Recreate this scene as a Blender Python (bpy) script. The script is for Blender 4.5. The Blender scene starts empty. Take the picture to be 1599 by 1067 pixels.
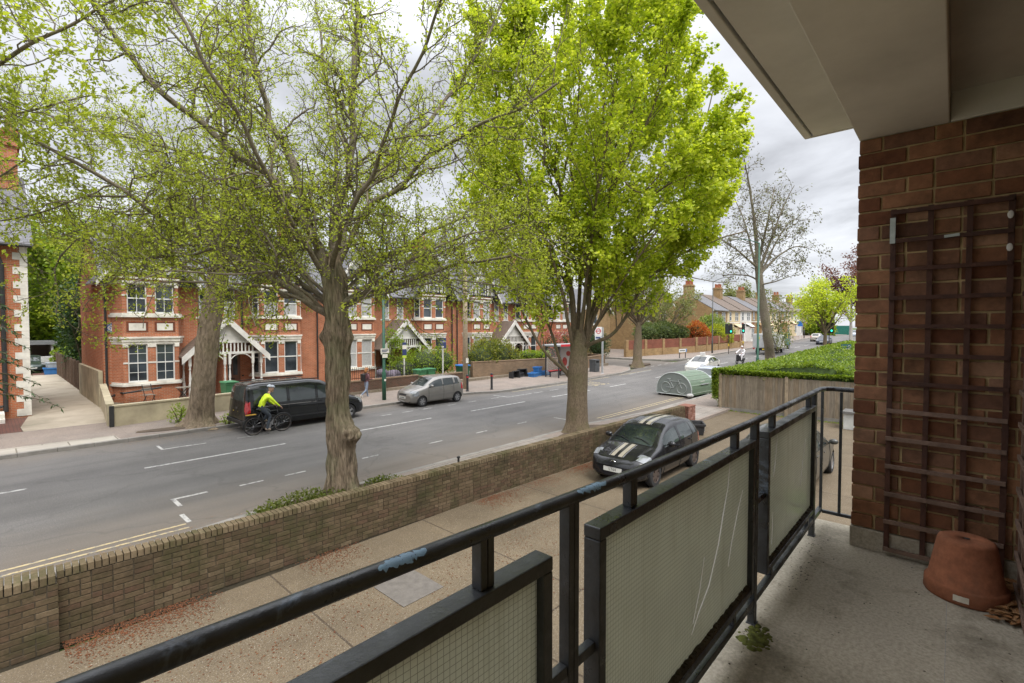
import bpy, bmesh, math, random
import numpy as np
from mathutils import Vector, Matrix
R = math.radians
S = bpy.context.scene
COL = S.collection
rng = random.Random(7)
nr = np.random.default_rng(7)

# ------------------------------------------------------------------ camera
EYE = 4.1                                   # eye height above the road, standing on a first floor balcony
YAW, PITCH = R(42.45), math.atan2(23.5, 755.0)
cd = bpy.data.cameras.new('camera'); cam = bpy.data.objects.new('camera', cd); COL.objects.link(cam)
cam.location = (0, 0, EYE)
cam.rotation_euler = (R(90) - PITCH, 0, YAW - R(90))
cd.sensor_width = 36; cd.lens = 36 * 755 / 1599.0
cd.clip_start = 0.05; cd.clip_end = 3000
S.camera = cam
# ------------------------------------------------------------------ light
SUN_EL, SUN_AZ = R(58), R(250)
S.view_settings.view_transform = 'Standard'; S.view_settings.look = 'None'
S.view_settings.exposure = 0.75; S.view_settings.gamma = 1.0; S.view_settings.use_curve_mapping = False
sl = bpy.data.lights.new('sun', 'SUN'); sl.energy = 1.5; sl.angle = R(25); sl.color = (1, .95, .87)
so = bpy.data.objects.new('sun', sl); COL.objects.link(so)
_sd = Vector((math.cos(SUN_EL) * math.cos(SUN_AZ), math.cos(SUN_EL) * math.sin(SUN_AZ), math.sin(SUN_EL)))
so.rotation_euler = _sd.to_track_quat('Z', 'Y').to_euler()
W = bpy.data.worlds.new('World'); S.world = W; W.use_nodes = True
def sky_world():
    nt = W.node_tree; N = nt.nodes; L = nt.links; N.clear()
    out = N.new('ShaderNodeOutputWorld'); bg = N.new('ShaderNodeBackground'); bg.inputs['Strength'].default_value = .1
    sky = N.new('ShaderNodeTexSky'); sky.sky_type = 'NISHITA'; sky.sun_disc = False
    sky.sun_elevation = SUN_EL; sky.sun_rotation = R(90) - SUN_AZ
    tc = N.new('ShaderNodeTexCoord'); sx = N.new('ShaderNodeSeparateXYZ'); L.new(tc.outputs['Generated'], sx.inputs[0])
    def M(op, a, b=None, clamp=False):
        n = N.new('ShaderNodeMath'); n.operation = op; n.use_clamp = clamp
        for i, v in enumerate((a, b)):
            if v is None: continue
            if isinstance(v, (int, float)): n.inputs[i].default_value = v
            else: L.new(v, n.inputs[i])
        return n.outputs[0]
    zz = M('MAXIMUM', sx.outputs[2], 0.0)
    den = M('ADD', zz, .12)
    cx = N.new('ShaderNodeCombineXYZ')
    L.new(M('DIVIDE', sx.outputs[0], den), cx.inputs[0]); L.new(M('DIVIDE', sx.outputs[1], den), cx.inputs[1])
    n1 = N.new('ShaderNodeTexNoise'); n1.inputs['Scale'].default_value = .9; n1.inputs['Detail'].default_value = 7; n1.inputs['Roughness'].default_value = .55
    n1.inputs['Distortion'].default_value = .3
    L.new(cx.outputs[0], n1.inputs['Vector'])
    rp = N.new('ShaderNodeValToRGB'); e = rp.color_ramp.elements
    e[0].position = .36; e[0].color = (.56, .57, .60, 1); e[1].position = .66; e[1].color = (1.06, 1.08, 1.12, 1)
    m = rp.color_ramp.elements.new(.5); m.color = (.86, .88, .93, 1)
    L.new(n1.outputs['Fac'], rp.inputs[0])
    # overcast sky: several times as bright overhead as near the horizon
    ms_ = N.new('ShaderNodeMapRange'); ms_.interpolation_type = 'SMOOTHSTEP'; L.new(zz, ms_.inputs[0])
    for i_, v_ in ((1, .42), (2, .85), (3, .76), (4, 2.95)): ms_.inputs[i_].default_value = v_
    g = M('MULTIPLY', ms_.outputs[0], 8.0)
    vm = N.new('ShaderNodeVectorMath'); vm.operation = 'SCALE'; L.new(rp.outputs[0], vm.inputs[0]); L.new(g, vm.inputs['Scale'])
    mx = N.new('ShaderNodeMix'); mx.data_type = 'RGBA'; mx.inputs[0].default_value = .93
    L.new(sky.outputs[0], mx.inputs[6]); L.new(vm.outputs[0], mx.inputs[7])
    L.new(mx.outputs[2], bg.inputs[0]); L.new(bg.outputs[0], out.inputs[0])
sky_world()
S.render.engine = 'CYCLES'
S.cycles.max_bounces = 8; S.cycles.transparent_max_bounces = 12
S.cycles.use_denoising = True

# ------------------------------------------------------------------ measuring helpers (photo pixel + a real plane -> a point)
FW = Vector((math.cos(YAW) * math.cos(PITCH), math.sin(YAW) * math.cos(PITCH), -math.sin(PITCH)))
RT = Vector((math.sin(YAW), -math.cos(YAW), 0)); UP = RT.cross(FW)
def ray(u, v): return FW + RT * ((u - 799.5) / 755) - UP * ((v - 533.5) / 755)
def at_z(u, v, z=0.0): r = ray(u, v); return Vector((0, 0, EYE)) + r * ((z - EYE) / r.z)
def at_y(u, v, y): r = ray(u, v); return Vector((0, 0, EYE)) + r * (y / r.y)
def at_x(u, v, x): r = ray(u, v); return Vector((0, 0, EYE)) + r * (x / r.x)
def at_d(u, v, d): return Vector((0, 0, EYE)) + ray(u, v) * d
def gz(x): return .02 * min(max(x - 32, 0), 90)     # the road climbs gently beyond the junction

# ------------------------------------------------------------------ objects
def tag(o, label=None, cat=None, group=None, kind=None):
    if label: o['label'] = label
    if cat: o['category'] = cat
    if group: o['group'] = group
    if kind: o['kind'] = kind
    return o
def thing(name, label, cat, loc=(0, 0, 0), rz=0, group=None):
    o = bpy.data.objects.new(name, None); COL.objects.link(o); o.empty_display_size = .2
    o.location = loc; o.rotation_euler = (0, 0, rz)
    return tag(o, label, cat, group)
def copy_tree(o, parent=None):
    c = o.copy(); COL.objects.link(c)
    if parent is not None: c.parent = parent
    for ch in list(o.children): copy_tree(ch, c)
    return c
def mesh_obj(name, verts, faces, mats, parent=None, fm=None, smooth=False, bevel=0, uvs=True):
    me = bpy.data.meshes.new(name); me.from_pydata([tuple(v) for v in verts], [], faces); 
    ms = mats if isinstance(mats, (list, tuple)) else [mats]
    for m in ms: me.materials.append(m)
    npoly = len(me.polygons)
    if fm is not None and len(ms) > 1: me.polygons.foreach_set('material_index', np.array(fm, dtype=np.int32))
    if smooth: me.polygons.foreach_set('use_smooth', np.ones(npoly, dtype=bool))
    if uvs and npoly: set_uv(me)
    me.update()
    o = bpy.data.objects.new(name, me); COL.objects.link(o)
    if parent is not None: o.parent = parent
    if bevel:
        b = o.modifiers.new('bevel', 'BEVEL'); b.width = bevel; b.segments = 2; b.limit_method = 'ANGLE'; b.angle_limit = R(40)
    return o
def set_uv(me):
    npoly = len(me.polygons); nl = len(me.loops)
    co = np.empty(len(me.vertices) * 3, dtype=np.float32); me.vertices.foreach_get('co', co); co = co.reshape(-1, 3)
    li = np.empty(nl, dtype=np.int32); me.loops.foreach_get('vertex_index', li)
    no = np.empty(npoly * 3, dtype=np.float32); me.polygons.foreach_get('normal', no); no = no.reshape(-1, 3)
    lt = np.empty(npoly, dtype=np.int32); me.polygons.foreach_get('loop_total', lt)
    pn = np.repeat(no, lt, axis=0); p = co[li]
    flat = np.abs(pn[:, 2]) > .85
    h = np.sqrt(pn[:, 0] ** 2 + pn[:, 1] ** 2) + 1e-9
    tx, ty = -pn[:, 1] / h, pn[:, 0] / h
    u = np.where(flat, p[:, 0], p[:, 0] * tx + p[:, 1] * ty)
    v = np.where(flat, p[:, 1], p[:, 2] / np.maximum(h, .2))
    uv = me.uv_layers.new(name='UVMap')
    uv.data.foreach_set('uv', np.stack([u, v], 1).astype(np.float32).ravel())
class MB:
    """collects shapes and links them as one mesh object"""
    def __init__(s): s.v = []; s.f = []; s.m = []
    def add(s, vs, fs, mi=0):
        b = len(s.v); s.v += [tuple(v) for v in vs]; s.f += [tuple(b + i for i in f) for f in fs]; s.m += [mi] * len(fs); return s
    def box(s, x0, x1, y0, y1, z0, z1, mi=0, M=None):
        if x0 > x1: x0, x1 = x1, x0
        if y0 > y1: y0, y1 = y1, y0
        if z0 > z1: z0, z1 = z1, z0
        vs = [(x0, y0, z0), (x1, y0, z0), (x1, y1, z0), (x0, y1, z0), (x0, y0, z1), (x1, y0, z1), (x1, y1, z1), (x0, y1, z1)]
        if M is not None: vs = [M @ Vector(v) for v in vs]
        return s.add(vs, [(0, 3, 2, 1), (4, 5, 6, 7), (0, 1, 5, 4), (1, 2, 6, 5), (2, 3, 7, 6), (3, 0, 4, 7)], mi)
    def bar(s, p0, p1, w, h, mi=0, up=(0, 0, 1)):
        p0 = Vector(p0); p1 = Vector(p1); d = (p1 - p0).normalized(); u = Vector(up)
        if abs(d.dot(u)) > .98: u = Vector((0, 1, 0))
        a = d.cross(u).normalized() * (w / 2); b = a.cross(d).normalized() * (h / 2)
        vs = [p0 - a - b, p0 + a - b, p0 + a + b, p0 - a + b, p1 - a - b, p1 + a - b, p1 + a + b, p1 - a + b]
        return s.add(vs, [(0, 1, 2, 3), (7, 6, 5, 4), (4, 5, 1, 0), (5, 6, 2, 1), (6, 7, 3, 2), (7, 4, 0, 3)], mi)
    def tube(s, pts, rad, n=8, mi=0, closed=False, caps=True):
        pts = [Vector(p) for p in pts]; k = len(pts)
        if not hasattr(rad, '__len__'): rad = [rad] * k
        b = len(s.v); prev = None
        for i, p in enumerate(pts):
            if closed: t = pts[(i + 1) % k] - pts[i - 1]
            else: t = pts[min(i + 1, k - 1)] - pts[max(i - 1, 0)]
            t = t.normalized() if t.length > 1e-9 else Vector((0, 0, 1))
            if prev is None:
                q = Vector((0, 0, 1)) if abs(t.z) < .9 else Vector((1, 0, 0))
                a = t.cross(q).normalized()
            else:
                a = (prev - t * prev.dot(t)); a = a.normalized() if a.length > 1e-6 else t.orthogonal().normalized()
            prev = a; c = t.cross(a)
            for j in range(n):
                th = 2 * math.pi * j / n
                s.v.append(tuple(p + (a * math.cos(th) + c * math.sin(th)) * rad[i]))
        for i in range(k if closed else k - 1):
            i2 = (i + 1) % k
            for j in range(n):
                j2 = (j + 1) % n
                s.f.append((b + i * n + j, b + i * n + j2, b + i2 * n + j2, b + i2 * n + j)); s.m.append(mi)
        if caps and not closed:
            s.f.append(tuple(b + j for j in range(n - 1, -1, -1))); s.m.append(mi)
            s.f.append(tuple(b + (k - 1) * n + j for j in range(n))); s.m.append(mi)
        return s
    def cyl(s, p0, p1, r0, r1=None, n=12, mi=0): return s.tube([p0, p1], [r0, r0 if r1 is None else r1], n, mi)
    def lathe(s, prof, c=(0, 0, 0), n=24, mi=0, M=None):
        b = len(s.v); k = len(prof)
        for r, z in prof:
            for j in range(n):
                th = 2 * math.pi * j / n; v = Vector((c[0] + r * math.cos(th), c[1] + r * math.sin(th), c[2] + z))
                s.v.append(tuple(M @ v if M is not None else v))
        for i in range(k - 1):
            for j in range(n):
                j2 = (j + 1) % n; s.f.append((b + i * n + j, b + i * n + j2, b + (i + 1) * n + j2, b + (i + 1) * n + j)); s.m.append(mi)
        return s
    def prism(s, poly, t, M=None, mi=0):
        """polygon in local x,z extruded from y=0 to y=t"""
        n = len(poly); vs = [Vector((x, 0, z)) for x, z in poly] + [Vector((x, t, z)) for x, z in poly]
        if M is not None: vs = [M @ v for v in vs]
        fs = [tuple(range(n)), tuple(range(2 * n - 1, n - 1, -1))] + [(i, i + n, (i + 1) % n + n, (i + 1) % n) for i in range(n)]
        return s.add(vs, fs, mi)
    def ell(s, c, r, n=14, k=8, mi=0, M=None):
        prof = [(math.cos(-math.pi / 2 + math.pi * i / k), math.sin(-math.pi / 2 + math.pi * i / k)) for i in range(k + 1)]
        b = len(s.v)
        s.lathe([(max(p[0], 1e-4), p[1]) for p in prof], n=n, mi=mi)
        for i in range(b, len(s.v)):
            v = Vector((s.v[i][0] * r[0], s.v[i][1] * r[1], s.v[i][2] * r[2]))
            if M is not None: v = M @ v
            s.v[i] = tuple(v + Vector(c))
        return s
    def build(s, name, mats, parent=None, smooth=False, bevel=0):
        return mesh_obj(name, s.v, s.f, mats, parent, s.m, smooth, bevel)
def sheet(name, x0, x1, y0, y1, z, m, step=8, label=None):
    """a level sheet that follows the ground along x"""
    n = max(1, int(abs(x1 - x0) / step)); b = MB()
    xs = [x0 + (x1 - x0) * i / n for i in range(n + 1)]
    vs = []
    for x in xs: vs += [(x, y0, z + gz(x)), (x, y1, z + gz(x))]
    b.add(vs, [(2 * i, 2 * i + 2, 2 * i + 3, 2 * i + 1) for i in range(n)])
    return b.build(name, m)
def slab(name, poly, z0, z1, m, parent=None, bevel=0, mats=None):
    n = len(poly); b = MB()
    b.add([(x, y, z1 + gz(x)) for x, y in poly] + [(x, y, z0 + gz(x)) for x, y in poly],
          [tuple(range(n))] + [(i, i + n, (i + 1) % n + n, (i + 1) % n) for i in range(n)])
    return b.build(name, m, parent, bevel=bevel)
def text_obj(name, body, size, m, parent, loc, rot, ext=.004, align='CENTER'):
    c = bpy.data.curves.new(name, 'FONT'); c.body = body; c.size = size; c.extrude = ext; c.align_x = align; c.align_y = 'CENTER'
    o = bpy.data.objects.new(name, c); COL.objects.link(o)
    dg = bpy.context.evaluated_depsgraph_get(); me = bpy.data.meshes.new_from_object(o.evaluated_get(dg))
    bpy.data.objects.remove(o); bpy.data.curves.remove(c)
    me.materials.clear(); me.materials.append(m)
    o = bpy.data.objects.new(name, me); COL.objects.link(o); o.parent = parent; o.location = loc; o.rotation_euler = rot
    return o

# ------------------------------------------------------------------ materials
MATS = {}
def newmat(name):
    m = bpy.data.materials.new(name); m.use_nodes = True; nt = m.node_tree
    b = nt.nodes['Principled BSDF']; return m, nt, b
def lnk(nt, a, b): nt.links.new(a, b)
def mixc(nt, fac, a, b, mode='MIX'):
    n = nt.nodes.new('ShaderNodeMix'); n.data_type = 'RGBA'; n.blend_type = mode
    for i, v in ((0, fac), (6, a), (7, b)):
        if isinstance(v, (int, float)): n.inputs[i].default_value = v
        elif isinstance(v, tuple): n.inputs[i].default_value = (*v[:3], 1)
        else: nt.links.new(v, n.inputs[i])
    return n.outputs[2]
def noise(nt, scale, detail=4, rough=.55, vec=None, dist=0):
    n = nt.nodes.new('ShaderNodeTexNoise'); n.inputs['Scale'].default_value = scale; n.inputs['Detail'].default_value = detail
    n.inputs['Roughness'].default_value = rough; n.inputs['Distortion'].default_value = dist
    if vec is not None: nt.links.new(vec, n.inputs['Vector'])
    return n.outputs['Fac']
def ramp(nt, fac, stops):
    n = nt.nodes.new('ShaderNodeValToRGB'); e = n.color_ramp.elements
    while len(e) > 1: e.remove(e[-1])
    for i, (p, c) in enumerate(stops):
        q = e[0] if i == 0 else e.new(p)
        q.position = p; q.color = (*c, 1) if isinstance(c, tuple) else (c, c, c, 1)
    nt.links.new(fac, n.inputs[0]); return n.outputs[0]
def coords(nt, kind='Object'):
    n = nt.nodes.new('ShaderNodeTexCoord'); return n.outputs[kind]
def geopos(nt): return nt.nodes.new('ShaderNodeNewGeometry').outputs['Position']
def bump(nt, bsdf, h, dist=.01, strength=.6):
    n = nt.nodes.new('ShaderNodeBump'); n.inputs['Distance'].default_value = dist; n.inputs['Strength'].default_value = strength
    nt.links.new(h, n.inputs['Height']); nt.links.new(n.outputs[0], bsdf.inputs['Normal'])
def plain(name, c, rough=.6, var=.18, scale=6, metal=0, bmp=0, spec=.5, coat=0):
    if name in MATS: return MATS[name]
    m, nt, b = newmat(name)
    v = coords(nt); f = noise(nt, scale, 5, .6, v)
    lo = tuple(x * (1 - var) for x in c); hi = tuple(min(1, x * (1 + var)) for x in c)
    lnk(nt, ramp(nt, f, [(.3, lo), (.7, hi)]), b.inputs['Base Color'])
    b.inputs['Roughness'].default_value = rough; b.inputs['Metallic'].default_value = metal
    b.inputs['Specular IOR Level'].default_value = spec; b.inputs['Coat Weight'].default_value = coat
    b.inputs['Coat Roughness'].default_value = .04
    if bmp: bump(nt, b, noise(nt, scale * 6, 5, .6, v), .01, bmp)
    MATS[name] = m; return m
def brickmat(name, c1, c2, mortar, bw=.225, rh=.078, ms=.011, dirt=.35, dirtc=(.03, .028, .02), low=None, rough=.85):
    if name in MATS: return MATS[name]
    m, nt, b = newmat(name)
    uv = coords(nt, 'UV')
    br = nt.nodes.new('ShaderNodeTexBrick'); lnk(nt, uv, br.inputs['Vector'])
    br.inputs['Scale'].default_value = 1; br.inputs['Brick Width'].default_value = bw; br.inputs['Row Height'].default_value = rh
    br.inputs['Mortar Size'].default_value = ms; br.inputs['Mortar Smooth'].default_value = .15; br.inputs['Bias'].default_value = 0
    br.inputs['Color1'].default_value = (*c1, 1); br.inputs['Color2'].default_value = (*c2, 1); br.inputs['Mortar'].default_value = (*mortar, 1)
    o = coords(nt)
    c = mixc(nt, .55, br.outputs['Color'], ramp(nt, noise(nt, 1.3, 6, .65, o), [(.3, (.62, .62, .62)), (.7, (1.25, 1.25, 1.25))]), 'MULTIPLY')
    c = mixc(nt, ramp(nt, noise(nt, .45, 8, .7, o), [(.5, 0.0), (.78, dirt)]), c, dirtc)
    c = mixc(nt, ramp(nt, noise(nt, 40, 3, .6, o), [(.35, .25), (.65, 0.0)]), c, (.02, .015, .012))
    lnk(nt, c, b.inputs['Base Color']); b.inputs['Roughness'].default_value = rough; b.inputs['Specular IOR Level'].default_value = .25
    inv = nt.nodes.new('ShaderNodeMath'); inv.operation = 'SUBTRACT'; inv.inputs[0].default_value = 1; lnk(nt, br.outputs['Fac'], inv.inputs[1])
    bump(nt, b, inv.outputs[0], .012, .7)
    MATS[name] = m; return m
def tilemat(name, c1, c2, gap, bw=.25, rh=.2, ms=.006, moss=.25):
    if name in MATS: return MATS[name]
    m, nt, b = newmat(name); uv = coords(nt, 'UV'); o = coords(nt)
    br = nt.nodes.new('ShaderNodeTexBrick'); lnk(nt, uv, br.inputs['Vector'])
    br.inputs['Scale'].default_value = 1; br.inputs['Brick Width'].default_value = bw; br.inputs['Row Height'].default_value = rh
    br.inputs['Mortar Size'].default_value = ms; br.inputs['Color1'].default_value = (*c1, 1); br.inputs['Color2'].default_value = (*c2, 1); br.inputs['Mortar'].default_value = (*gap, 1)
    c = mixc(nt, ramp(nt, noise(nt, 1.2, 7, .7, o), [(.5, 0.0), (.8, moss)]), br.outputs['Color'], (.10, .10, .06))
    lnk(nt, c, b.inputs['Base Color']); b.inputs['Roughness'].default_value = .7
    bump(nt, b, br.outputs['Fac'], .01, -.6) if False else None
    MATS[name] = m; return m
def leafmat(name, stops, trans=.5, rough=.5):
    """stops: (position, colour) picked at random for each leaf, plus slow drift through the crown"""
    if name in MATS: return MATS[name]
    m, nt, b = newmat(name)
    g = nt.nodes.new('ShaderNodeNewGeometry')
    f = nt.nodes.new('ShaderNodeMath'); f.operation = 'MULTIPLY_ADD'; f.inputs[1].default_value = .6
    lnk(nt, g.outputs['Random Per Island'], f.inputs[0])
    n = nt.nodes.new('ShaderNodeMath'); n.operation = 'MULTIPLY'; n.inputs[1].default_value = .45; lnk(nt, noise(nt, .7, 3, .5, g.outputs['Position']), n.inputs[0]); lnk(nt, n.outputs[0], f.inputs[2])
    c = ramp(nt, f.outputs[0], stops)
    lnk(nt, c, b.inputs['Base Color']); b.inputs['Roughness'].default_value = rough; b.inputs['Specular IOR Level'].default_value = .35
    t = nt.nodes.new('ShaderNodeBsdfTranslucent'); lnk(nt, mixc(nt, 1.0, c, (1.25, 1.25, .6), 'MULTIPLY'), t.inputs[0])
    ms = nt.nodes.new('ShaderNodeMixShader'); ms.inputs[0].default_value = trans
    lnk(nt, b.outputs[0], ms.inputs[1]); lnk(nt, t.outputs[0], ms.inputs[2])
    lnk(nt, ms.outputs[0], nt.nodes['Material Output'].inputs[0])
    MATS[name] = m; return m
def barkmat(name, lo, hi, moss=(.10, .13, .03), mossamt=.5, sc=3, zs=.25, bd=.04):
    if name in MATS: return MATS[name]
    m, nt, b = newmat(name); o = coords(nt)
    mp = nt.nodes.new('ShaderNodeMapping'); mp.inputs['Scale'].default_value = (1, 1, zs); lnk(nt, o, mp.inputs[0])
    f = noise(nt, sc * 4, 8, .7, mp.outputs[0], .6)
    c = ramp(nt, f, [(.32, lo), (.62, hi)])
    c = mixc(nt, ramp(nt, noise(nt, 1.1, 5, .6, o), [(.45, 0.0), (.7, mossamt)]), c, moss)
    lnk(nt, c, b.inputs['Base Color']); b.inputs['Roughness'].default_value = .9; b.inputs['Specular IOR Level'].default_value = .15
    bump(nt, b, f, bd, .9)
    MATS[name] = m; return m
def emit(name, c, s=1.0):
    if name in MATS: return MATS[name]
    m, nt, b = newmat(name); b.inputs['Base Color'].default_value = (*c, 1); b.inputs['Emission Color'].default_value = (*c, 1); b.inputs['Emission Strength'].default_value = s
    MATS[name] = m; return m
def windowglass(name='window_glass', c=(.02, .025, .03), rough=.06):
    if name in MATS: return MATS[name]
    m, nt, b = newmat(name); o = coords(nt)
    lnk(nt, ramp(nt, noise(nt, .9, 3, .5, o), [(.35, c), (.7, tuple(x * 3.2 + .01 for x in c))]), b.inputs['Base Color'])
    b.inputs['Roughness'].default_value = rough; b.inputs['Specular IOR Level'].default_value = .8
    bump(nt, b, noise(nt, 2.2, 2, .5, o), .03, .12)
    MATS[name] = m; return m
def asphalt():
    m, nt, b = newmat('asphalt'); p = geopos(nt)
    c = ramp(nt, noise(nt, .35, 6, .6, p), [(.3, (.135, .128, .122)), (.7, (.20, .19, .182))])
    c = mixc(nt, ramp(nt, noise(nt, 55, 3, .6, p), [(.36, .75), (.6, 0.0)]), c, (.04, .039, .04))
    c = mixc(nt, ramp(nt, noise(nt, 38, 3, .65, p), [(.56, 0.0), (.7, .5)]), c, (.30, .285, .265))
    # brown grit and blossom litter gathered along both gutters
    sx = nt.nodes.new('ShaderNodeSeparateXYZ'); lnk(nt, p, sx.inputs[0])
    d = nt.nodes.new('ShaderNodeMath'); d.operation = 'SUBTRACT'; lnk(nt, sx.outputs[1], d.inputs[0]); d.inputs[1].default_value = 17.0
    a = nt.nodes.new('ShaderNodeMath'); a.operation = 'ABSOLUTE'; lnk(nt, d.outputs[0], a.inputs[0])
    ad = nt.nodes.new('ShaderNodeMath'); ad.operation = 'MULTIPLY_ADD'; lnk(nt, noise(nt, .8, 6, .65, p), ad.inputs[0]); ad.inputs[1].default_value = 3.0; lnk(nt, a.outputs[0], ad.inputs[2])
    c = mixc(nt, ramp(nt, nt_div(nt, ad.outputs[0], 8.0), [(.54, 0.0), (.84, .7)]), c, (.155, .13, .105))
    mp = nt.nodes.new('ShaderNodeMapping'); mp.inputs['Scale'].default_value = (.05, 1.1, 1); lnk(nt, p, mp.inputs[0])
    c = mixc(nt, .8, c, ramp(nt, noise(nt, 1.0, 4, .6, mp.outputs[0]), [(.3, (.78, .78, .78)), (.7, (1.18, 1.17, 1.15))]), 'MULTIPLY')
    vo = nt.nodes.new('ShaderNodeTexVoronoi'); vo.feature = 'DISTANCE_TO_EDGE'; vo.inputs['Scale'].default_value = .22; vo.inputs['Randomness'].default_value = 1
    wv = nt.nodes.new('ShaderNodeVectorMath'); wv.operation = 'ADD'; nz = nt.nodes.new('ShaderNodeTexNoise'); nz.inputs['Scale'].default_value = 1.2; nz.inputs['Detail'].default_value = 6; lnk(nt, p, nz.inputs['Vector']); lnk(nt, p, wv.inputs[0]); lnk(nt, nz.outputs['Color'], wv.inputs[1]); lnk(nt, wv.outputs[0], vo.inputs['Vector'])
    c = mixc(nt, ramp(nt, vo.outputs['Distance'], [(0.0, .28), (.010, 0.0)]), c, (.06, .057, .053))
    lnk(nt, c, b.inputs['Base Color']); b.inputs['Roughness'].default_value = .8; b.inputs['Specular IOR Level'].default_value = .3
    bump(nt, b, noise(nt, 70, 3, .6, p), .008, .5)
    return m
def nt_div(nt, a, k):
    n = nt.nodes.new('ShaderNodeMath'); n.operation = 'DIVIDE'; lnk(nt, a, n.inputs[0]); n.inputs[1].default_value = k; return n.outputs[0]
def slabs(name, c, dark, bw, rh, joint, gap=.012, speck=True, rough=.85, stain=(.09, .075, .05), stainamt=.5):
    m, nt, b = newmat(name); p = geopos(nt)
    br = nt.nodes.new('ShaderNodeTexBrick'); lnk(nt, p, br.inputs['Vector'])
    br.inputs['Scale'].default_value = 1; br.inputs['Brick Width'].default_value = bw; br.inputs['Row Height'].default_value = rh; br.inputs['Mortar Size'].default_value = gap
    br.inputs['Color1'].default_value = (*c, 1); br.inputs['Color2'].default_value = (*dark, 1); br.inputs['Mortar'].default_value = (*joint, 1)
    c2 = mixc(nt, .6, br.outputs['Color'], ramp(nt, noise(nt, .9, 7, .65, p), [(.3, (.7, .7, .7)), (.7, (1.2, 1.2, 1.2))]), 'MULTIPLY')
    c2 = mixc(nt, ramp(nt, noise(nt, .5, 8, .7, p), [(.48, 0.0), (.75, stainamt)]), c2, stain)
    if speck == 'fine':
        c2 = mixc(nt, ramp(nt, noise(nt, 70, 4, .7, p), [(.35, .45), (.6, 0.0)]), c2, (.13, .11, .08))
        c2 = mixc(nt, ramp(nt, noise(nt, 3.2, 8, .75, p), [(.52, 0.0), (.66, .55)]), c2, (.10, .088, .06))
    elif speck:
        c2 = mixc(nt, ramp(nt, noise(nt, 42, 3, .65, p), [(.3, .7), (.52, 0.0)]), c2, (.07, .055, .04))
        c2 = mixc(nt, ramp(nt, noise(nt, 60, 2, .6, p), [(.6, 0.0), (.72, .5)]), c2, (.50, .45, .38))
    lnk(nt, c2, b.inputs['Base Color']); b.inputs['Roughness'].default_value = rough; b.inputs['Specular IOR Level'].default_value = .25
    bump(nt, b, noise(nt, 45, 4, .65, p), .01, .5)
    MATS[name] = m; return m
ASPH = asphalt()
WHITE = plain('white_paint', (.62, .60, .56), .55, .2, 1.6)
def worn(name, c):
    m, nt, b = newmat(name); p = geopos(nt); f = noise(nt, 7, 7, .75, p)
    lnk(nt, ramp(nt, f, [(.40, (.17, .165, .16)), (.52, c)]), b.inputs['Base Color']); b.inputs['Roughness'].default_value = .85; return m
LINEW = worn('line_white', (.46, .45, .43)); LINEY = worn('line_yellow', (.45, .36, .20))
BLACKM = plain('black_gloss_paint', (.016, .017, .018), .35, .4, 8, spec=.6)
DARK = plain('dark_rubber', (.018, .018, .018), .8, .3, 10)
KERB = plain('kerb_stone', (.22, .205, .185), .85, .22, 2.5, bmp=.4)
# ================================================================== THE GROUND
SOIL = plain('soil', (.085, .06, .04), .95, .4, 3, bmp=.6)
GRASSM = plain('rough_grass', (.07, .10, .025), .95, .5, 2, bmp=.6)
PAVE = slabs('pavement_slabs', (.30, .265, .235), (.25, .225, .20), .9, .6, (.10, .09, .08), .010, True, stainamt=.35)
TARPAVE = slabs('pavement_tarmac', (.26, .215, .185), (.25, .205, .175), 7, 9, (.15, .13, .11), .004, True, stain=(.16, .15, .14), stainamt=.6)
FORE = slabs('forecourt_concrete', (.152, .117, .075), (.135, .104, .067), 3.1, 4.2, (.06, .043, .028), .016, True, stain=(.075, .055, .033), stainamt=.7)
DRIVE = slabs('drive_concrete', (.40, .35, .28), (.37, .32, .25), 40, 6.5, (.2, .17, .13), .01, False, stain=(.15, .14, .09), stainamt=.75)
def structure(o): o['kind'] = 'structure'; return o
structure(sheet('ground', -260, 900, -260, 700, -.12, GRASSM, 20))
structure(sheet('road', -60, 420, 10.55, 21.75, 0, ASPH, 6))
o = slab('side_road', [(41.5, 21.6), (49.3, 21.6), (47.5, 60), (39.5, 60)], -.1, .004, ASPH); structure(o)
# far pavement with its built-out kerb line, near pavement, kerbs
farline = [(-60, 21.55), (19.0, 21.58), (20.0, 21.35), (21.2, 20.72), (22.5, 20.62), (36.4, 20.68), (38.6, 21.1), (40.6, 22.2), (41.5, 24.5)]
def offs(line, d):
    out = []
    for i, p in enumerate(line):
        a = Vector(line[max(i - 1, 0)]); b = Vector(line[min(i + 1, len(line) - 1)]); t = (b - a).normalized(); n = Vector((-t.y, t.x))
        out.append(tuple(Vector(p) + n * d))
    return out
def strip(name, line, d0, d1, z0, z1, m, cell=.92):
    """a row of kerb stones along a line"""
    b = MB(); L0 = []
    for (a, c) in zip(line[:-1], line[1:]):
        a = Vector(a); c = Vector(c); n = max(1, round((c - a).length / cell))
        for i in range(n): L0.append((a.lerp(c, i / n), a.lerp(c, (i + 1) / n)))
    for i, (p, q) in enumerate(L0):
        t = (q - p).normalized(); n = Vector((-t.y, t.x)); p2 = p + t * .004; q2 = q - t * .004
        j = rng.uniform(-.004, .004); zz = z1 + rng.uniform(-.004, .004)
        P = [p2 + n * (d0 + j), q2 + n * (d0 + j), q2 + n * d1, p2 + n * d1]
        b.add([(v.x, v.y, z0 + gz(v.x)) for v in P] + [(v.x, v.y, zz + gz(v.x)) for v in P],
              [(0, 1, 5, 4), (1, 2, 6, 5), (2, 3, 7, 6), (3, 0, 4, 7), (4, 5, 6, 7)])
    return structure(b.build(name, KERB, bevel=.012))
strip('kerb', farline, 0, .15, -.05, .125, KERB)
fl = offs(farline, .15)
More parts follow.
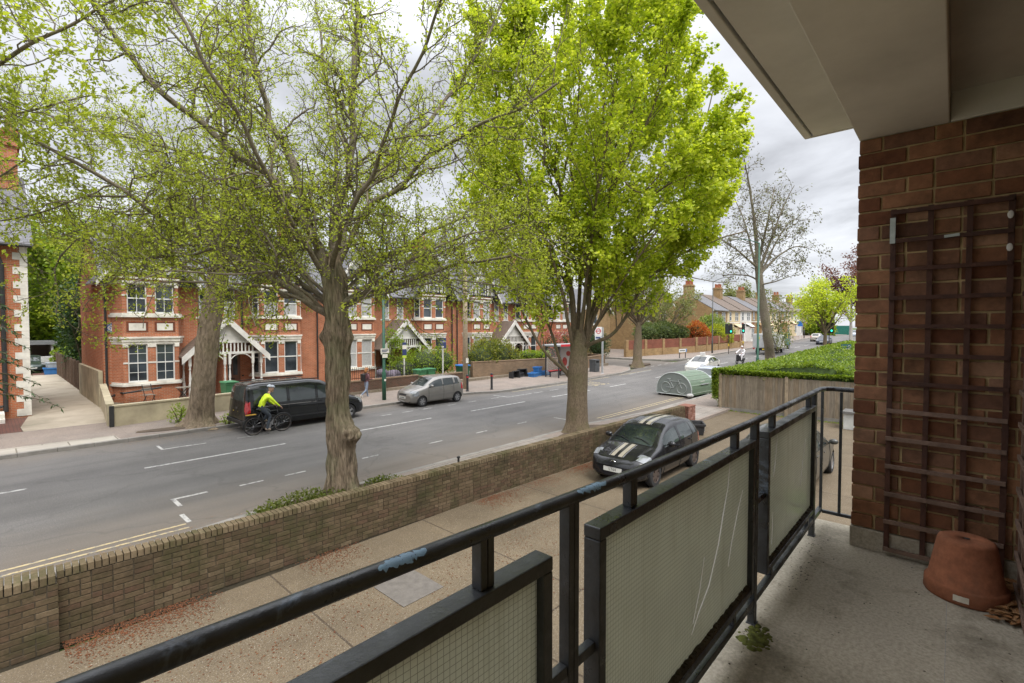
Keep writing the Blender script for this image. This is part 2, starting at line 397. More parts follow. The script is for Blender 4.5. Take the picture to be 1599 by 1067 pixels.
structure(slab('pavement_far', fl + [(41.5, 25.2), (-60, 25.2)], -.1, .118, TARPAVE))
strip('kerb', [(49.3, 60), (49.4, 26), (50.0, 23.6), (51.6, 22.2), (54, 21.8), (200, 21.8)], 0, .15, -.05, .125, KERB)
structure(slab('pavement_corner', [(49.5, 60), (49.6, 26), (50.2, 23.7), (51.7, 22.35), (54, 21.95), (120, 21.95), (120, 60)], -.1, .118, TARPAVE))
structure(slab('pavement_beyond', [(120.01, 21.95), (260, 21.95), (260, 60), (120.01, 60)], -.1, .118, TARPAVE))
nearline = [(200, 10.6), (32, 10.6), (21, 10.6), (18.5, 10.85), (16.8, 11.12), (4.2, 11.12), (2.6, 10.9), (-40, 10.9)]
strip('kerb', nearline, 0, .15, -.05, .125, KERB)
for P_ in ([(-40, 10.75), (-40, 8.62), (.5, 8.62), (18.9, 7.96), (32, 7.96), (32, 10.45), (21, 10.45), (18.4, 10.70), (16.7, 10.97), (4.3, 10.97), (2.7, 10.75)], [(32, 10.45), (32, 7.96), (122, 7.96), (122, 10.45)], [(122, 10.45), (122, 7.96), (200, 7.96), (200, 10.45)]):
    structure(slab('pavement_near', P_, -.1, .118, TARPAVE))
structure(slab('pavement_near', [(-40, 10.74), (-40, 9.9), (2.6, 9.9), (2.6, 10.74)], 0, .1215, PAVE)); structure(slab('pavement_near', [(8.2, 10.96), (8.2, 10.2), (13.6, 10.2), (13.6, 10.96)], 0, .1215, PAVE)); structure(slab('pavement_near', [(18.6, 10.44), (18.6, 8.1), (24, 8.1), (24, 10.44)], 0, .1215, PAVE))
structure(sheet('forecourt', -14, 24.6, -12, 8.25, -.004, FORE, 40))
structure(sheet('forecourt', 19.2, 24.6, 7.3, 8.2, .002, FORE, 40))
# pale dropped-kerb slabs across the driveway mouth, tarmac patch, driveway, red tiled front yard
CROSS = slabs('crossover_slabs', (.37, .34, .29), (.33, .30, .26), 1.25, .9, (.17, .15, .12), .02, False, stain=(.2, .18, .14), stainamt=.4)
structure(slab('pavement_crossover', [(-14, 21.72), (3.2, 21.72), (3.05, 23.55), (-14, 23.3)], 0, .124, CROSS))
structure(slab('driveway', [(1.0, 23.35), (3.05, 23.55), (3.5, 25), (4.0, 31), (4.3, 38), (4.6, 55), (2.2, 55), (1.7, 38), (1.36, 31), (.9, 27)], 0, .135, DRIVE))
REDT = slabs('red_tiles', (.17, .075, .055), (.14, .065, .05), .2, .1, (.07, .045, .04), .012, False)
structure(slab('front_yard', [(-14, 23.31), (.99, 23.36), (.89, 27), (1.3, 29.9), (-14, 29.9)], 0, .131, REDT))
structure(slab('rear_yard', [(-6, 55.02), (4.7, 55.02), (4.9, 66), (-6, 66)], 0, .13, REDT))
GARD = slabs('garden_gravel', (.27, .22, .165), (.22, .18, .135), .6, .6, (.13, .10, .07), .012, True, stain=(.10, .085, .05), stainamt=.8)
structure(slab('front_garden', [(3.5, 24.9), (41.2, 24.9), (41.2, 31.5), (4.0, 31.5)], .0, .34, GARD))
structure(slab('rear_garden', [(4.6, 38.5), (41.2, 38.5), (41.2, 80), (4.6, 80)], -.1, .1, GRASSM))
# tree pits
for (cx, cy, rx, ry) in ((5.3, 10.45, 1.9, .62), (15.5, 10.3, 1.5, .6), (5.3, 22.7, 1.7, .65), (44, 23.0, 1.5, .9)):
    n = 18; structure(slab('soil', [(cx + rx * math.cos(6.283 * i / n) * rng.uniform(.85, 1.1), cy + ry * math.sin(6.283 * i / n) * rng.uniform(.85, 1.05)) for i in range(n)], 0, .135, SOIL))
# ---- road markings
def mark(x0, x1, y0, y1, m=LINEW, z=.004):
    n = max(1, int(abs(x1 - x0) / 6)); b = MB(); vs = []
    for i in range(n + 1):
        x = x0 + (x1 - x0) * i / n; vs += [(x, y0, z + gz(x)), (x, y1, z + gz(x))]
    b.add(vs, [(2 * i, 2 * i + 2, 2 * i + 3, 2 * i + 1) for i in range(n)]); return structure(b.build('road_marking', m))
for k in range(-3, 14):
    x0 = 3.05 + 6.4 * k; mark(x0, x0 + 4.0 if k < 9 else x0 + 3.6, 17.14, 17.26)
for x0 in (-9, -6.6): mark(x0, x0 + 1.1, 13.5, 13.58)
mark(2.9, 3.66, 13.53, 13.63); mark(2.9, 2.99, 12.95, 13.53); mark(2.78, 2.87, 11.75, 12.35)
for x0 in (4.36, 5.5, 7.85, 10.45, 12.7, 15.1): mark(x0, x0 + .58, 13.45, 13.53)
mark(17.2, 17.28, 11.9, 13.2)
for y in (11.42, 11.66): mark(-30, 2.75, y, y + .07, LINEY); mark(18.4, 60, y, y + .07, LINEY)
for y in (20.3,): mark(22.2, 41, y, y + .08, LINEY)
for x0 in (4.6, 6.2, 12.2, 13.4, 14.6, 16.2, 17.6, 19.4): mark(x0, x0 + .6, 19.3, 19.37)
mark(3.9, 4.9, 19.35, 19.43); mark(3.9, 3.98, 19.43, 20.1)
mark(20.4, 20.5, 19.0, 20.2); mark(20.5, 22.6, 19.0, 19.08)
for x0 in (22.8, 24.4, 26.0): mark(x0, x0 + .9, 19.0, 19.07)
# the yellow BUS STOP letters painted in the bus bay, read from the road
def busword():
    strokes = {'B': [(0, 0, 0, 1), (0, 1, .8, 1), (0, .5, .8, .5), (0, 0, .8, 0), (.8, 0, .8, 1)], 'U': [(0, 0, 0, 1), (0, 0, .8, 0), (.8, 0, .8, 1)],
               'S': [(0, 1, .8, 1), (0, .5, 0, 1), (0, .5, .8, .5), (.8, 0, .8, .5), (0, 0, .8, 0)], 'T': [(0, 1, .8, 1), (.4, 0, .4, 1)],
               'O': [(0, 0, 0, 1), (0, 1, .8, 1), (0, 0, .8, 0), (.8, 0, .8, 1)], 'P': [(0, 0, 0, 1), (0, 1, .8, 1), (0, .5, .8, .5), (.8, .5, .8, 1)], ' ': []}
    b = MB(); x = 28.4
    for ch in 'BUS STOP':
        for (a, c, e, f) in strokes[ch]:
            X0, X1 = x + a * .72, x + e * .72; Y0, Y1 = 18.3 + 1.55 * c, 18.3 + 1.55 * f
            b.box(min(X0, X1) - .05, max(X0, X1) + .05, min(Y0, Y1) - .07, max(Y0, Y1) + .07, .002, .005)
        x += .92
    return structure(b.build('road_marking', LINEY))
busword()
mark(36.5, 40.5, 20.0, 20.08); 
for k in range(5): mark(41.9 + k * 1.5, 42.7 + k * 1.5, 21.5, 21.62)

# ================================================================== BALCONY
CONC = slabs('balcony_floor', (.40, .36, .285), (.40, .36, .285), 30, 30, (.3, .3, .3), .001, 'fine', stain=(.17, .15, .105), stainamt=.75)
SOFF = plain('soffit_paint', (.63, .625, .57), .85, .12, 2.0, bmp=.25)
SOFF2 = plain('ceiling_paint', (.56, .545, .49), .9, .14, 2.5, bmp=.2)
BRW = MATS.setdefault('x', None) or None
def brickpiece(name, stops, stain=(.012, .010, .008), stain_amt=.75, ns=4, moss=None, base_z=None, pits=.5):
    m, nt, b = newmat(name); g = nt.nodes.new('ShaderNodeNewGeometry'); p = g.outputs['Position']
    c = ramp(nt, g.outputs['Random Per Island'], stops)
    c = mixc(nt, .7, c, ramp(nt, noise(nt, 22, 6, .7, p), [(.28, (.55, .55, .55)), (.72, (1.3, 1.3, 1.3))]), 'MULTIPLY')
    c = mixc(nt, ramp(nt, noise(nt, ns, 8, .7, p), [(.48, 0.0), (.72, stain_amt)]), c, stain)
    if moss: c = mixc(nt, ramp(nt, noise(nt, 1.6, 7, .72, p), [(.47, 0.0), (.66, .75)]), c, moss)
    lnk(nt, c, b.inputs['Base Color']); b.inputs['Roughness'].default_value = .9; b.inputs['Specular IOR Level'].default_value = .2
    bump(nt, b, noise(nt, 60, 5, .7, p), .006, pits)
    MATS[name] = m; return m
BW_BRICK = brickpiece('balcony_brick', [(0, (.13, .05, .027)), (.25, (.225, .10, .052)), (.5, (.31, .155, .083)), (.75, (.165, .08, .05)), (1, (.38, .215, .13))], stain_amt=.6)
BW_MORT = plain('old_mortar', (.42, .31, .16), .95, .35, 9, bmp=.5)
GW_BRICK = brickpiece('garden_wall_brick', [(0, (.075, .052, .031)), (.3, (.105, .075, .044)), (.6, (.13, .093, .055)), (.8, (.095, .058, .037)), (1, (.155, .115, .07))], stain=(.026, .023, .014), stain_amt=.85, ns=1.1, moss=(.045, .045, .018))
GW_MORT = plain('wall_mortar', (.065, .052, .034), .95, .35, 7, bmp=.4)
flats = thing('balcony', 'dark brick first floor balcony with a bare concrete floor and pale painted soffit', 'balcony', (0, 0, 2.8))
def fb(name, boxes, m, bevel=0, parent=None):
    b = MB()
    for q in boxes: b.box(*q)
    return b.build(name, m, parent or flats, bevel=bevel)
fb('floor', [(-4, 3.79, -.26, .665, -.2, 0)], CONC, .006)
fb('floor_edge', [(-4, 3.79, .667, .70, -.2, -.03)], CONC)
# wall at the end of the balcony: real bricks over a mortar core
def brick_run(b, axis, fixed, lo, hi, z0, courses, ch, bl=.215, j=.011, depth=.05, sgn=-1, wob=.003):
    """bricks on a plane: axis 'y' -> the plane x=fixed, seen from -x"""
    for r in range(courses):
        x = hi if axis == 'y' else lo; k = 0; first = True
        while True:
            L = bl if not first else (bl if r % 2 else (bl - j) / 2)
            if rng.random() < .22 and not first: L = (bl - j) / 2
            first = False
            if axis == 'y':
                a, c = x - L, x
                if c <= lo + .01: break
                a = max(a, lo)
            else:
                a, c = x, x + L
                if a >= hi - .01: break
                c = min(c, hi)
            za = z0 + r * ch; zb = za + ch - j; w = rng.uniform(-wob, wob); e = rng.uniform(-.0025, .0025)
            t = rng.uniform(-.0016, .0016)
            if axis == 'y': b.box(fixed + w, fixed + depth, a + e, c + e, za + t, zb + t)
            else: b.box(a + e, c + e, fixed + w, fixed + depth, za + t, zb + t)
            x = (a - j) if axis == 'y' else (c + j)
wm = fb('wall', [(3.472, 3.74, -.40, .425, .12, 2.376)], BW_MORT)
b = MB(); brick_run(b, 'y', 3.46, -.40, .43, .125, 27, .0836); bo = b.build('brickwork', BW_BRICK, wm, bevel=.0035)
b = MB(); 
for r in range(27):
    z = .125 + r * .0836
    if r % 2: b.box(3.513, 3.615, .40, .43, z, z + .0726); b.box(3.626, 3.74, .40, .43, z, z + .0726)
    else: b.box(3.513, 3.74, .40, .43, z, z + .0726)
b.build('brickwork', BW_BRICK, wm, bevel=.0035)
fb('plinth', [(3.452, 3.74, -.40, .436, 0, .118)], CONC, .005)
bw2 = fb('wall', [(-4, 3.4705, -.52, -.272, 0, 2.52)], BW_MORT)
b = MB(); Mx = None
for r in range(29):
    x = 3.44 - (.1 if r % 2 else 0)
    while x > 2.2:
        b.box(x - .215, x, -.30, -.262 + rng.uniform(-.003, .003), .02 + r * .0836, .0926 + r * .0836); x -= .226
b.build('brickwork', BW_BRICK, bw2, bevel=.0035)
fb('beam', [(-4, 3.80, .04, .432, 2.378, 2.70)], SOFF, .006)
fb('beam', [(3.452, 3.80, -.52, .038, 2.376, 2.70)], SOFF, .006)
fb('ceiling', [(-4, 3.45, -.52, .038, 2.527, 2.70)], SOFF2)
cs = fb('canopy', [(-4, 3.66, .434, .70, 2.532, 2.70), (-4, 3.66, .712, .752, 2.526, 2.70), (3.662, 3.68, .434, .752, 2.528, 2.70)], SOFF, .004)
# debris, moss
def scatter_flat(name, pts, m, size, parent=None, lift=.006, curl=.5, kind=None, aspect=.45):
    V = []; F = []
    for (x, y, z) in pts:
        s = rng.uniform(*size); th = rng.uniform(0, 6.283); c, sn = math.cos(th), math.sin(th)
        prof = [(-.5, 0, 0), (-.15, aspect / 2, .5), (.25, aspect / 2, .6), (.5, 0, .1), (.25, -aspect / 2, .3), (-.15, -aspect / 2, .2)]
        b0 = len(V)
        for (a, e, h) in prof:
            V.append((x + s * (a * c - e * sn), y + s * (a * sn + e * c), z + lift + s * curl * h * rng.uniform(.3, 1)))
        F.append(tuple(range(b0, b0 + 6)))
    o = mesh_obj(name, V, F, m, parent)
    if kind: o['kind'] = kind
    return o
DEADL = leafmat('dead_leaf', [(.1, (.10, .045, .02)), (.4, (.24, .11, .04)), (.7, (.33, .19, .09)), (1, (.05, .03, .02))], .1, .8)
MOSSM = plain('moss', (.09, .10, .012), .95, .5, 30, bmp=.8)
pts = []
for i in range(230):
    a = rng.uniform(0, 1); pts.append((2.98 + .44 * rng.random(), -.25 + .075 * rng.random() ** 1.5 if i % 4 else -.25 + .11 * rng.random(), 2.8 + rng.random() * .03))
tag(scatter_flat('dead_leaves', pts, DEADL, (.03, .075)), kind='stuff')
pts = [(rng.uniform(.8, 3.4), rng.uniform(-.24, .64), 2.8) for i in range(150)]
pts += [(2.15 + rng.gauss(0, .06), .60 + rng.gauss(0, .02), 2.8) for i in range(60)] + [(3.1 + rng.uniform(-.5, .4), .58 + rng.gauss(0, .04), 2.8) for i in range(110)]
tag(scatter_flat('litter', [p for p in pts if p[1] < .66], plain('litter_dark', (.05, .04, .025), .95, .5, 20), (.004, .014), lift=.001), kind='stuff')
b = MB()
for i in range(90):
    r = rng.uniform(.003, .012); b.ell((2.13 + rng.gauss(0, .045), .585 + rng.gauss(0, .03), 2.8), (r * 1.6, r * 1.4, r * .5), 7, 4)
tag(b.build('moss', MOSSM, smooth=True), kind='stuff')
# ---- railing
RAILM, nt_, b_ = newmat('railing_paint')
def _rail():
    nt, b = nt_, b_; p = geopos(nt)
    c = ramp(nt, noise(nt, 14, 6, .7, p), [(.3, (.012, .013, .014)), (.6, (.030, .033, .037)), (.78, (.085, .092, .10))])  # lighter grey streaks: weathering, with the sky's gloss put into the colour
    c = mixc(nt, ramp(nt, noise(nt, 2.6, 7, .72, p, .4), [(.60, 0.0), (.66, .8)]), c, (.11, .14, .18))
    lnk(nt, c, b.inputs['Base Color']); b.inputs['Roughness'].default_value = .38
    lnk(nt, ramp(nt, noise(nt, 9, 5, .7, p), [(.35, .22), (.7, .6)]), b.inputs['Roughness'])
    bump(nt, b, noise(nt, 30, 6, .7, p), .003, .6)
_rail(); MATS['railing_paint'] = RAILM
CHIP = plain('chipped_blue_paint', (.15, .245, .33), .5, .3, 40)
PANE, nt_p, b_p = newmat('wired_glass')
def _pane():
    nt, b = nt_p, b_p; uv = coords(nt, 'UV')
    br = nt.nodes.new('ShaderNodeTexBrick'); lnk(nt, uv, br.inputs['Vector']); br.offset = 0; br.inputs['Scale'].default_value = 1
    br.inputs['Brick Width'].default_value = .0135; br.inputs['Row Height'].default_value = .0135; br.inputs['Mortar Size'].default_value = .0008; br.inputs['Mortar Smooth'].default_value = .6
    br.inputs['Color1'].default_value = (.66, .67, .60, 1); br.inputs['Color2'].default_value = (.66, .67, .60, 1); br.inputs['Mortar'].default_value = (.27, .28, .23, 1)
    c = mixc(nt, .5, br.outputs['Color'], ramp(nt, noise(nt, 3, 6, .7, uv), [(.3, (.8, .8, .78)), (.7, (1.12, 1.12, 1.1))]), 'MULTIPLY')
    mp = nt.nodes.new('ShaderNodeMapping'); mp.inputs['Scale'].default_value = (9, 1.1, 1); lnk(nt, uv, mp.inputs[0])
    c = mixc(nt, ramp(nt, noise(nt, 1.6, 7, .7, mp.outputs[0]), [(.52, 0.0), (.75, .5)]), c, (.36, .35, .26))
    lnk(nt, c, b.inputs['Base Color']); b.inputs['Roughness'].default_value = .12; b.inputs['Specular IOR Level'].default_value = .6
    bump(nt, b, noise(nt, 60, 3, .5, uv), .002, .35)
    t = nt.nodes.new('ShaderNodeBsdfTranslucent'); lnk(nt, c, t.inputs[0])
    ms = nt.nodes.new('ShaderNodeMixShader'); ms.inputs[0].default_value = .6; lnk(nt, b.outputs[0], ms.inputs[1]); lnk(nt, t.outputs[0], ms.inputs[2])
    lnk(nt, ms.outputs[0], nt.nodes['Material Output'].inputs[0])
_pane()
CRACK, ntk, bk_ = newmat('crack_white'); bk_.inputs['Base Color'].default_value = (.97, .98, .97, 1); bk_.inputs['Roughness'].default_value = .3
tk_ = ntk.nodes.new('ShaderNodeBsdfTranslucent'); tk_.inputs[0].default_value = (1, 1, 1, 1); mk_ = ntk.nodes.new('ShaderNodeMixShader'); mk_.inputs[0].default_value = .92; lnk(ntk, bk_.outputs[0], mk_.inputs[1]); lnk(ntk, tk_.outputs[0], mk_.inputs[2]); lnk(ntk, mk_.outputs[0], ntk.nodes['Material Output'].inputs[0])
PUTTY = plain('mouldy_putty', (.045, .035, .022), .9, .7, 25, bmp=.8)
rail = thing('railing', 'black painted steel balcony railing with three wired glass panels', 'railing', (0, .63, 2.8))
def rb(name, m, fn, parent=None, bevel=.002, smooth=False):
    b = MB(); fn(b); return b.build(name, m, parent or rail, smooth=smooth, bevel=bevel)
HR = [(-1.6, 0, .985), (-.8, 0, .965), (.08, 0, .940), (.16, 0, .938), (.42, 0, .929), (1.19, 0, .902), (2.2, 0, .890), (3.3, 0, .893), (3.60, 0, .896), (3.66, -.02, .897), (3.69, -.06, .897), (3.69, -.19, .897)]
def ZR(x):
    return float(np.interp(x, [h[0] for h in HR[:9]], [h[2] for h in HR[:9]])) - .004
def _hr(b):
    # flattened handrail section
    P = []
    for i in range(len(HR) - 1):
        for k in range(6):
            a = Vector(HR[i]).lerp(Vector(HR[i + 1]), k / 6); P.append(a)
    P.append(Vector(HR[-1])); b.tube(P, .0152, 14)
rb('handrail', RAILM, _hr, bevel=0, smooth=True)
# bare blue patch where the top coat has flaked
def _chip(b, x0, x1, seed):
    q = random.Random(seed); n = 26
    def zr(x):
        for (a, _, za), (c, _, zc) in zip(HR[:-1], HR[1:]):
            if a <= x <= c: return za + (zc - za) * (x - a) / (c - a)
    vs = []
    for i in range(n + 1):
        x = x0 + (x1 - x0) * i / n; t = abs(math.sin(math.pi * i / n)) ** .6
        c = 95 + q.uniform(-12, 12); wd = (8 + 30 * t) * q.uniform(.65, 1.1)
        for th in (c - wd, c - wd / 3, c + wd / 3, c + wd):
            th = R(th - 42); vs.append((x, -math.cos(th) * 0.0156, zr(x) + math.sin(th) * 0.0156))
    b.add(vs, [(4 * i + k, 4 * i + 4 + k, 4 * i + 5 + k, 4 * i + 1 + k) for i in range(n) for k in range(3)])
rb('chipped_paint', CHIP, lambda b: _chip(b, .385, .475, 3), bevel=0, smooth=True)
rb('chipped_paint', CHIP, lambda b: _chip(b, .90, 1.02, 5), bevel=0, smooth=True)
for x in (-.49, .88, 2.25, 3.45): rb('post', RAILM, lambda b: (b.box(x - .019, x - .001, -.0145, .0145, 0, ZR(x)), b.box(x + .001, x + .019, -.0145, .0145, 0, ZR(x)), b.box(x - .022, x + .022, -.02, .02, 0, .006)))
rb('lower_rail', RAILM, lambda b: b.box(-1.6, 3.70, -.012, .012, .085, .115))
rb('return_rail', RAILM, lambda b: b.box(3.68, 3.70, -.19, -.013, .08, .10))
rb('baluster', RAILM, lambda b: b.box(3.682, 3.698, -.012, .004, .10, .88))
rb('baluster', RAILM, lambda b: b.box(3.682, 3.698, -.115, -.099, .101, .88))
for (x0, x1) in ((-.40, .79), (.972, 2.19), (2.385, 3.40)):
    z0, z1 = .165, .822
    pf = rb('glass_panel', RAILM, lambda b: (b.box(x0, x1, -.024, .024, z1 - .03, z1), b.box(x0, x0 + .03, -.0235, .0235, z0, z1 - .031), b.box(x1 - .03, x1, -.0235, .0235, z0, z1 - .031), b.box(x0 + .031, x1 - .031, -.022, .022, z0, z0 + .025)), bevel=.003)
    rb('pane', PANE, lambda b: b.box(x0 + .025, x1 - .025, -.004, .003, z0 + .02, z1 - .025), pf, 0)
    rb('putty', PUTTY, lambda b: [b.bar((x0 + .032 + i * .02, -.012, z0 + .034 + rng.uniform(-.004, .006)), (x0 + .052 + i * .02, -.012, z0 + .034 + rng.uniform(-.004, .006)), .014, .022) for i in range(int((x1 - x0 - .07) / .02))], pf, 0)
    for sx in ((.61, -.2) if x0 < 0 else (1.156, 1.99) if x0 < 2 else (2.52, 3.30)):
        rb('spacer', RAILM, lambda b: (b.box(sx - .017, sx - .001, -.013, .013, z1 + .0005, ZR(sx)), b.box(sx + .001, sx + .017, -.013, .013, z1 + .0005, ZR(sx))))
        rb('spacer', RAILM, lambda b: b.box(sx - .014, sx + .014, -.011, .011, .116, z0 - .0005))
for (xa, xb) in ((.791, .860), (.900, .971), (2.191, 2.230), (2.270, 2.384)): rb('bracket', RAILM, lambda b: b.box(xa, xb, -.011, .011, .52, .545))
def crack(pts, w, parent):
    b = MB(); P = [Vector(p) for p in pts]; vs = []
    for i, p in enumerate(P):
        t = (P[min(i + 1, len(P) - 1)] - P[max(i - 1, 0)]).normalized(); n = Vector((t.z, 0, -t.x)) * (w * 1.5 * (.35 + .65 * math.sin(math.pi * (i + .3) / len(P))))
        vs += [(p.x + n.x, -.0052, p.z + n.z), (p.x - n.x, -.0052, p.z - n.z), (p.x + n.x, .0042, p.z + n.z), (p.x - n.x, .0042, p.z - n.z)]
    b.add(vs, [(4 * i + a, 4 * i + c, 4 * i + 4 + c, 4 * i + 4 + a) for i in range(len(P) - 1) for a, c in ((0, 1), (1, 3), (3, 2), (2, 0))] + [(0, 2, 3, 1), tuple(4 * (len(P) - 1) + k for k in (0, 1, 3, 2))])
    o = b.build('crack', CRACK, parent); bm = bmesh.new(); bm.from_mesh(o.data); bmesh.ops.recalc_face_normals(bm, faces=bm.faces); bm.to_mesh(o.data); bm.free()
    # the crack is a real slit through the pane, filled with splintered glass
    cut = o.copy(); cut.data = o.data.copy(); COL.objects.link(cut)
    for v in cut.data.vertices:
        v.co.y *= 1.6
    pane = [q for q in parent.children if q.name.startswith('pane')][0]
    md = pane.modifiers.new('slit', 'BOOLEAN'); md.operation = 'DIFFERENCE'; md.object = cut; md.solver = 'EXACT'
    dg = bpy.context.evaluated_depsgraph_get(); me = bpy.data.meshes.new_from_object(pane.evaluated_get(dg)); pane.modifiers.clear()
    if len(me.polygons) > 6: pane.data = me
    bpy.data.objects.remove(cut); return o
def pxs(lst): return [tuple(at_y(u, v, .625) - Vector((0, .63, 2.8))) for u, v in lst]
pans = [o for o in rail.children if o.name.startswith('glass_panel')]
crack(pxs([(1140, 722), (1137, 760), (1130, 800), (1122, 850), (1107, 915), (1090, 960), (1080, 992)]), 0.0030, pans[1])
crack(pxs([(1160, 765), (1152, 800), (1143, 845), (1137, 885)]), 0.0025, pans[1])
crack(pxs([(1100, 870), (1093, 920), (1082, 975)]), 0.0021, pans[1])
crack(pxs([(1214, 680), (1211, 720), (1208, 745)]), 0.0023, pans[2]); crack(pxs([(1258, 685), (1252, 735), (1250, 760)]), 0.0023, pans[2])
crack(pxs([(1207, 800), (1205, 850)]), 0.0021, pans[2])
# ---- trellis
TREL = plain('trellis_wood', (.060, .022, .012), .75, .35, 14, bmp=.4)
TRELG = plain('trellis_wood_bleached', (.17, .11, .08), .85, .3, 14, bmp=.4)
tr = thing('trellis', 'tall dark brown wooden trellis fixed to the brick end wall behind the flowerpot', 'trellis', (3.44, .03, 2.8))
for i in range(13):
    z = 1.93 - i * .1575
    MB().box(-.024, -.010, -.235, .245, z - .011, z + .011).build('slat', TREL if i < 7 else TRELG, tr, bevel=.001)
for y in (.232, .075, -.078, -.228): MB().box(-.009, .006, y - .012, y + .012, .03, 1.95).build('upright', TREL if y < .2 else TREL, tr, bevel=.001)
MB().box(-.026, -.0245, .222, .246, 1.76, 1.90).build('bracket', plain('galvanised', (.38, .42, .40), .5, .2, 20, metal=.4), tr)
for (y, z) in ((-.222, 1.85), (-.222, 1.69)): MB().ell((-.026, y, z), (.003, .012, .02), 8, 5).build('cable_clip', WHITE, tr)
MB().bar((-.026, .02, 1.772), (-.026, -.04, 1.776), .006, .014).build('bracket', plain('galvanised', (.4, .4, .4)), tr)
tr2 = thing('trellis', 'weathered wooden trellis on the side wall at the right edge, above the dead leaves', 'trellis', (2.9, -.245, 2.8))
for i in range(13):
    z = 1.93 - i * .1575; MB().box(-.4, .47, -.004, .008, z - .011, z + .011).build('slat', TRELG if i > 5 else TREL, tr2, bevel=.001)
for x in (.455, .30, .15, 0, -.15, -.3): MB().box(x - .012, x + .012, -.018, -.0045, .03, 1.95).build('upright', TRELG, tr2, bevel=.001)
# ---- flowerpot, upside down
TERRA = brickpiece('terracotta', [(0, (.27, .105, .055)), (1, (.27, .105, .055))], stain=(.16, .085, .055), stain_amt=.6, ns=7, pits=.25)
pot = thing('flowerpot', 'large upturned terracotta flowerpot with a torn white price sticker', 'flowerpot', (3.185, -.065, 2.8), R(172)); pot.scale = (.77, .77, .93)
prof = [(.0, .285), (.018, .285), (.02, .296), (.115, .298), (.133, .292), (.140, .280), (.183, .078), (.192, .074), (.199, .066), (.203, .010), (.197, .002), (.180, 0)]
b = MB(); b.lathe(prof[1:], n=56); pb = b.build('body', TERRA, pot, smooth=True)
MB().cyl((0, 0, .2965), (0, 0, .2975), .016, .016, 14).build('drain_hole', DARK, pot)
def _stick():
    b = MB(); vs = []
    for i in range(7):
        th = R(12 - i * 3.4)
        for k, z in enumerate((.022, .052)): vs.append((.2045 * math.cos(th), .2045 * math.sin(th), z + (i % 2) * .001))
    b.add(vs, [(2 * i, 2 * i + 2, 2 * i + 3, 2 * i + 1) for i in range(6)]); return b
_stick().build('sticker', plain('label_paper', (.62, .58, .48), .7, .12, 30), pot)

# ================================================================== FRONT GARDEN WALL of the flats
gw = thing('garden_wall', 'long low mossy brown brick wall along the forecourt with a brick-on-edge coping', 'wall', (.57, 8.5, 0), math.atan2(-.66, 18.9))
LW = 18.3
MB().box(0, LW, .013, .21, -.1, .835).build('core', GW_MORT, gw)
b = MB(); brick_run(b, 'x', 0, 0, LW, -.02, 11, .0775, depth=.05, wob=.004); b.build('brickwork', GW_BRICK, gw, bevel=.004)
b = MB(); brick_run(b, 'x', .172, 0, LW, -.02, 11, .0775, depth=.05, wob=.003); b.build('brickwork', GW_BRICK, gw)
b = MB(); x = 0
while x < LW - .07:
    w = .066 + rng.uniform(-.003, .003); b.box(x, x + w, -.004 + rng.uniform(-.004, .004), .226 + rng.uniform(-.004, .004), .836, .937 + rng.uniform(-.004, .003)); x += w + .011
b.build('coping', brickpiece('coping_brick', [(0, (.11, .082, .048)), (.5, (.15, .112, .068)), (1, (.18, .137, .085))], stain=(.04, .035, .02), ns=1.6, moss=(.08, .075, .03)), gw, bevel=.005)
gp = thing('gate_pier', 'square brick pier at the left end of the forecourt wall', 'pier', (.02, 8.38, 0), math.atan2(-.66, 18.9))
MB().box(.01, .54, .008, .39, -.1, .835).build('core', GW_MORT, gp)
b = MB(); brick_run(b, 'x', 0, 0, .548, -.02, 11, .0775, depth=.05)
for r in range(11):
    z = -.02 + r * .0775
    for (a, c) in (((.06, .165), (.176, .335)) if r % 2 else ((.06, .275), (.286, .335))): b.box(0, .05, a, c, z, z + .0665)
b.build('brickwork', GW_BRICK, gp, bevel=.004)
b = MB()
for i in range(7): b.box(i * .0765, i * .0765 + .066, -.006, .40, .838, .94)
b.build('coping', MATS['coping_brick'], gp, bevel=.005)
ep = thing('gate_pier', 'reddish brick pier at the far end of the forecourt wall behind the black crate', 'pier', (18.9, 7.75, 0), math.atan2(-.66, 18.9))
b = MB()
MB().box(.01, .63, .008, .44, -.05, .86).build('core', GW_MORT, ep)
EPB = brickpiece('pier_brick', [(0, (.20, .085, .06)), (.5, (.27, .13, .095)), (1, (.33, .19, .15))], stain_amt=.3)
brick_run(b, 'x', 0, 0, .64, -.02, 12, .0775, depth=.05)
for r in range(12):
    z = -.02 + r * .0775
    for (a, c) in (((.06, .165), (.176, .391), (.402, .445)) if r % 2 else ((.06, .275), (.286, .445))): b.box(0, .05, a, c, z, z + .0665)
b.build('brickwork', EPB, ep, bevel=.004)
MB().box(-.01, .65, -.01, .455, .875, .91).build('coping', EPB, ep, bevel=.006)
# metal plate let into the forecourt, litter of red bud scales along the wall
tag(MB().box(4.05, 4.8, 5.85, 6.65, 0, .008).build('manhole_cover', plain('grey_plate', (.13, .115, .10), .7, .2, 8, bmp=.3), bevel=.003), 'square grey cover plate let into the forecourt concrete', 'manhole cover')
BUD = leafmat('bud_scale', [(.1, (.09, .030, .014)), (.5, (.15, .05, .02)), (.8, (.19, .08, .035)), (1, (.07, .035, .02))], .1, .9)
pts = []
for i in range(34000):
    x = rng.uniform(.6, 19); y = 8.5 - .035 * x - abs(rng.gauss(0, .34)) - .02
    cl = math.sin(x * 1.7) + math.sin(x * .63 + 1) + math.sin(x * 3.1 + 2) * .6
    if rng.random() < .16 + .5 * cl: pts.append((x, y, 0))
for i in range(2600):
    x = rng.uniform(1, 9); pts.append((x + rng.gauss(0, .3), 7.0 - abs(rng.gauss(0, 1.3)), 0))
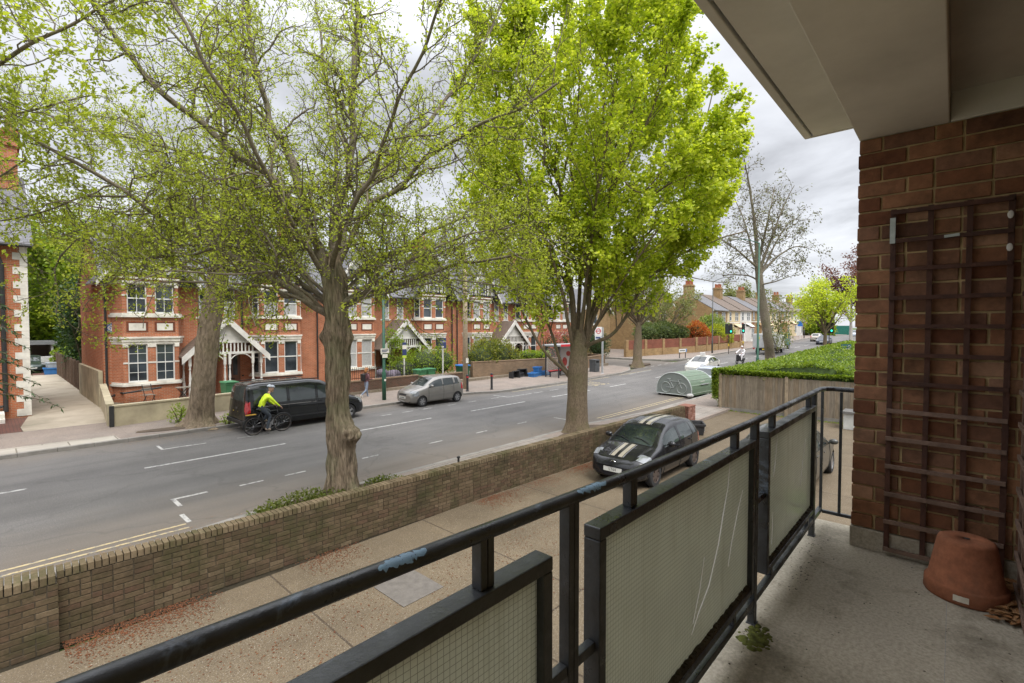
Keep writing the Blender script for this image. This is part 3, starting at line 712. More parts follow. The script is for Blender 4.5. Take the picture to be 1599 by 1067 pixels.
scatter_flat('bud_litter', pts, BUD, (.010, .034), lift=.002, curl=.3, kind='stuff')
pts = [(rng.uniform(3, 20), 21.5 - abs(rng.gauss(0, .35)), .004) for i in range(1800)] + [(rng.uniform(-8, 19), 11.2 + abs(rng.gauss(0, .25)), .004) for i in range(900)]
pts += [(rng.uniform(3.3, 9), 24.2 - abs(rng.gauss(0, .3)), .13) for i in range(500)]
scatter_flat('gutter_litter', pts, plain('gutter_bits', (.24, .16, .10), .95, .4, 3), (.02, .05), lift=.002, curl=.2, kind='stuff')
# ================================================================== RED BRICK HOUSES
RED = brickmat('red_brick', (.55, .185, .085), (.43, .135, .06), (.46, .33, .24), .225, .075, .009, .22, (.09, .03, .018))
REDD = brickmat('dark_brick', (.15, .07, .045), (.10, .055, .038), (.16, .13, .10), .225, .075, .009, .5, (.05, .045, .025))
GREYB = brickmat('stock_brick', (.30, .19, .11), (.22, .14, .085), (.25, .21, .16), .225, .075, .01, .45, (.08, .065, .04))
YEL = brickmat('yellow_brick', (.42, .27, .12), (.33, .20, .085), (.36, .28, .18), .225, .075, .01, .3, (.12, .08, .045))
REDW = brickmat('red_wall_brick', (.29, .085, .05), (.22, .065, .04), (.24, .15, .11), .225, .075, .009, .35, (.09, .04, .03))
STONE = plain('white_stonework', (.64, .61, .54), .7, .24, 2.0, bmp=.2)
RENDER = plain('stained_render', (.37, .32, .215), .9, .3, 1.1, bmp=.2)
SLATE = tilemat('slate', (.12, .12, .13), (.16, .155, .165), (.05, .05, .055), .26, .2, .008)
CTILE = tilemat('brown_tiles', (.17, .12, .09), (.13, .095, .075), (.05, .04, .03), .2, .13, .01, .4)
TIMB = plain('dark_timber', (.02, .02, .02), .6, .2, 5)
GLASS = windowglass()
CURT = plain('net_curtain', (.36, .36, .35), .9, .15, 12)
FRAME = plain('window_white', (.68, .68, .66), .45, .05, 5)
POTM = plain('chimney_pot', (.36, .13, .065), .85, .2, 6)
LEADM = plain('lead_grey', (.16, .165, .17), .6, .2, 5)
def window(parent, x0, x1, z0, z1, y, bars=(1, 1), curtain=0, name='window', sash=True, fy=1):
    """sash window facing -y: a white frame with glazing bars, its pane a sub-part"""
    b = MB(); f = .055; d = .05; zc = (z0 + z1) / 2
    b.box(x0, x1, y - d, y, z1 - f, z1); b.box(x0, x1, y - d - .02, y, z0, z0 + f * 1.2)
    b.box(x0, x0 + f, y - d + .003, y - .003, z0 + f * 1.2, z1 - f); b.box(x1 - f, x1, y - d + .003, y - .003, z0 + f * 1.2, z1 - f)
    if sash: b.box(x0 + f, x1 - f, y - d + .006, y - .004, zc - .03, zc + .03)
    for i in range(1, bars[0] + 1):
        xx = x0 + (x1 - x0) * i / (bars[0] + 1); b.box(xx - .013, xx + .013, y - d + .015, y - .006, z0 + f * 1.2, z1 - f)
    for zz in ([zc + (z1 - zc) * .5, z0 + (zc - z0) * .5] if bars[1] == 2 else [zc + (z1 - zc) * .5] if bars[1] == 1 else []):
        b.box(x0 + f, x1 - f, y - d + .017, y - .008, zz - .012, zz + .012)
    w = b.build(name, FRAME, parent)
    g = MB(); g.box(x0 + f * .5, x1 - f * .5, y - .012, y - .002, z0 + f, z1 - f * .5); g.build('pane', GLASS, w)
    if curtain:
        c = MB(); n = 10; xs = [x0 + f + (x1 - x0 - 2 * f) * i / n for i in range(n + 1)]
        zt = z1 - f if curtain == 1 else zc
        vs = []
        for i, x in enumerate(xs): vs += [(x, y - .0135 - .003 * (i % 2), z0 + f), (x, y - .0135 - .003 * (i % 2), zt)]
        c.add(vs, [(2 * i, 2 * i + 2, 2 * i + 3, 2 * i + 1) for i in range(n)]); c.build('curtain', CURT, w)
    return w
def baypoly(c, off=0, hw=1.15, cw=.32, dp=.8):
    o = off; return [(c - hw - cw - o, 0), (c - hw - o * .6, -dp - o), (c + hw + o * .6, -dp - o), (c + hw + cw + o, 0)]
def bayprism(b, c, z0, z1, off=0, mi=0, **k):
    P = baypoly(c, off, **k); n = 4
    b.add([(x, y, z0) for x, y in P] + [(x, y, z1) for x, y in P], [(0, 1, 5, 4), (1, 2, 6, 5), (2, 3, 7, 6), (3, 2, 1, 0), (4, 5, 6, 7)], mi)
def roofslab(b, p, t=.09, mi=0):
    """p: four corners; thickened downwards"""
    P = [Vector(q) for q in p]; b.add([tuple(q) for q in P] + [tuple(q - Vector((0, 0, t))) for q in P], [(0, 1, 2, 3), (7, 6, 5, 4), (0, 4, 5, 1), (1, 5, 6, 2), (2, 6, 7, 3), (3, 7, 4, 0)], mi)
def red_house(x0, m, outer, label, grp, chim=True, style=0, plain_cant=False):
    """one half of a pair; local x runs from the shared porch (0) to the outer wall"""
    h = thing('brick_house', label, 'house', (x0, 30.8, .34), 0, grp)
    X = lambda x: m * x
    def bx(b, a, c, *r): b.box(X(a), X(c), *r)
    c = m * 3.2
    b = MB(); bx(b, .005, outer, 0, 7.8, -.4, 6.2)
    g = [(0.005, 6.2), (outer, 6.2)]
    for xx in (outer, .005): b.add([(X(xx), .02, 6.2), (X(xx), 7.78, 6.2), (X(xx), 3.9, 9.45)], [(0, 1, 2)])
    bayprism(b, c, -.4, .8); bayprism(b, c, 3.24, 4.22, .0); bayprism(b, c, 5.98, 6.3)
    for (z0, z1) in ((.98, 2.9), (4.42, 6.0)):
        for (a, e) in ((-1.15, -.97), (-.17, .17), (.97, 1.15)): b.box(c + a, c + e, -.8, -.66, z0 - .02, z1)
        for s in (-1, 1):   # canted sides
            A = Vector((c + s * 1.15, -.8)); B = Vector((c + s * 1.47, 0)); T = (B - A); N = Vector((-T.y, T.x)).normalized() * (.1 * -s) * -1
            for (t0, t1) in ((0, .16), (.78, 1)) if not plain_cant else ((0, 1),):
                p, q = A + T * t0, A + T * t1
                b.add([(p.x, p.y, z0 - .02), (q.x, q.y, z0 - .02), (q.x, q.y, z1), (p.x, p.y, z1)], [(0, 1, 2, 3)])
    wall = b.build('wall', RED, h)
    b = MB(); bayprism(b, c, .9, 6.0, -.12); b.build('interior', plain('dark_interior', (.03, .03, .03), .9), h)
    # white stonework: sills, string courses, lintels, the blank panels
    b = MB()
    bayprism(b, c, .8, .90, .11); bayprism(b, c, .9, .985, .05); bayprism(b, c, 2.88, 3.0, .03); bayprism(b, c, 3.0, 3.16, .07); bayprism(b, c, 3.16, 3.25, .12)
    bayprism(b, c, 4.22, 4.33, .12); bayprism(b, c, 4.33, 4.43, .05); bayprism(b, c, 5.9, 6.02, .04); bayprism(b, c, 6.12, 6.22, .1)
    for z in (1.95, 5.30):
        for (a, e) in ((-1.16, -.97), (-.17, .17), (.97, 1.16)): b.box(c + a, c + e, -.825, -.79, z - .04, z + .04)
    for (z0, z1) in ((2.72, 2.88), (5.76, 5.9)):
        for (a, e) in ((-1.17, -.96), (-.18, .18), (.96, 1.17)): b.box(c + a, c + e, -.835, -.78, z0, z1)
    for s in (-.57, .57): b.box(c + s - .34, c + s + .34, -.812, -.79, 3.56, 3.92)
    bx(b, .2, 1.05, -.03, .01, 4.2, 4.3); bx(b, .2, 1.05, -.02, .01, 6.0, 6.12)
    b.build('stonework', STONE, h)
    b = MB()
    for s in (-.57, .57):
        b.box(c + s - .44, c + s + .44, -.806, -.79, 3.47, 3.56); b.box(c + s - .44, c + s + .44, -.806, -.79, 3.92, 4.0)
        b.box(c + s - .44, c + s - .34, -.805, -.79, 3.561, 3.919); b.box(c + s + .34, c + s + .44, -.805, -.79, 3.561, 3.919)
    b.build('panel_surround', plain('dull_red_brick', (.15, .045, .022), .9, .3, 14), h)
    bars = ((1, 2), (0, 0), (0, 0), (0, 0))[style % 4]
    for s in (-.57, .57):
        window(h, c + s - .4, c + s + .4, .99, 2.88, -.70, bars, (0, 2, 1, 0)[style % 4]); window(h, c + s - .4, c + s + .4, 4.43, 5.9, -.70, (1, 0) if style == 0 else (0, 0), (0, 0, 1, 2)[style % 4])
    if not plain_cant:
        for s in (-1, 1):
            for (z0, z1) in ((.99, 2.88), (4.43, 5.9)):
                ang = math.atan2(.8, .32 * s) if s > 0 else math.atan2(-.8, .32)
                w = window(h, -.25, .25, z0, z1, 0, (0, 0), 0); w.location = (c + s * 1.29, -.42, 0); w.rotation_euler = (0, 0, math.atan2(s * .8, .32) if s > 0 else math.atan2(-.8, .32))
    window(h, *sorted((X(.35), X(.9))), 4.3, 6.0, -.001, (0, 0), 2)
    # gable over the bay
    b = MB(); b.prism([(c - 1.75, 6.3), (c + 1.75, 6.3), (c, 9.0)], 2.6, Matrix.Translation((0, -.82, 0))); b.build('gable', plain('gable_render', (.58, .57, .54), .8, .1, 2), h)
    b = MB(); b.box(c - 1.5, c + 1.5, -.86, -.815, 6.3, 6.42); b.box(c - 1.0, c + 1.0, -.857, -.815, 7.5, 7.6)
    for t in (-.95, -.55, .55, .95): b.box(c + t - .05, c + t + .05, -.85, -.815, 6.42, 7.5)
    b.build('gable_timber', TIMB, h)
    window(h, c - .42, c + .42, 6.5, 7.45, -.822, (1, 0), 0)
    b = MB()
    for s in (-1, 1): roofslab(b, [(c, -1.12, 9.15), (c, 3.2, 9.15), (c + s * 2.1, 3.2, 5.95), (c + s * 2.1, -1.12, 5.95)], .07)
    roofslab(b, [(X(-.0 + .004), -.38, 5.95), (X(outer + .1), -.38, 5.95), (X(outer + .1), 3.9, 9.6), (X(.004), 3.9, 9.6)], .1)
    roofslab(b, [(X(.004), 3.905, 9.6), (X(outer + .1), 3.905, 9.6), (X(outer + .1), 8.1, 5.95), (X(.004), 8.1, 5.95)], .1)
    rf = b.build('roof', SLATE, h)
    b = MB(); bargem = WHITE if style % 2 == 0 else TIMB
    for s in (-1, 1): b.bar((c, -1.14, 9.1), (c + s * 2.12, -1.14, 5.87), .05, .2, up=(0, -1, 0)) if False else b.prism([(c, 9.16), (c, 8.9), (c + s * 2.15, 5.64), (c + s * 2.15, 5.9)], .05, Matrix.Translation((0, -1.19, 0)))
    b.build('bargeboard', bargem, rf)
    MB().tube([(X(.1), -.42, 5.86), (X(1.1), -.42, 5.86)], .05, 8).build('gutter', TIMB, rf)
    if chim:
        b = MB(); bx(b, outer - .55, outer - .01, 3.2, 4.8, 8.3, 11.0); bx(b, outer - .61, outer - .01, 3.14, 4.86, 10.7, 10.85); ch = b.build('chimney', RED, rf)
        b = MB()
        for i in range(4): b.lathe([(.13, 0), (.14, .05), (.10, .5), (.125, .52), (.12, .6), (.08, .6)], (X(outer - .28), 3.42 + i * .4, 11.0), 10)
        b.build('chimney_pot', POTM, ch, smooth=True)
    # door recess with a glazed white door
    b = MB(); bx(b, .28, 1.15, -.02, .01, .05, 2.2); d = b.build('door', plain('door_paint', [(.60, .61, .58), (.10, .035, .025), (.12, .05, .03), (.5, .5, .48)][style % 4] if True else None, .4, .06, 4) if style % 4 in (0,) else plain('brown_door', (.13, .055, .03), .5, .2, 6), h)
    b = MB(); bx(b, .42, .66, -.026, -.018, .95, 2.05); bx(b, .76, 1.0, -.026, -.018, .95, 2.05); b.build('door_glass', GLASS, d)
    MB().box(X(.6), X(.85), -.03, -.019, .72, .78).build('letterbox', DARK, d)
    return h
def porch(xc, label, style=0):
    p = thing('porch', label, 'porch', (xc, 30.8, .34), 0, 'gabled timber porches of the red brick houses')
    hw, ap, ft, yf = 1.95, 4.25, 2.25, -1.55
    b = MB()
    for s in (-1, 1): roofslab(b, [(0, yf - .2, ap), (0, -.005, ap), (s * (hw + .12), -.005, ft - .05), (s * (hw + .12), yf - .2, ft - .05)], .08)
    b.build('roof', CTILE, p)
    b = MB()
    for s in (-1, 1): b.prism([(0, ap + .06), (0, ap - .33), (s * (hw + .2), ft - .45), (s * (hw + .2), ft - .08)], .06, Matrix.Translation((0, yf - .27, 0)))
    b.build('bargeboard', WHITE, p)
    b = MB(); b.prism([(-1.05, 2.95), (1.05, 2.95), (0, 4.05)], .04, Matrix.Translation((0, yf, 0)))
    for i in range(9):
        x = -.9 + i * .225; zt = 4.0 - abs(x) * 1.05; b.box(x - .006, x + .006, yf - .008, yf, 2.95, max(2.96, zt))
    b.box(-1.35, 1.35, yf - .03, yf + .05, 2.86, 2.96); b.box(-1.85, 1.85, yf - .04, yf + .06, 2.25, 2.38); 
    for i in range(15):
        x = -1.3 + i * 2.6 / 14; b.box(x - .035, x + .035, yf - .01, yf + .03, 2.38, 2.86 if abs(x) < 1.1 else 2.70)
    b.build('pediment', WHITE, p)
    def post(x, y):
        q = MB(); q.box(x - .06, x + .06, y - .06, y + .06, .0, .75)
        q.lathe([(.05, .75), (.065, .8), (.045, .86), (.06, 1.0), (.035, 1.45), (.055, 1.52), (.035, 1.58), (.055, 1.66), (.055, 1.7)], (x, y, 0), 10); q.box(x - .06, x + .06, y - .06, y + .06, 1.7, 2.25)
        q.build('post', WHITE, p)
    for x in (-1.75, -1.3, -.12, .12, 1.3, 1.75): post(x, yf)
    for x in (-1.75, 1.75): post(x, -.35)
    b = MB()
    for s in (-1, 1):
        for (xa, xb) in ((.18, 1.24),):
            P = [(s * (xa + (xb - xa) * t), yf, 2.24 - .28 * (2 * abs(t - .5)) ** 2.5) for t in [i / 12 for i in range(13)]]
            b.tube(P, .03, 6)
    b.build('arch_bracket', WHITE, p)
    b = MB()
    for s in (-1, 1):
        b.box(min(s * 1.3, s * 1.75), max(s * 1.3, s * 1.75), yf - .02, yf + .02, .7, .76); 
        for i in range(4): b.box(s * (1.36 + i * .11) - .015, s * (1.36 + i * .11) + .015, yf - .015, yf + .015, .05, .7)
    b.build('balustrade', WHITE, p)
    b = MB(); b.box(-1.9, 1.9, yf - .05, -.02, -.2, .04); b.box(-1.1, 1.1, yf - .4, yf - .06, -.25, -.06); b.build('step', plain('red_tile_step', (.20, .085, .06), .7, .2, 8), p)
    MB().box(-.11, .11, -1.2, -.03, .04, 2.2).build('side_wall', RED, p)
    return p
HG = 'red brick houses with bay windows along the far side of the road'
XC = [8.95, 20.55, 32.15]
red_house(XC[0], -1, 5.0, 'red brick house beside the driveway with a round blue plaque and multi-pane bay windows', HG, False, 0, True)
red_house(XC[0], 1, 5.8, 'red brick house with a bay window behind the black van', HG, True, 3)
red_house(XC[1], -1, 5.79, 'red brick house with leaded net-curtained bay behind the walking pedestrian', HG, False, 2)
red_house(XC[1], 1, 5.8, 'red brick house with dark-timbered gable behind the silver hatchback and the estate agent sign', HG, True, 1)
red_house(XC[2], -1, 5.79, 'red brick house behind the bare wooden telegraph pole and the broad yellow-green bush', HG, False, 2)
red_house(XC[2], 1, 5.8, 'red brick house behind the black and blue recycling crates', HG, True, 3)
red_house(43.6, -1, 5.64, 'last red brick house of the row, behind the bus shelter and the pink shrub', HG, True, 2)
porch(XC[0], 'white gabled timber porch with turned posts behind the leaning tree on the far pavement')
porch(XC[1], 'white gabled timber porch half hidden by climbing greenery near the pedestrian')
porch(XC[2], 'white gabled timber porch with steep brown tiles above the brick wall and crates')
# drain pipes
def pipe(x, y, z0, z1, label, extra=None):
    b = MB(); b.tube([(0, 0, z0), (0, 0, z1)], .05, 8)
    for z in (1.2, 3.2, 5.0): b.cyl((0, 0, z), (0, 0, z + .07), .065, .065, 8)
    if extra: b.tube(extra, .045, 8)
    o = b.build('drainpipe', TIMB, smooth=False); o.location = (x, y, 0); tag(o, label, 'drainpipe', 'black drainpipes on the red brick fronts'); return o
pipe(4.05, 30.70, .3, 6.4, 'grey-black drainpipe at the corner of the plaque house by the driveway', [(0, -.02, .55), (.45, -.05, .8), (.47, -.98, .85), (2.0, -1.0, 1.0)])
pipe(14.72, 30.68, .3, 6.4, 'black drainpipe on the party wall just left of the big gnarled trunk')
pipe(26.2, 30.68, .3, 6.4, 'left one of two black drainpipes between the silver car house and the next')
pipe(26.75, 30.68, .3, 6.4, 'right one of two black drainpipes, above the green bin')
pipe(10.2, 30.68, 2.6, 6.4, 'black drainpipe above the white porch behind the van', [(0, 0, 4.4), (.5, -.03, 4.2), (.95, -.05, 4.15)])
# the round blue plaque
pl = thing('plaque', 'round blue plaque with white lettering on the red brick front', 'plaque', (4.33, 30.79, 4.02), 0)
b = MB(); b.cyl((0, 0, 0), (0, -.03, 0), .27, .27, 32); b.build('disc', plain('plaque_blue', (.07, .13, .36), .4, .06, 5), pl)
b = MB(); b.tube([(.255 * math.cos(6.283 * i / 32), -.032, .255 * math.sin(6.283 * i / 32)) for i in range(32)], .012, 6, closed=True); b.build('rim', STONE, pl)
b = MB()
for r, (w, n) in enumerate(((.10, 2), (.17, 3), (.20, 4), (.20, 3), (.17, 4), (.10, 2))):
    x = -w
    for k in range(n):
        L = 2 * w / n * rng.uniform(.6, .85); b.box(x, x + L, -.034, -.028, .13 - r * .055, .165 - r * .055); x += 2 * w / n
b.build('lettering', STONE, pl)
# rendered base and wall beside the driveway
def wallrun(name, pts, h, t, m, label, grp=None, coping=None, base=0.1, capm=None, parts=True, hs=None):
    o = thing(name, label, 'wall', (pts[0][0], pts[0][1], 0), 0, grp); X0, Y0 = pts[0]
    b = MB(); c = MB()
    for i in range(len(pts) - 1):
        A = Vector(pts[i]) - Vector((X0, Y0)); B = Vector(pts[i + 1]) - Vector((X0, Y0)); T = (B - A).normalized(); N = Vector((-T.y, T.x)) * (t / 2)
        B = B - T * .002
        za, zb = gz(pts[i][0]), gz(pts[i + 1][0]); ha, hb = (hs[i], hs[i + 1]) if hs else (h, h)
        def prism(bb, e, z0a, z0b, z1a, z1b):
            n = N * (1 + e / (t / 2)); q = [A - n, B - n, B + n, A + n]
            bb.add([(q[0].x, q[0].y, z0a), (q[1].x, q[1].y, z0b), (q[2].x, q[2].y, z0b), (q[3].x, q[3].y, z0a), (q[0].x, q[0].y, z1a), (q[1].x, q[1].y, z1b), (q[2].x, q[2].y, z1b), (q[3].x, q[3].y, z1a)],
                   [(0, 3, 2, 1), (4, 5, 6, 7), (0, 1, 5, 4), (1, 2, 6, 5), (2, 3, 7, 6), (3, 0, 4, 7)])
        prism(b, 0, base + za - .2, base + zb - .2, za + ha, zb + hb)
        if coping: prism(c, .03, za + ha + .001, zb + hb + .001, za + ha + coping, zb + hb + coping)
    b.build('wall', m, o)
    if coping: c.build('coping', capm or m, o, bevel=.008)
    return o
rw = wallrun('front_wall', [(3.34, 24.2), (9.2, 25.0)], .95, .2, RENDER, 'low stained cream rendered wall in front of the plaque house, behind the leaning tree', None, .07)
wallrun('side_wall', [(3.28, 24.36), (3.72, 28.6), (3.86, 30.5)], 1, .2, RENDER, 'sloping cream rendered wall running back along the right side of the driveway', None, .07, hs=[1.0, 1.02, 1.25])
tag(MB().box(3.22, 3.36, 24.05, 24.17, .1, 1.0).build('corner_post', TIMB), 'black painted post on the end of the cream rendered wall at the driveway', 'post')
wallrun('rendered_base', [(3.84, 30.9), (3.86, 38.4)], 1.9, .16, RENDER, 'cream rendered lower wall along the side of the plaque house', None)
wallrun('garden_wall', [(12.6, 25.0), (18.7, 25.3)], .95, .22, REDD, 'low dark brick wall behind the walking pedestrian', None, .08, capm=GREYB)
wallrun('garden_wall', [(18.9, 25.3), (22.6, 25.4)], .85, .22, REDD, 'low dark brick wall behind the silver hatchback', None, .08, capm=GREYB)
wallrun('garden_wall', [(23.6, 25.5), (31.0, 24.9), (37.0, 24.9)], 1.5, .25, GREYB, 'tall weathered brown brick wall behind the crates and bus shelter', None, .07, hs=[1.5, 1.42, 1.3])
wallrun('garden_wall', [(37.3, 24.9), (41.0, 25.3), (41.3, 33)], 1.12, .25, GREYB, 'low brown brick wall behind the litter bin, ending at the side road', None, .07)
wallrun('garden_wall', [(51.0, 28.6), (62.5, 24.9), (77.0, 23.4)], .95, .3, YEL, 'long yellow brick wall with red brick upper panels across the side road', None)
o = [q for q in bpy.data.objects if q.name.startswith('garden_wall') and 'long yellow' in str(q.get('label', ''))][0]
b = MB(); A, Bp = Vector((0, 0)), Vector((11.5, -3.7)); T = (Bp - A).normalized()
for i in range(4): b.bar((*(A + T * (.4 + i * 3.0)), 1.5 + .38 + .05 * i), (*(A + T * (3.05 + i * 3.0)), 1.5 + .42 + .05 * i), .24, 1.1)
b.bar((11.5, -3.7, 2.15), (25.5, -5.15, 2.45), .24, 1.0); b.build('upper_panel', REDW, o)
b = MB()
for i in range(5): b.bar((*(A + T * (.2 + i * 3.0)), .3), (*(A + T * (.2 + i * 3.0)), 2.5 + .05 * i), .42, .36, up=(T.x, T.y, 0))
for i in range(4): b.bar((14.5 + i * 3.4, -4.02 - i * .352, .3), (14.5 + i * 3.4, -4.02 - i * .352, 2.75 + .06 * i), .40, .34, up=(1, 0, 0))
b.build('pier', YEL, o)
# iron railings on the pedestrian's wall, and by the steps further on
def irons(x0, x1, y, z0, z1, label, step=.12):
    o = thing('iron_railing', label, 'railing', (x0, y, z0)); h = z1 - z0
    b = MB(); b.box(0, x1 - x0, -.015, .015, h - .12, h - .09); b.box(0, x1 - x0, -.015, .015, .06, .09); b.build('rail', TIMB, o)
    b = MB(); n = int((x1 - x0) / step)
    for i in range(n + 1): b.box(i * step - .009, i * step + .009, -.009, .009, 0, h)
    b.build('bars', TIMB, o); return o
irons(13.0, 16.9, 25.35, 1.03, 1.75, 'black iron railing on the dark brick wall left of the pedestrian')
irons(17.1, 18.6, 25.35, 1.04, 1.75, 'pale iron railing by the covered motorbike right of the green lamp post')
irons(22.7, 23.5, 25.45, .3, 1.75, 'black iron gate railing beside the green wheelie bin')
# ================================================================== LEFT HOUSE with quoins
lh = thing('brick_house', 'red brick house with white quoins at the left edge of the driveway', 'house', (-4.2, 30.1, .13), 0)
MB().box(-6, 5.55, 0, 9, -.1, 7.6).build('wall', brickmat('left_red_brick', (.56, .18, .075), (.46, .14, .06), (.45, .32, .22), .225, .075, .009, .15, (.12, .04, .02)), lh)
b = MB()
for i in range(24):
    z = .05 + i * .31; w = .46 if i % 2 == 0 else .24; b.box(5.57 - w, 5.57, -.02, .3, z, z + .305)
b.box(4.95, 5.62, -.05, .3, 7.45, 7.65); b.build('quoin', STONE, lh)
MB().tube([(4.78, -.10, .3), (4.78, -.10, 6.6), (4.6, -.12, 7.2), (4.6, -.15, 7.6)], .085, 10).build('drainpipe', TIMB, lh)
MB().tube([(4.7, -.12, .55), (3.9, -.14, .35), (2.5, -.14, .15)], .05, 8).build('drainpipe', TIMB, lh)
b = MB(); roofslab(b, [(-6.2, -.4, 7.55), (5.75, -.4, 7.55), (5.75, 4.5, 11.4), (-6.2, 4.5, 11.4)], .12); roofslab(b, [(-6.2, 4.505, 11.4), (5.75, 4.505, 11.4), (5.75, 9.4, 7.55), (-6.2, 9.4, 7.55)], .12); rf = b.build('roof', SLATE, lh)
MB().tube([(-6.2, -.45, 7.45), (5.7, -.45, 7.45)], .07, 8).build('gutter', TIMB, rf)
b = MB(); b.box(4.5, 5.5, 3.4, 5.2, 9.8, 13.2); b.box(4.4, 5.6, 3.3, 5.3, 12.6, 12.85); b.box(4.4, 5.6, 3.3, 5.3, 13.2, 13.35); ch = b.build('chimney', RED, rf)
b = MB()
for k in range(3): b.lathe([(.15, 0), (.12, .7), (.15, .75), (.1, .75)], (4.75 + (k % 2) * .5, 3.7 + k * .6, 13.35), 10)
b.build('chimney_pot', plain('buff_pot', (.42, .27, .13), .85, .15, 6), ch, smooth=True)
b = MB(); b.box(3.1, 3.4, -.06, 0, 3.0, 3.22); b.box(3.13, 3.37, -.07, -.055, 3.04, 3.18, 1); b.build('alarm_box', [plain('alarm_blue', (.05, .09, .25), .4), plain('alarm_yellow', (.62, .42, .04), .4)], lh)
MB().box(4.15, 4.32, -.06, 0, .45, .85).build('meter_box', plain('meter_grey', (.4, .39, .37), .6), lh)
b = MB(); b.box(2.0, 4.72, -1.2, -.03, -.1, .34); b.box(2.0, 4.72, -1.5, -1.21, -.1, .17); b.build('step', STONE, lh)
# garage, car-side bits behind the drive are added with the cars
gar = thing('garage', 'open white garage with a dark flat roof at the end of the driveway', 'garage', (2.7, 63, .1))
b = MB(); b.box(-2.8, -2.65, 0, 5, 0, 2.3); b.box(1.6, 1.75, 0, 5, 0, 2.3); b.box(-2.8, 1.75, 5, 5.15, 0, 2.3); b.box(-2.65, -.5, -.02, .1, 0, 2.2); b.build('wall', plain('garage_white', (.55, .55, .52), .8, .1, 3), gar)
MB().box(-3, 2, -.3, 5.4, 2.3, 2.6).build('roof', LEADM, gar)
WOOD = plain('weathered_board', (.27, .21, .155), .9, .3, 5, bmp=.5)
WOODD = plain('dark_board', (.13, .09, .065), .9, .3, 6, bmp=.4)
def board_fence(name, p0, p1, h, label, m=WOOD, bw=.10, post=2.4, gravel=.0, capm=None, postm=None, step=False, hvar=.01):
    p0 = Vector(p0); p1 = Vector(p1); L = (p1 - p0).length; a = math.atan2(p1.y - p0.y, p1.x - p0.x)
    o = thing(name, label, 'fence', (p0.x, p0.y, 0), a); n = int(L / bw); b = MB()
    for i in range(n):
        x = i * L / n; t = rng.uniform(-.004, .004); hh = h + rng.uniform(-hvar, hvar)
        b.add([(x, t, gravel), (x + bw * .98, t - .012, gravel), (x + bw * .98, t + .006, gravel), (x, t + .018, gravel), (x, t, hh), (x + bw * .98, t - .012, hh), (x + bw * .98, t + .006, hh), (x, t + .018, hh)],
              [(0, 1, 5, 4), (1, 2, 6, 5), (2, 3, 7, 6), (3, 0, 4, 7), (4, 5, 6, 7)])
    b.build('boards', m, o)
    k = 0; x = 0
    while x <= L + .01:
        MB().box(x - .06, x + .06, -.07, .05, 0, h + .06).build('post', postm or m, o, bevel=.008); x += post
    if gravel: MB().box(0, L, -.02, .03, 0, gravel - .003).build('gravel_board', KERB, o)
    return o
FENCEM, ntf, bf = newmat('grey_fence_board')
def _fm():
    nt, b = ntf, bf; g = nt.nodes.new('ShaderNodeNewGeometry')
    c = ramp(nt, g.outputs['Random Per Island'], [(0, (.24, .20, .155)), (.5, (.32, .27, .21)), (1, (.28, .215, .15))])
    mp = nt.nodes.new('ShaderNodeMapping'); mp.inputs['Scale'].default_value = (14, 14, 1.2); lnk(nt, g.outputs['Position'], mp.inputs[0])
    c = mixc(nt, .75, c, ramp(nt, noise(nt, 1.5, 7, .7, mp.outputs[0]), [(.3, (.5, .5, .5)), (.7, (1.25, 1.25, 1.25))]), 'MULTIPLY')
    c = mixc(nt, ramp(nt, noise(nt, 1.1, 6, .7, g.outputs['Position']), [(.5, 0.0), (.75, .45)]), c, (.10, .085, .06))
    lnk(nt, c, b.inputs['Base Color']); b.inputs['Roughness'].default_value = .9; b.inputs['Specular IOR Level'].default_value = .2
_fm(); MATS['grey_fence_board'] = FENCEM
board_fence('board_fence', (24.45, 8.45), (24.55, -3.5), 1.75, 'weathered grey close-boarded fence below the clipped hedge, right of the forecourt', FENCEM, .105, 2.9, .16, postm=plain('fence_post_wood', (.33, .26, .18), .9, .25, 6, bmp=.4))
board_fence('board_fence', (3.95, 38.6), (4.1, 58), 1.9, 'brown wooden fence along the right side of the driveway', WOODD, .13, 2.0)
tag(MB().box(3.3, 4.2, 57.9, 58.3, 0, 1.5).build('planter', plain('planter_white', (.5, .5, .48))), 'white box beside the blue crates at the end of the drive', 'box')
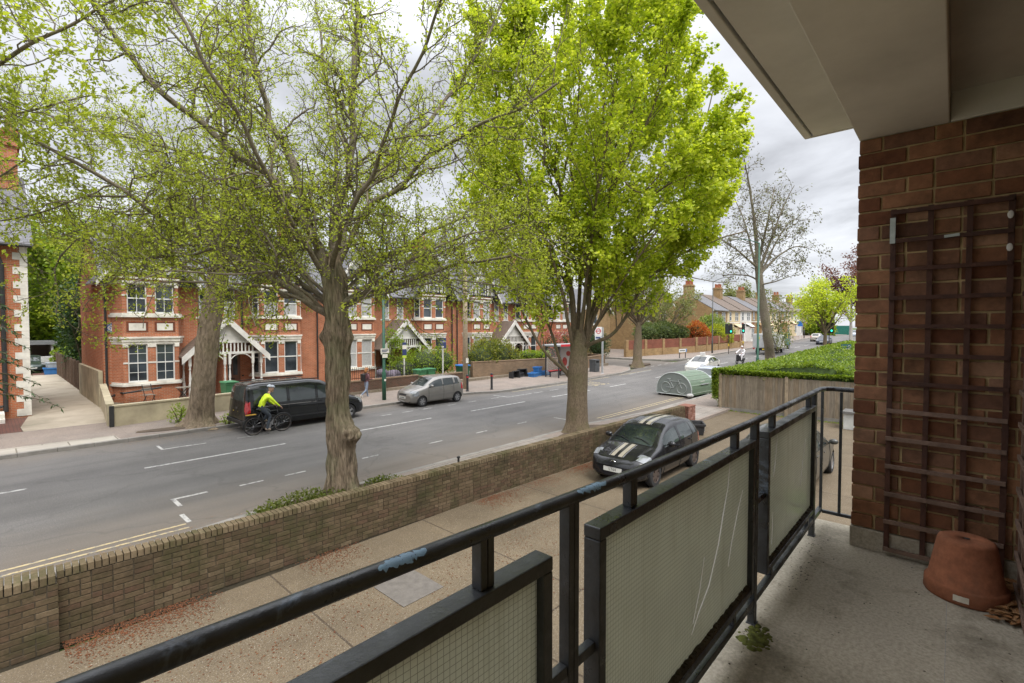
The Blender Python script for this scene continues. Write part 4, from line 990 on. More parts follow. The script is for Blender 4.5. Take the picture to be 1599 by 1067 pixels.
# ================================================================== YELLOW BRICK HOUSES ON THE RIGHT
def gable_house(x0, x1, y0, y1, z0, eav, apex, label, wins, m=YEL, barge=WHITE):
    h = thing('brick_house', label, 'house', ((x0 + x1) / 2, y0, z0)); w = (x1 - x0) / 2; d = y1 - y0; e = eav - z0; a = apex - z0
    b = MB(); b.box(-w, w, 0, d, -1, e); b.prism([(-w, e), (w, e), (0, a)], d); b.build('wall', m, h)
    b = MB()
    for s in (-1, 1): k = (a - e) / w; roofslab(b, [(0, -.35, a + .12), (0, d + .3, a + .12), (s * (w + .4), d + .3, e + .12 - .4 * k), (s * (w + .4), -.35, e + .12 - .4 * k)], .1)
    rf = b.build('roof', SLATE, h); b = MB()
    for s in (-1, 1): k = (a - e) / w; b.prism([(0, a + .14), (0, a - .2), (s * (w + .42), e - .2 - .4 * k), (s * (w + .42), e + .12 - .4 * k)], .06, Matrix.Translation((0, -.42, 0)))
    b.build('bargeboard', barge, rf)
    for (wx, wz, ww, wh) in wins:
        window(h, wx - ww / 2, wx + ww / 2, wz, wz + wh, -.002, (1, 0), 0)
        q = MB(); q.box(wx - ww / 2 - .1, wx + ww / 2 + .1, -.1, .02, wz - .14, wz); q.build('sill', STONE, h)
        q = MB(); n = 9; P = [(wx + (ww / 2 + .1) * math.cos(math.pi * i / n), wz + wh + .04 + .28 * math.sin(math.pi * i / n)) for i in range(n + 1)]; q.prism(P, .05, Matrix.Translation((0, -.045, 0))); q.build('window_arch', REDW, h)
    b = MB(); b.box(-.5, .5, d * .5, d * .5 + .9, a - .5, a + 1.6); ch = b.build('chimney', m, rf)
    b = MB()
    for k in range(3): b.lathe([(.14, 0), (.1, .55), (.13, .6), (.08, .6)], (-.3 + k * .3, d * .5 + .45, a + 1.6), 8)
    b.build('chimney_pot', POTM, ch, smooth=True); return h
gable_house(50.6, 57.4, 34.5, 44, .5, 6.1, 9.0, 'yellow brick house with a white-edged gable, seen just right of the bright maple trunk', [(-.6, 3.9, 1.5, 1.9), (-.6, .9, 1.7, 1.7)])
gable_house(63.5, 74.5, 33.5, 43, .7, 7.6, 10.6, 'large yellow brick house half hidden by trees behind the red and yellow wall', [(-3, 4.2, 1.4, 2), (2.6, 4.2, 1.4, 2.1), (-3, .9, 1.6, 2), (2.8, .9, 1.8, 2)])
CREAM = plain('cream_render', (.60, .50, .32), .85, .1, 2); WHR = plain('white_render', (.62, .61, .58), .85, .08, 2)
def far_house(i, label):
    x = 78 + i * 6.5; h = thing('terraced_house', label, 'house', (x, 28.2, gz(x)), 0, 'pale terraced houses in the distance on the right')
    m = (YEL, CREAM, WHR, YEL, CREAM, CREAM, YEL, CREAM, WHR, YEL, WHR, CREAM, YEL, CREAM)[i]
    b = MB(); b.box(0, 6.49, 0, 9, -1.5, 5.9)
    for q_ in (.003, 6.487): b.add([(q_, .03, 5.9), (q_, 8.97, 5.9), (q_, 4.5, 8.62)], [(0, 1, 2)])
    b.build('wall', m, h)
    b = MB(); b.add([(3.3, 0, -1), (3.7, -.8, -1), (5.5, -.8, -1), (5.9, 0, -1), (3.3, 0, 2.9), (3.7, -.8, 2.9), (5.5, -.8, 2.9), (5.9, 0, 2.9)], [(0, 1, 5, 4), (1, 2, 6, 5), (2, 3, 7, 6)])
    roofslab(b, [(3.1, 0, 3.5), (3.6, -.95, 2.9), (5.6, -.95, 2.9), (6.1, 0, 3.5)], .06); b.build('bay', m, h)
    b = MB(); b.box(-.05, 6.54, -.12, .0, 5.65, 5.9); b.box(0, 6.49, -.03, 0, 3.6, 3.8); b.build('stonework', STONE, h)
    b = MB(); b.box(3.2, 6.0, -.84, -.805, 2.65, 2.85); b.box(.9, 2.0, -.03, -.002, 3.3, 3.6); b.build('brick_band', REDW, h)
    for (a, c, z0, z1, y) in ((.9, 1.9, 4.0, 5.5, 0), (3.8, 4.55, 4.0, 5.5, 0), (4.7, 5.45, 4.0, 5.5, 0), (3.85, 4.55, .8, 2.6, -.8), (4.65, 5.35, .8, 2.6, -.8)): window(h, a, c, z0, z1, y - .002, (0, 0), 0)
    MB().box(.9, 1.9, -.04, -.002, 0, 2.3).build('door', plain('brown_door', (.13, .055, .03)), h)
    b = MB(); roofslab(b, [(0, -.35, 5.8), (6.5, -.35, 5.8), (6.5, 4.5, 8.7), (0, 4.5, 8.7)], .1); roofslab(b, [(0, 4.505, 8.7), (6.5, 4.505, 8.7), (6.5, 9.3, 5.8), (0, 9.3, 5.8)], .1)
    rf = b.build('roof', CTILE if i % 3 else SLATE, h)
    if i % 2 == 0:
        ch = MB().box(-.7, .7, 3.3, 4.6, 7.4, 10.0).box(-.78, .78, 3.2, 4.7, 9.7, 9.85).build('chimney', YEL, rf); b = MB()
        for k in range(6): b.lathe([(.15, 0), (.11, .6), (.14, .65), (.08, .65)], (-.5 + (k % 3) * .5, 3.6 + (k // 3) * .6, 10.0), 8)
        b.build('chimney_pot', POTM, ch, smooth=True)
names = ['yellow brick terraced house at the left end of the distant terrace', 'cream terraced house, second from the left end of the distant terrace', 'white terraced house left of the tall green lamp post in the distance',
         'yellow brick terraced house just right of the tall green lamp post', 'cream terraced house, fifth from the left in the distant terrace', 'cream terraced house behind the tree trunk leaning by the lorry', 'yellow terraced house behind the red car in the distance',
         'cream terraced house left of the narrow white one in the distance', 'white fronted terraced house above the blue sign in the distance', 'yellow terraced house left of the bright green roadside tree', 'white terraced house behind the bright green roadside tree',
         'cream terraced house hidden behind the bright green roadside tree', 'yellow terraced house, next to last at the far right of the terrace', 'cream terraced house at the far right end of the terrace']
for i in range(14): far_house(i, names[i])
eh = gable_house(182, 194, 30, 42, 1.8, 8.5, 12, 'brown brick house with a plain side wall in the far distance by the purple tree', [(2, 5, 1.5, 2)], GREYB)
# ================================================================== VEHICLES
CARGLASS = windowglass('car_glass', (.012, .016, .016), .02)
TYRE = plain('tyre', (.02, .02, .021), .85, .2, 12)
ALLOY = plain('alloy', (.42, .42, .43), .3, .1, 8, metal=.8)
ALLOYD = plain('alloy_dark', (.16, .13, .12), .35, .15, 8, metal=.7)
LAMPW = plain('headlamp', (.17, .18, .19), .08, .15, 14, spec=.8, coat=.8)
LAMPR = plain('tail_lamp', (.42, .015, .018), .12, .15, 14, coat=.8)
TRIMB = plain('black_trim', (.014, .014, .015), .5, .2, 10)
CHROME = plain('chrome', (.62, .62, .63), .15, .05, 8, metal=1)
PLATEW = plain('plate_white', (.66, .66, .62), .5, .03); PLATEY = plain('plate_yellow', (.66, .48, .03), .5, .03)
def paint(name, c, metal=.0, rough=.22):
    return plain(name, c, rough, .05, 2, metal=metal, coat=.55, spec=.25)
def wheel(parent, x, y, r, w, side, rim, spokes=7, dark=TYRE):
    o = thing('wheel', None, None, (x, y, r)); o.parent = parent
    Mx = Matrix.Rotation(R(90) * -side, 4, 'X')
    b = MB(); b.lathe([(r * .64, -w / 2), (r * .93, -w / 2), (r, -w * .32), (r, w * .32), (r * .93, w / 2), (r * .64, w / 2), (r * .62, 0), (r * .64, -w / 2)], n=28, M=Mx); b.build('tyre', dark, o, smooth=False)
    b = MB(); b.lathe([(r * .655, w * .1), (r * .655, w * .47), (r * .60, w * .47), (r * .58, w * .2)], n=28, M=Mx)
    b.lathe([(.0005, w * .42), (r * .13, w * .42), (r * .15, w * .2)], n=14, M=Mx)
    for k in range(spokes):
        th = 6.283 * k / spokes; c, s = math.cos(th), math.sin(th); t = .045 * r / .3
        P = [Vector((r * .1 * c - s * t * .7, r * .1 * s + c * t * .7, w * .41)), Vector((r * .1 * c + s * t * .7, r * .1 * s - c * t * .7, w * .41)), Vector((r * .62 * c + s * t, r * .62 * s - c * t, w * .44)), Vector((r * .62 * c - s * t, r * .62 * s + c * t, w * .44))]
        vs = [Mx @ p for p in P] + [Mx @ (p - Vector((0, 0, w * .14))) for p in P]
        b.add(vs, [(0, 1, 2, 3), (7, 6, 5, 4), (0, 4, 5, 1), (1, 5, 6, 2), (2, 6, 7, 3), (3, 7, 4, 0)])
    b.build('rim', rim, o)
    b = MB(); b.lathe([(.001, -w * .1), (r * .62, -w * .1)], n=20, M=Mx); b.build('brake_disc', DARK, o)
    return o
def lerpk(keys):
    xs = np.array([k[0] for k in keys]); ys = np.array([k[1] for k in keys])
    def f(x):
        # smooth monotone-ish interpolation
        return np.interp(x, xs, ys)
    return f
def smooth1(a, n=2):
    a = a.copy()
    for _ in range(n): a[1:-1] = a[:-2] * .25 + a[1:-1] * .5 + a[2:] * .25
    return a
def vehicle(name, label, cat, spec, paintm, loc, rz, group=None, rimm=ALLOY, plate=None, plate_text=None):
    """a car lofted from side profile, plan and tumblehome; x runs from nose (0) to tail (L)"""
    q = spec; L, Wd = q['L'], q['W'] / 2
    o = thing(name, label, cat, loc, rz, group)
    xs = np.unique(np.round(np.concatenate([np.linspace(0, .35, 12), np.linspace(.35, L - .5, int((L - .85) / .055)), np.linspace(L - .5, L, 18), np.array(q.get('xs', []))]), 4))
    top = smooth1(lerpk(q['top'])(xs), 1); bot = smooth1(lerpk(q['bot'])(xs)); belt = smooth1(lerpk(q['belt'])(xs), 1); wid = smooth1(lerpk(q['wid'])(xs), 2) * Wd; wr = smooth1(lerpk(q['wr'])(xs), 2) * Wd
    belt = np.minimum(belt, top - .02)
    seg = [2, 2, 3, 5, 3, 6, 2, 8]; n = len(xs)
    ctrl = []
    edge = belt + (top - belt) * .86
    z0 = lambda k: bot + k * (belt - bot)
    wr2 = np.where(top - belt > .12, wr, np.minimum(wid - .07, wr))
    ctrl = [(0 * xs, bot), (wid - .14, bot), (wid - .045, bot + .05), (wid - .008, z0(.38)), (wid, z0(.66)), (wid - .028, belt), (wr2, edge), (wr2 - .13, top - .022), (0 * xs, top)]
    rows = []; segid = []
    for s_, k in enumerate(seg):
        for j in range(k):
            t = j / k; a, c = ctrl[s_], ctrl[s_ + 1]
            bow = (.018 * math.sin(math.pi * t) if s_ in (5,) else .012 * math.sin(math.pi * t) if s_ == 7 else 0)
            rows.append((a[0] + (c[0] - a[0]) * t + (bow if s_ == 5 else 0), a[1] + (c[1] - a[1]) * (t if s_ != 7 else t ** .7))); segid.append(s_)
    rows.append(ctrl[-1]); nh = len(rows)
    Y = np.stack([r[0] for r in rows], 1); Z = np.stack([r[1] for r in rows], 1)          # n x nh
    Xg = np.repeat(xs[:, None], nh, 1)
    # bow the nose and tail in plan
    nose = q.get('nose', .16); kx = np.clip(1 - xs / .9, 0, 1)[:, None]; kt = np.clip(1 - (L - xs) / .8, 0, 1)[:, None]
    Xg = Xg + (Y / Wd) ** 2 * nose * kx - (Y / Wd) ** 2 * q.get('tail', .08) * kt
    full = lambda A, m=1: np.concatenate([A, (A[:, ::-1] * m)[:, 1:]], 1)
    X2, Y2, Z2 = full(Xg), full(Y, -1), full(Z); sg = segid + segid[::-1]; nf = X2.shape[1]
    ar = q['r'] * 1.13; wx = q['wheels']
    side = np.zeros(nf, bool)
    for j in range(nf): side[j] = True
    dele = np.zeros((n, nf), bool)
    for c in wx:
        d = np.hypot(X2 - c, Z2 - q['r']); ins = (d < ar) & (np.abs(Y2) > Wd - .2) & (Z2 < belt[:, None] - .02)
        dele |= ins & (d < ar * .93)
        k = np.where(d > 1e-3, ar / np.maximum(d, 1e-3), 1)
        X2 = np.where(ins, c + (X2 - c) * k, X2); Z2 = np.where(ins, q['r'] + (Z2 - q['r']) * k, Z2)
    V = np.stack([X2, Y2, Z2], 2); idx = np.arange(n * nf).reshape(n, nf)
    du = np.gradient(V, axis=0); dv = np.gradient(V, axis=1); N = np.cross(du, dv); N /= (np.linalg.norm(N, axis=2, keepdims=True) + 1e-9)
    mid = V[:, nf // 2]; 
    if N[n // 2, nf // 2, 2] < 0: N = -N
    cen = .25 * (V[:-1, :-1] + V[1:, :-1] + V[1:, 1:] + V[:-1, 1:]); cx, cy, cz = cen[..., 0], cen[..., 1], cen[..., 2]
    sgf = np.array(sg)[None, :].repeat(n - 1, 0)
    tb = (.5 * ((top - belt)[:-1] + (top - belt)[1:]))[:, None]
    bz = (.5 * (belt[:-1] + belt[1:]))[:, None]; tz = (.5 * (top[:-1] + top[1:]))[:, None]
    xm = (.5 * (xs[:-1] + xs[1:]))[:, None].repeat(nf - 1, 1)
    gl = np.zeros_like(cx, dtype=int)
    ws0, ws1 = q['screen']; rg0, rg1 = q['rear']
    toprow = sgf >= 6
    gl[(toprow) & (xm > ws0) & (xm < ws1) & (sgf == 7)] = 1
    gl[(toprow) & (xm > rg0) & (xm < rg1) & (sgf == 7)] = 2
    jj = np.arange(nf - 1)[None, :].repeat(n - 1, 0); fr = np.minimum(jj, nf - 2 - jj); w0 = sum(seg[:5])
    for k, (a, c) in enumerate(q['win']):
        ok = (sgf == 5) & (xm > a) & (xm < c) & (tb > .16) & (fr >= w0) & (fr < w0 + 5)
        gl[ok & (cy > 0)] = 10 + k; gl[ok & (cy < 0)] = 20 + k
    F = np.stack([idx[:-1, :-1], idx[1:, :-1], idx[1:, 1:], idx[:-1, 1:]], 2)
    dq = dele[:-1, :-1] & dele[1:, :-1] & dele[1:, 1:] & dele[:-1, 1:]
    def part(nm, mask, m, off=0.0, parent=o, smooth=True, solid=False):
        f = F[mask & ~dq]
        if len(f) == 0: return None
        u, inv = np.unique(f.ravel(), return_inverse=True); vv = V.reshape(-1, 3)[u] + N.reshape(-1, 3)[u] * off
        return mesh_obj(nm, vv.tolist(), inv.reshape(-1, 4).tolist(), m, parent, smooth=smooth)
    trimz = q.get('trim', .0)
    body = part('body', (gl == 0) & ~((cz < trimz) & (sgf < 4)), paintm)
    if trimz: part('sill_trim', (gl == 0) & (cz < trimz) & (sgf < 4), TRIMB)
    # ends
    b = MB()
    for i in (0, n - 1): b.add([tuple(p) for p in V[i]], [tuple(range(nf))])
    b.build('bumper', paintm, o)
    # dark gasket behind the glass edges then the panes
    part('windscreen', gl == 1, CARGLASS, -.004); part('rear_window', gl == 2, CARGLASS, -.004)
    for k in range(len(q['win'])):
        part('side_window', gl == 10 + k, CARGLASS, -.006); part('side_window', gl == 20 + k, CARGLASS, -.006)
    # black surround strip along the beltline
    part('window_trim', (gl == 0) & (sgf == 5) & (xm > q['win'][0][0] - .08) & (xm < q['win'][-1][1] + .06) & (tb > .14) & (fr == w0), TRIMB, .002)
    for cxl in q['seams']:
        for s in (1, -1):
            k = int(np.argmin(np.abs(xs - cxl))); P = [V[k, j] + N[k, j] * .003 for j in range(seg[0] + 2, sum(seg[:5]) + 1)]
            if s < 0: P = [(p[0], -p[1], p[2]) for p in P]
            MB().tube(P, .006, 4).build('door_seam', TRIMB, body)
    for hx in q['handles']:
        for s in (1, -1):
            k = int(np.argmin(np.abs(xs - hx))); z = belt[k] - .10; MB().bar((hx - .08, s * (wid[k] + .012), z), (hx + .08, s * (wid[k] + .012), z), .02, .028).build('door_handle', q.get('handlem', paintm), body)
    # lamps, grille, plate
    for (nm, m, x0, x1, y0, y1, zz0, zz1) in q['patches']:
        for s in (1, -1):
            k = (xm >= x0) & (xm <= x1) & (cy * s >= y0) & (cy * s <= y1) & (cz >= zz0) & (cz <= zz1) & (gl == 0)
            if y0 < 0 and s < 0: continue
            part(nm, k, m, .006)
    for (nm, m, x, w, za, zb, pf) in q['boxes']:
        MB().box(x - .015, x + .012, -w / 2, w / 2, za, zb).build(nm, m, o, bevel=.006)
    for s in (1, -1):
        k = int(np.argmin(np.abs(xs - q['mirror']))); y = wid[k] + .10; z = belt[k] + .09
        b = MB(); b.ell((q['mirror'], s * y, z), (.07, .11, .075), 12, 8); b.bar((q['mirror'] + .02, s * (wid[k] - .03), z - .04), (q['mirror'], s * y, z - .02), .05, .04); b.build('wing_mirror', q.get('mirrorm', paintm), o, smooth=True)
    for c in wx:
        for s in (1, -1):
            wheel(o, c, s * (Wd - .11), q['r'], .19, s, rimm, q.get('spokes', 7))
        b = MB(); vs = []
        for i in range(17):
            th = math.pi * i / 16
            for y in (Wd - .03, Wd - .30, -(Wd - .30), -(Wd - .03)): vs.append((c + ar * 1.0 * math.cos(th), y, q['r'] + ar * math.sin(th)))
        b.add(vs, [(4 * i + k, 4 * i + 4 + k, 4 * i + 5 + k, 4 * i + 1 + k) for i in range(16) for k in (0, 2)]); b.box(c - ar, c + ar, Wd - .34, Wd - .30, bot.min(), q['r'] + ar * .9); b.box(c - ar, c + ar, -Wd + .30, -Wd + .34, bot.min(), q['r'] + ar * .9); b.build('wheel_arch', DARK, o)
    pf = lambda m_, x, w, za, zb, tx, r_: None
    if plate:
        x, z, m_, rot = plate; pl = MB().box(x - .012, x + .012, -.26, .26, z, z + .11).build('number_plate', m_, o)
        if plate_text: text_obj('plate_lettering', plate_text, .10, TRIMB, pl, (x - .0135 if rot < 0 else x + .0135, 0, z + .055), (R(90), 0, R(-90) if rot < 0 else R(90)), .001)
    o['_grid'] = 0; del o['_grid']
    return o, part, dict(xm=xm, cx=cx, cy=cy, cz=cz, gl=gl, sgf=sgf, xs=xs, top=top, wid=wid, belt=belt, V=V, N=N)
HATCH = dict(L=3.9, W=1.69, r=.30, wheels=(.78, 3.27), nose=.20, tail=.10,
    top=[(0, .56), (.03, .64), (.12, .735), (.4, .83), (.75, .91), (.98, .955), (1.08, .99), (1.62, 1.34), (1.9, 1.43), (2.4, 1.475), (3.0, 1.455), (3.42, 1.39), (3.56, 1.33), (3.78, .98), (3.84, .90), (3.9, .72)],
    bot=[(0, .30), (.1, .22), (.6, .2), (3.3, .21), (3.75, .28), (3.9, .36)],
    belt=[(0, .52), (.1, .66), (.4, .77), (.9, .87), (1.2, .91), (3.2, 1.0), (3.6, 1.02), (3.8, .90), (3.9, .68)],
    wid=[(0, .74), (.06, .84), (.2, .93), (.5, .985), (1, 1), (3.0, 1), (3.5, .98), (3.75, .93), (3.9, .84)],
    wr=[(0, .6), (.9, .82), (1.1, .82), (1.7, .74), (2.5, .72), (3.3, .70), (3.6, .70), (3.9, .7)],
    screen=(1.05, 1.66), rear=(3.50, 3.74), win=[(1.32, 2.22), (2.30, 3.10), (3.18, 3.42)], seams=(1.28, 2.26, 3.0), handles=(2.08, 2.92), mirror=1.42,
    patches=[('headlight', LAMPW, .16, .48, .54, .80, .63, .84), ('grille', TRIMB, .0, .10, 0, .50, .28, .44), ('tail_light', LAMPR, 3.62, 3.86, .58, .84, .72, 1.02), ('fog_light', TRIMB, .02, .2, .55, .74, .30, .42)],
    boxes=[])
import copy as _cp
def variant(base, **k): q = dict(base); q.update(k); return q
BLK = paint('black_car_paint', (.012, .012, .014)); 
# ---- black hatchback with cream bonnet stripes, on the forecourt
mz, part, g = vehicle('parked_car', 'glossy black hatchback with cream racing stripes parked on the forecourt by the garden wall', 'car', HATCH, BLK, (10.72, 6.36, 0), R(.0), None, ALLOYD, (.03, .40, PLATEW, -1), 'LT64')
STR = plain('cream_stripe', (.29, .262, .205), .3, .06, 4, coat=.6); STG = plain('stripe_edge', (.17, .17, .175), .3, .05, 4, coat=.6)
for (a, c) in ((.05, .165),):
    for nm, x0, x1 in (('bonnet_stripe', .20, .95), ('roof_stripe', 1.72, 3.38)):
        for s in (1, -1):
            b = MB(); e = MB(); vs = []; ve = []
            for x in np.linspace(x0, x1, 28):
                k = int(np.argmin(np.abs(g['xs'] - x))); t = float(np.interp(x, g['xs'], g['top'])); sh = .0
                vs += [(x, s * a, t + .006), (x, s * c, t + .002)]; ve += [(x, s * (c + .02), t + .004), (x, s * (c + .045), t + .0015)]
            f = [(2 * i, 2 * i + 2, 2 * i + 3, 2 * i + 1) for i in range(27)]
            b.add(vs, f).build(nm, STR, mz); e.add(ve, f).build(nm, STG, mz)
# winged emblem and grille bar
b = MB(); b.tube([(.055 , .075 * math.cos(t), .62 + .055 * math.sin(t)) for t in [6.283 * i / 20 for i in range(20)]], .009, 6, closed=True)
b.tube([(.05, -.07, .64), (.045, -.035, .625), (.045, 0, .60), (.045, .035, .625), (.05, .07, .64)], .008, 6); b.build('badge', CHROME, mz)
MB().tube([(.16, -.5, .64), (.075, -.25, .585), (.05, 0, .575), (.075, .25, .585), (.16, .5, .64)], .012, 6).build('grille_bar', CHROME, mz)
MB().tube([(.20, -.60, .56), (.10, -.50, .34), (.06, 0, .28), (.10, .50, .34), (.20, .60, .56)], .012, 6).build('grille_surround', ALLOY, mz)
for s in (0, 1): MB().tube([(1.06, -.5 + s * .6, 1.0), (1.18, -.2 + s * .6, 1.065), (1.2, .05 + s * .55, 1.075)], .01, 5).build('wiper', TRIMB, mz)
# ---- silver-grey small hatchback
SMALL = variant(HATCH, L=3.54, W=1.59, r=.275, wheels=(.70, 3.02), nose=.16, tail=.06,
    top=[(0, .60), (.03, .70), (.12, .80), (.35, .88), (.7, .96), (.86, 1.0), (.95, 1.04), (1.5, 1.38), (1.8, 1.46), (2.3, 1.49), (2.9, 1.47), (3.2, 1.42), (3.3, 1.36), (3.46, 1.02), (3.5, .94), (3.54, .75)],
    bot=[(0, .28), (.1, .21), (.6, .19), (3.0, .20), (3.4, .26), (3.54, .34)],
    belt=[(0, .55), (.1, .70), (.4, .82), (.8, .90), (1.1, .93), (2.9, 1.0), (3.3, 1.03), (3.46, .92), (3.54, .70)],
    wid=[(0, .76), (.06, .86), (.2, .95), (.5, .99), (1, 1), (2.8, 1), (3.2, .985), (3.45, .94), (3.54, .86)],
    wr=[(0, .6), (.8, .82), (1.0, .82), (1.6, .77), (2.5, .76), (3.2, .74), (3.54, .74)],
    screen=(.95, 1.54), rear=(3.24, 3.43), win=[(1.16, 2.0), (2.08, 2.78), (2.85, 3.12)], seams=(1.12, 2.04, 2.74), handles=(1.86, 2.62), mirror=1.22,
    patches=[('headlight', LAMPW, .06, .42, .42, .78, .58, .82), ('grille', TRIMB, .0, .05, 0, .30, .58, .67), ('lower_grille', TRIMB, .0, .12, 0, .52, .28, .38), ('tail_light', LAMPR, 3.3, 3.52, .56, .80, .70, 1.05)], handlem=CHROME, spokes=6)
kg = paint('grey_metallic', (.27, .255, .235), .55, .3)
kk, part, g = vehicle('parked_car', 'small silver-grey hatchback parked facing left at the far kerb', 'car', SMALL, kg, (14.35, 20.72, 0), R(-1), None, ALLOY, (.005, .43, PLATEW, -1), None)
for s in (1, -1): MB().bar((1.1, s * .80, .56), (2.9, s * .80, .60), .012, .04).build('side_moulding', kg, kk)
b = MB()
for k in range(6): b.box(-.012, -.008, -.2 + k * .068, -.16 + k * .068, .455, .515)
b.build('plate_lettering', TRIMB, kk)
# ---- black people carrier
VAN = dict(L=5.2, W=1.93, r=.335, wheels=(.92, 4.22), nose=.20, tail=.05,
    top=[(0, .62), (.03, .74), (.12, .88), (.5, 1.02), (.95, 1.13), (1.12, 1.19), (1.85, 1.74), (2.1, 1.85), (2.6, 1.91), (4.6, 1.90), (4.98, 1.85), (5.08, 1.74), (5.14, 1.25), (5.17, 1.0), (5.2, .55)],
    bot=[(0, .30), (.1, .24), (.7, .22), (4.4, .24), (5.0, .30), (5.2, .36)],
    belt=[(0, .58), (.1, .78), (.5, .93), (1.0, 1.03), (1.3, 1.08), (4.7, 1.12), (5.05, 1.12), (5.15, .98), (5.2, .5)],
    wid=[(0, .76), (.06, .86), (.25, .95), (.6, .99), (1, 1), (4.6, 1), (5.0, .985), (5.12, .96), (5.2, .93)],
    wr=[(0, .6), (1.0, .84), (1.2, .84), (1.9, .82), (3, .82), (5.0, .81), (5.2, .81)],
    screen=(1.14, 1.90), rear=(5.01, 5.15), win=[(1.45, 2.32), (2.42, 3.50), (3.58, 4.86)], seams=(1.42, 2.38, 3.54), handles=(2.22, 2.55), mirror=1.62,
    patches=[('headlight', LAMPW, .08, .55, .52, .9, .70, .98), ('grille', TRIMB, 0, .1, 0, .5, .55, .75), ('tail_light', LAMPR, 4.98, 5.19, .80, .97, .78, 1.22)], boxes=[], spokes=5)
vn, part, g = vehicle('parked_van', 'long black people carrier van parked at the far kerb beyond the cyclist', 'van', VAN, paint('van_black', (.010, .011, .012)), (11.75, 20.62, 0), R(180), None, ALLOY, None)
b = MB(); b.box(5.165, 5.178, -.30, .22, .70, .82); b.build('number_plate', PLATEY, vn)
MB().box(5.10, 5.235, -.9, .9, .36, .50).build('rear_bumper', TRIMB, vn, bevel=.03)
part('rear_window', (g['xm'] > 5.06) & (g['xm'] < 5.16) & (np.abs(g['cy']) < .70) & (g['cz'] > 1.15) & (g['cz'] < 1.75), CARGLASS, .006)
for s in (1, -1):
    MB().bar((1.0, s * .955, .47), (4.9, s * .955, .50), .02, .06).build('side_moulding', TRIMB, vn)
    MB().bar((2.4, s * .968, .98), (4.9, s * .968, 1.0), .012, .018).build('chrome_strip', CHROME, vn)
    MB().bar((2.2, s * .72, 1.925), (4.8, s * .70, 1.915), .03, .035).build('roof_rail', TRIMB, vn)
MB().tube([(5.15, 0, .95), (5.17, .06, .97), (5.17, .06, .91), (5.15, 0, .95)], .01, 5).build('badge', CHROME, vn)
# ---- white taxi with a roof sign
SALOON = variant(HATCH, L=4.48, W=1.76, r=.31, wheels=(.88, 3.58), nose=.22, tail=.14,
    top=[(0, .55), (.03, .62), (.14, .72), (.5, .83), (.95, .93), (1.1, .98), (1.9, 1.37), (2.2, 1.45), (2.6, 1.48), (3.3, 1.40), (3.9, 1.20), (4.2, 1.08), (4.34, 1.02), (4.42, .9), (4.48, .7)],
    bot=[(0, .28), (.1, .2), (.6, .18), (3.6, .18), (4.3, .26), (4.48, .34)],
    belt=[(0, .5), (.1, .64), (.5, .76), (1.0, .87), (1.3, .91), (3.6, 1.0), (4.1, 1.0), (4.35, .92), (4.48, .66)],
    wid=[(0, .72), (.06, .82), (.25, .93), (.6, .985), (1.2, 1), (3.4, 1), (4.0, .97), (4.3, .92), (4.48, .82)],
    wr=[(0, .6), (1.0, .82), (1.2, .82), (2.0, .72), (2.8, .71), (3.6, .68), (4.2, .66), (4.48, .66)],
    screen=(1.06, 1.96), rear=(3.36, 4.1), win=[(1.5, 2.45), (2.53, 3.35), (3.42, 3.75)], seams=(1.45, 2.49, 3.3), handles=(2.32, 3.2), mirror=1.58,
    patches=[('headlight', LAMPW, .12, .6, .52, .86, .60, .84), ('grille', TRIMB, .0, .14, 0, .62, .28, .42), ('tail_light', LAMPR, 4.2, 4.46, .56, .88, .72, 1.0)])
wp = paint('white_car_paint', (.62, .60, .55), 0, .3)
tx, part, g = vehicle('taxi', 'white taxi with a small white roof sign driving towards the camera behind the bike hangar', 'taxi', SALOON, wp, (39.4, 15.9, gz(40)), R(0), None, ALLOY, (.02, .42, PLATEW, -1))
MB().box(2.15, 2.3, -.22, .22, 1.47, 1.72).build('roof_sign', emit('taxi_sign', (.62, .60, .58), .05), tx, bevel=.04)
# ---- parked silver car, car by the flats, the far cars
sp_ = paint('pale_silver', (.42, .45, .50), .5, .3)
vehicle('parked_car', 'pale blue-silver hatchback parked right behind the bike hangar', 'car', HATCH, sp_, (30.3, 12.0, 0), 0, None, ALLOY, (.03, .40, PLATEW, -1))
vehicle('parked_car', 'dark grey hatchback beyond the balcony railing, parked beside the flats', 'car', HATCH, paint('dark_grey_paint', (.055, .055, .05), .3, .3), (16.75, 3.27, 0), R(180), None, ALLOY)
vehicle('parked_car', 'dark green car parked nose-out in front of the white garage', 'car', HATCH, paint('dark_green_paint', (.035, .05, .045), .3, .3), (2.75, 57.2, .14), R(90), None, ALLOY, (.03, .40, PLATEW, -1))
vehicle('car', 'dark blue-grey car coming down the hill by the traffic lights', 'car', SALOON, paint('navy_paint', (.05, .055, .075), .3, .3), (90, 15.6, gz(91)), 0, None, ALLOY, (.03, .42, PLATEW, -1))
vehicle('car', 'pale beige hatchback climbing the hill right of the traffic light', 'car', HATCH, paint('beige_paint', (.46, .42, .36), .2, .3), (104, 18.3, gz(102)), R(180), None, ALLOY)
vehicle('car', 'silver car in the far distance at the right edge of the road view', 'car', SALOON, sp_, (131, 16.6, gz(131)), 0, None, ALLOY)
vehicle('parked_car', 'bright red car parked in a front yard behind the lorry', 'car', SMALL, paint('red_paint', (.45, .02, .02), 0, .25), (92.2, 25.2, gz(91)), R(200), None, ALLOY)
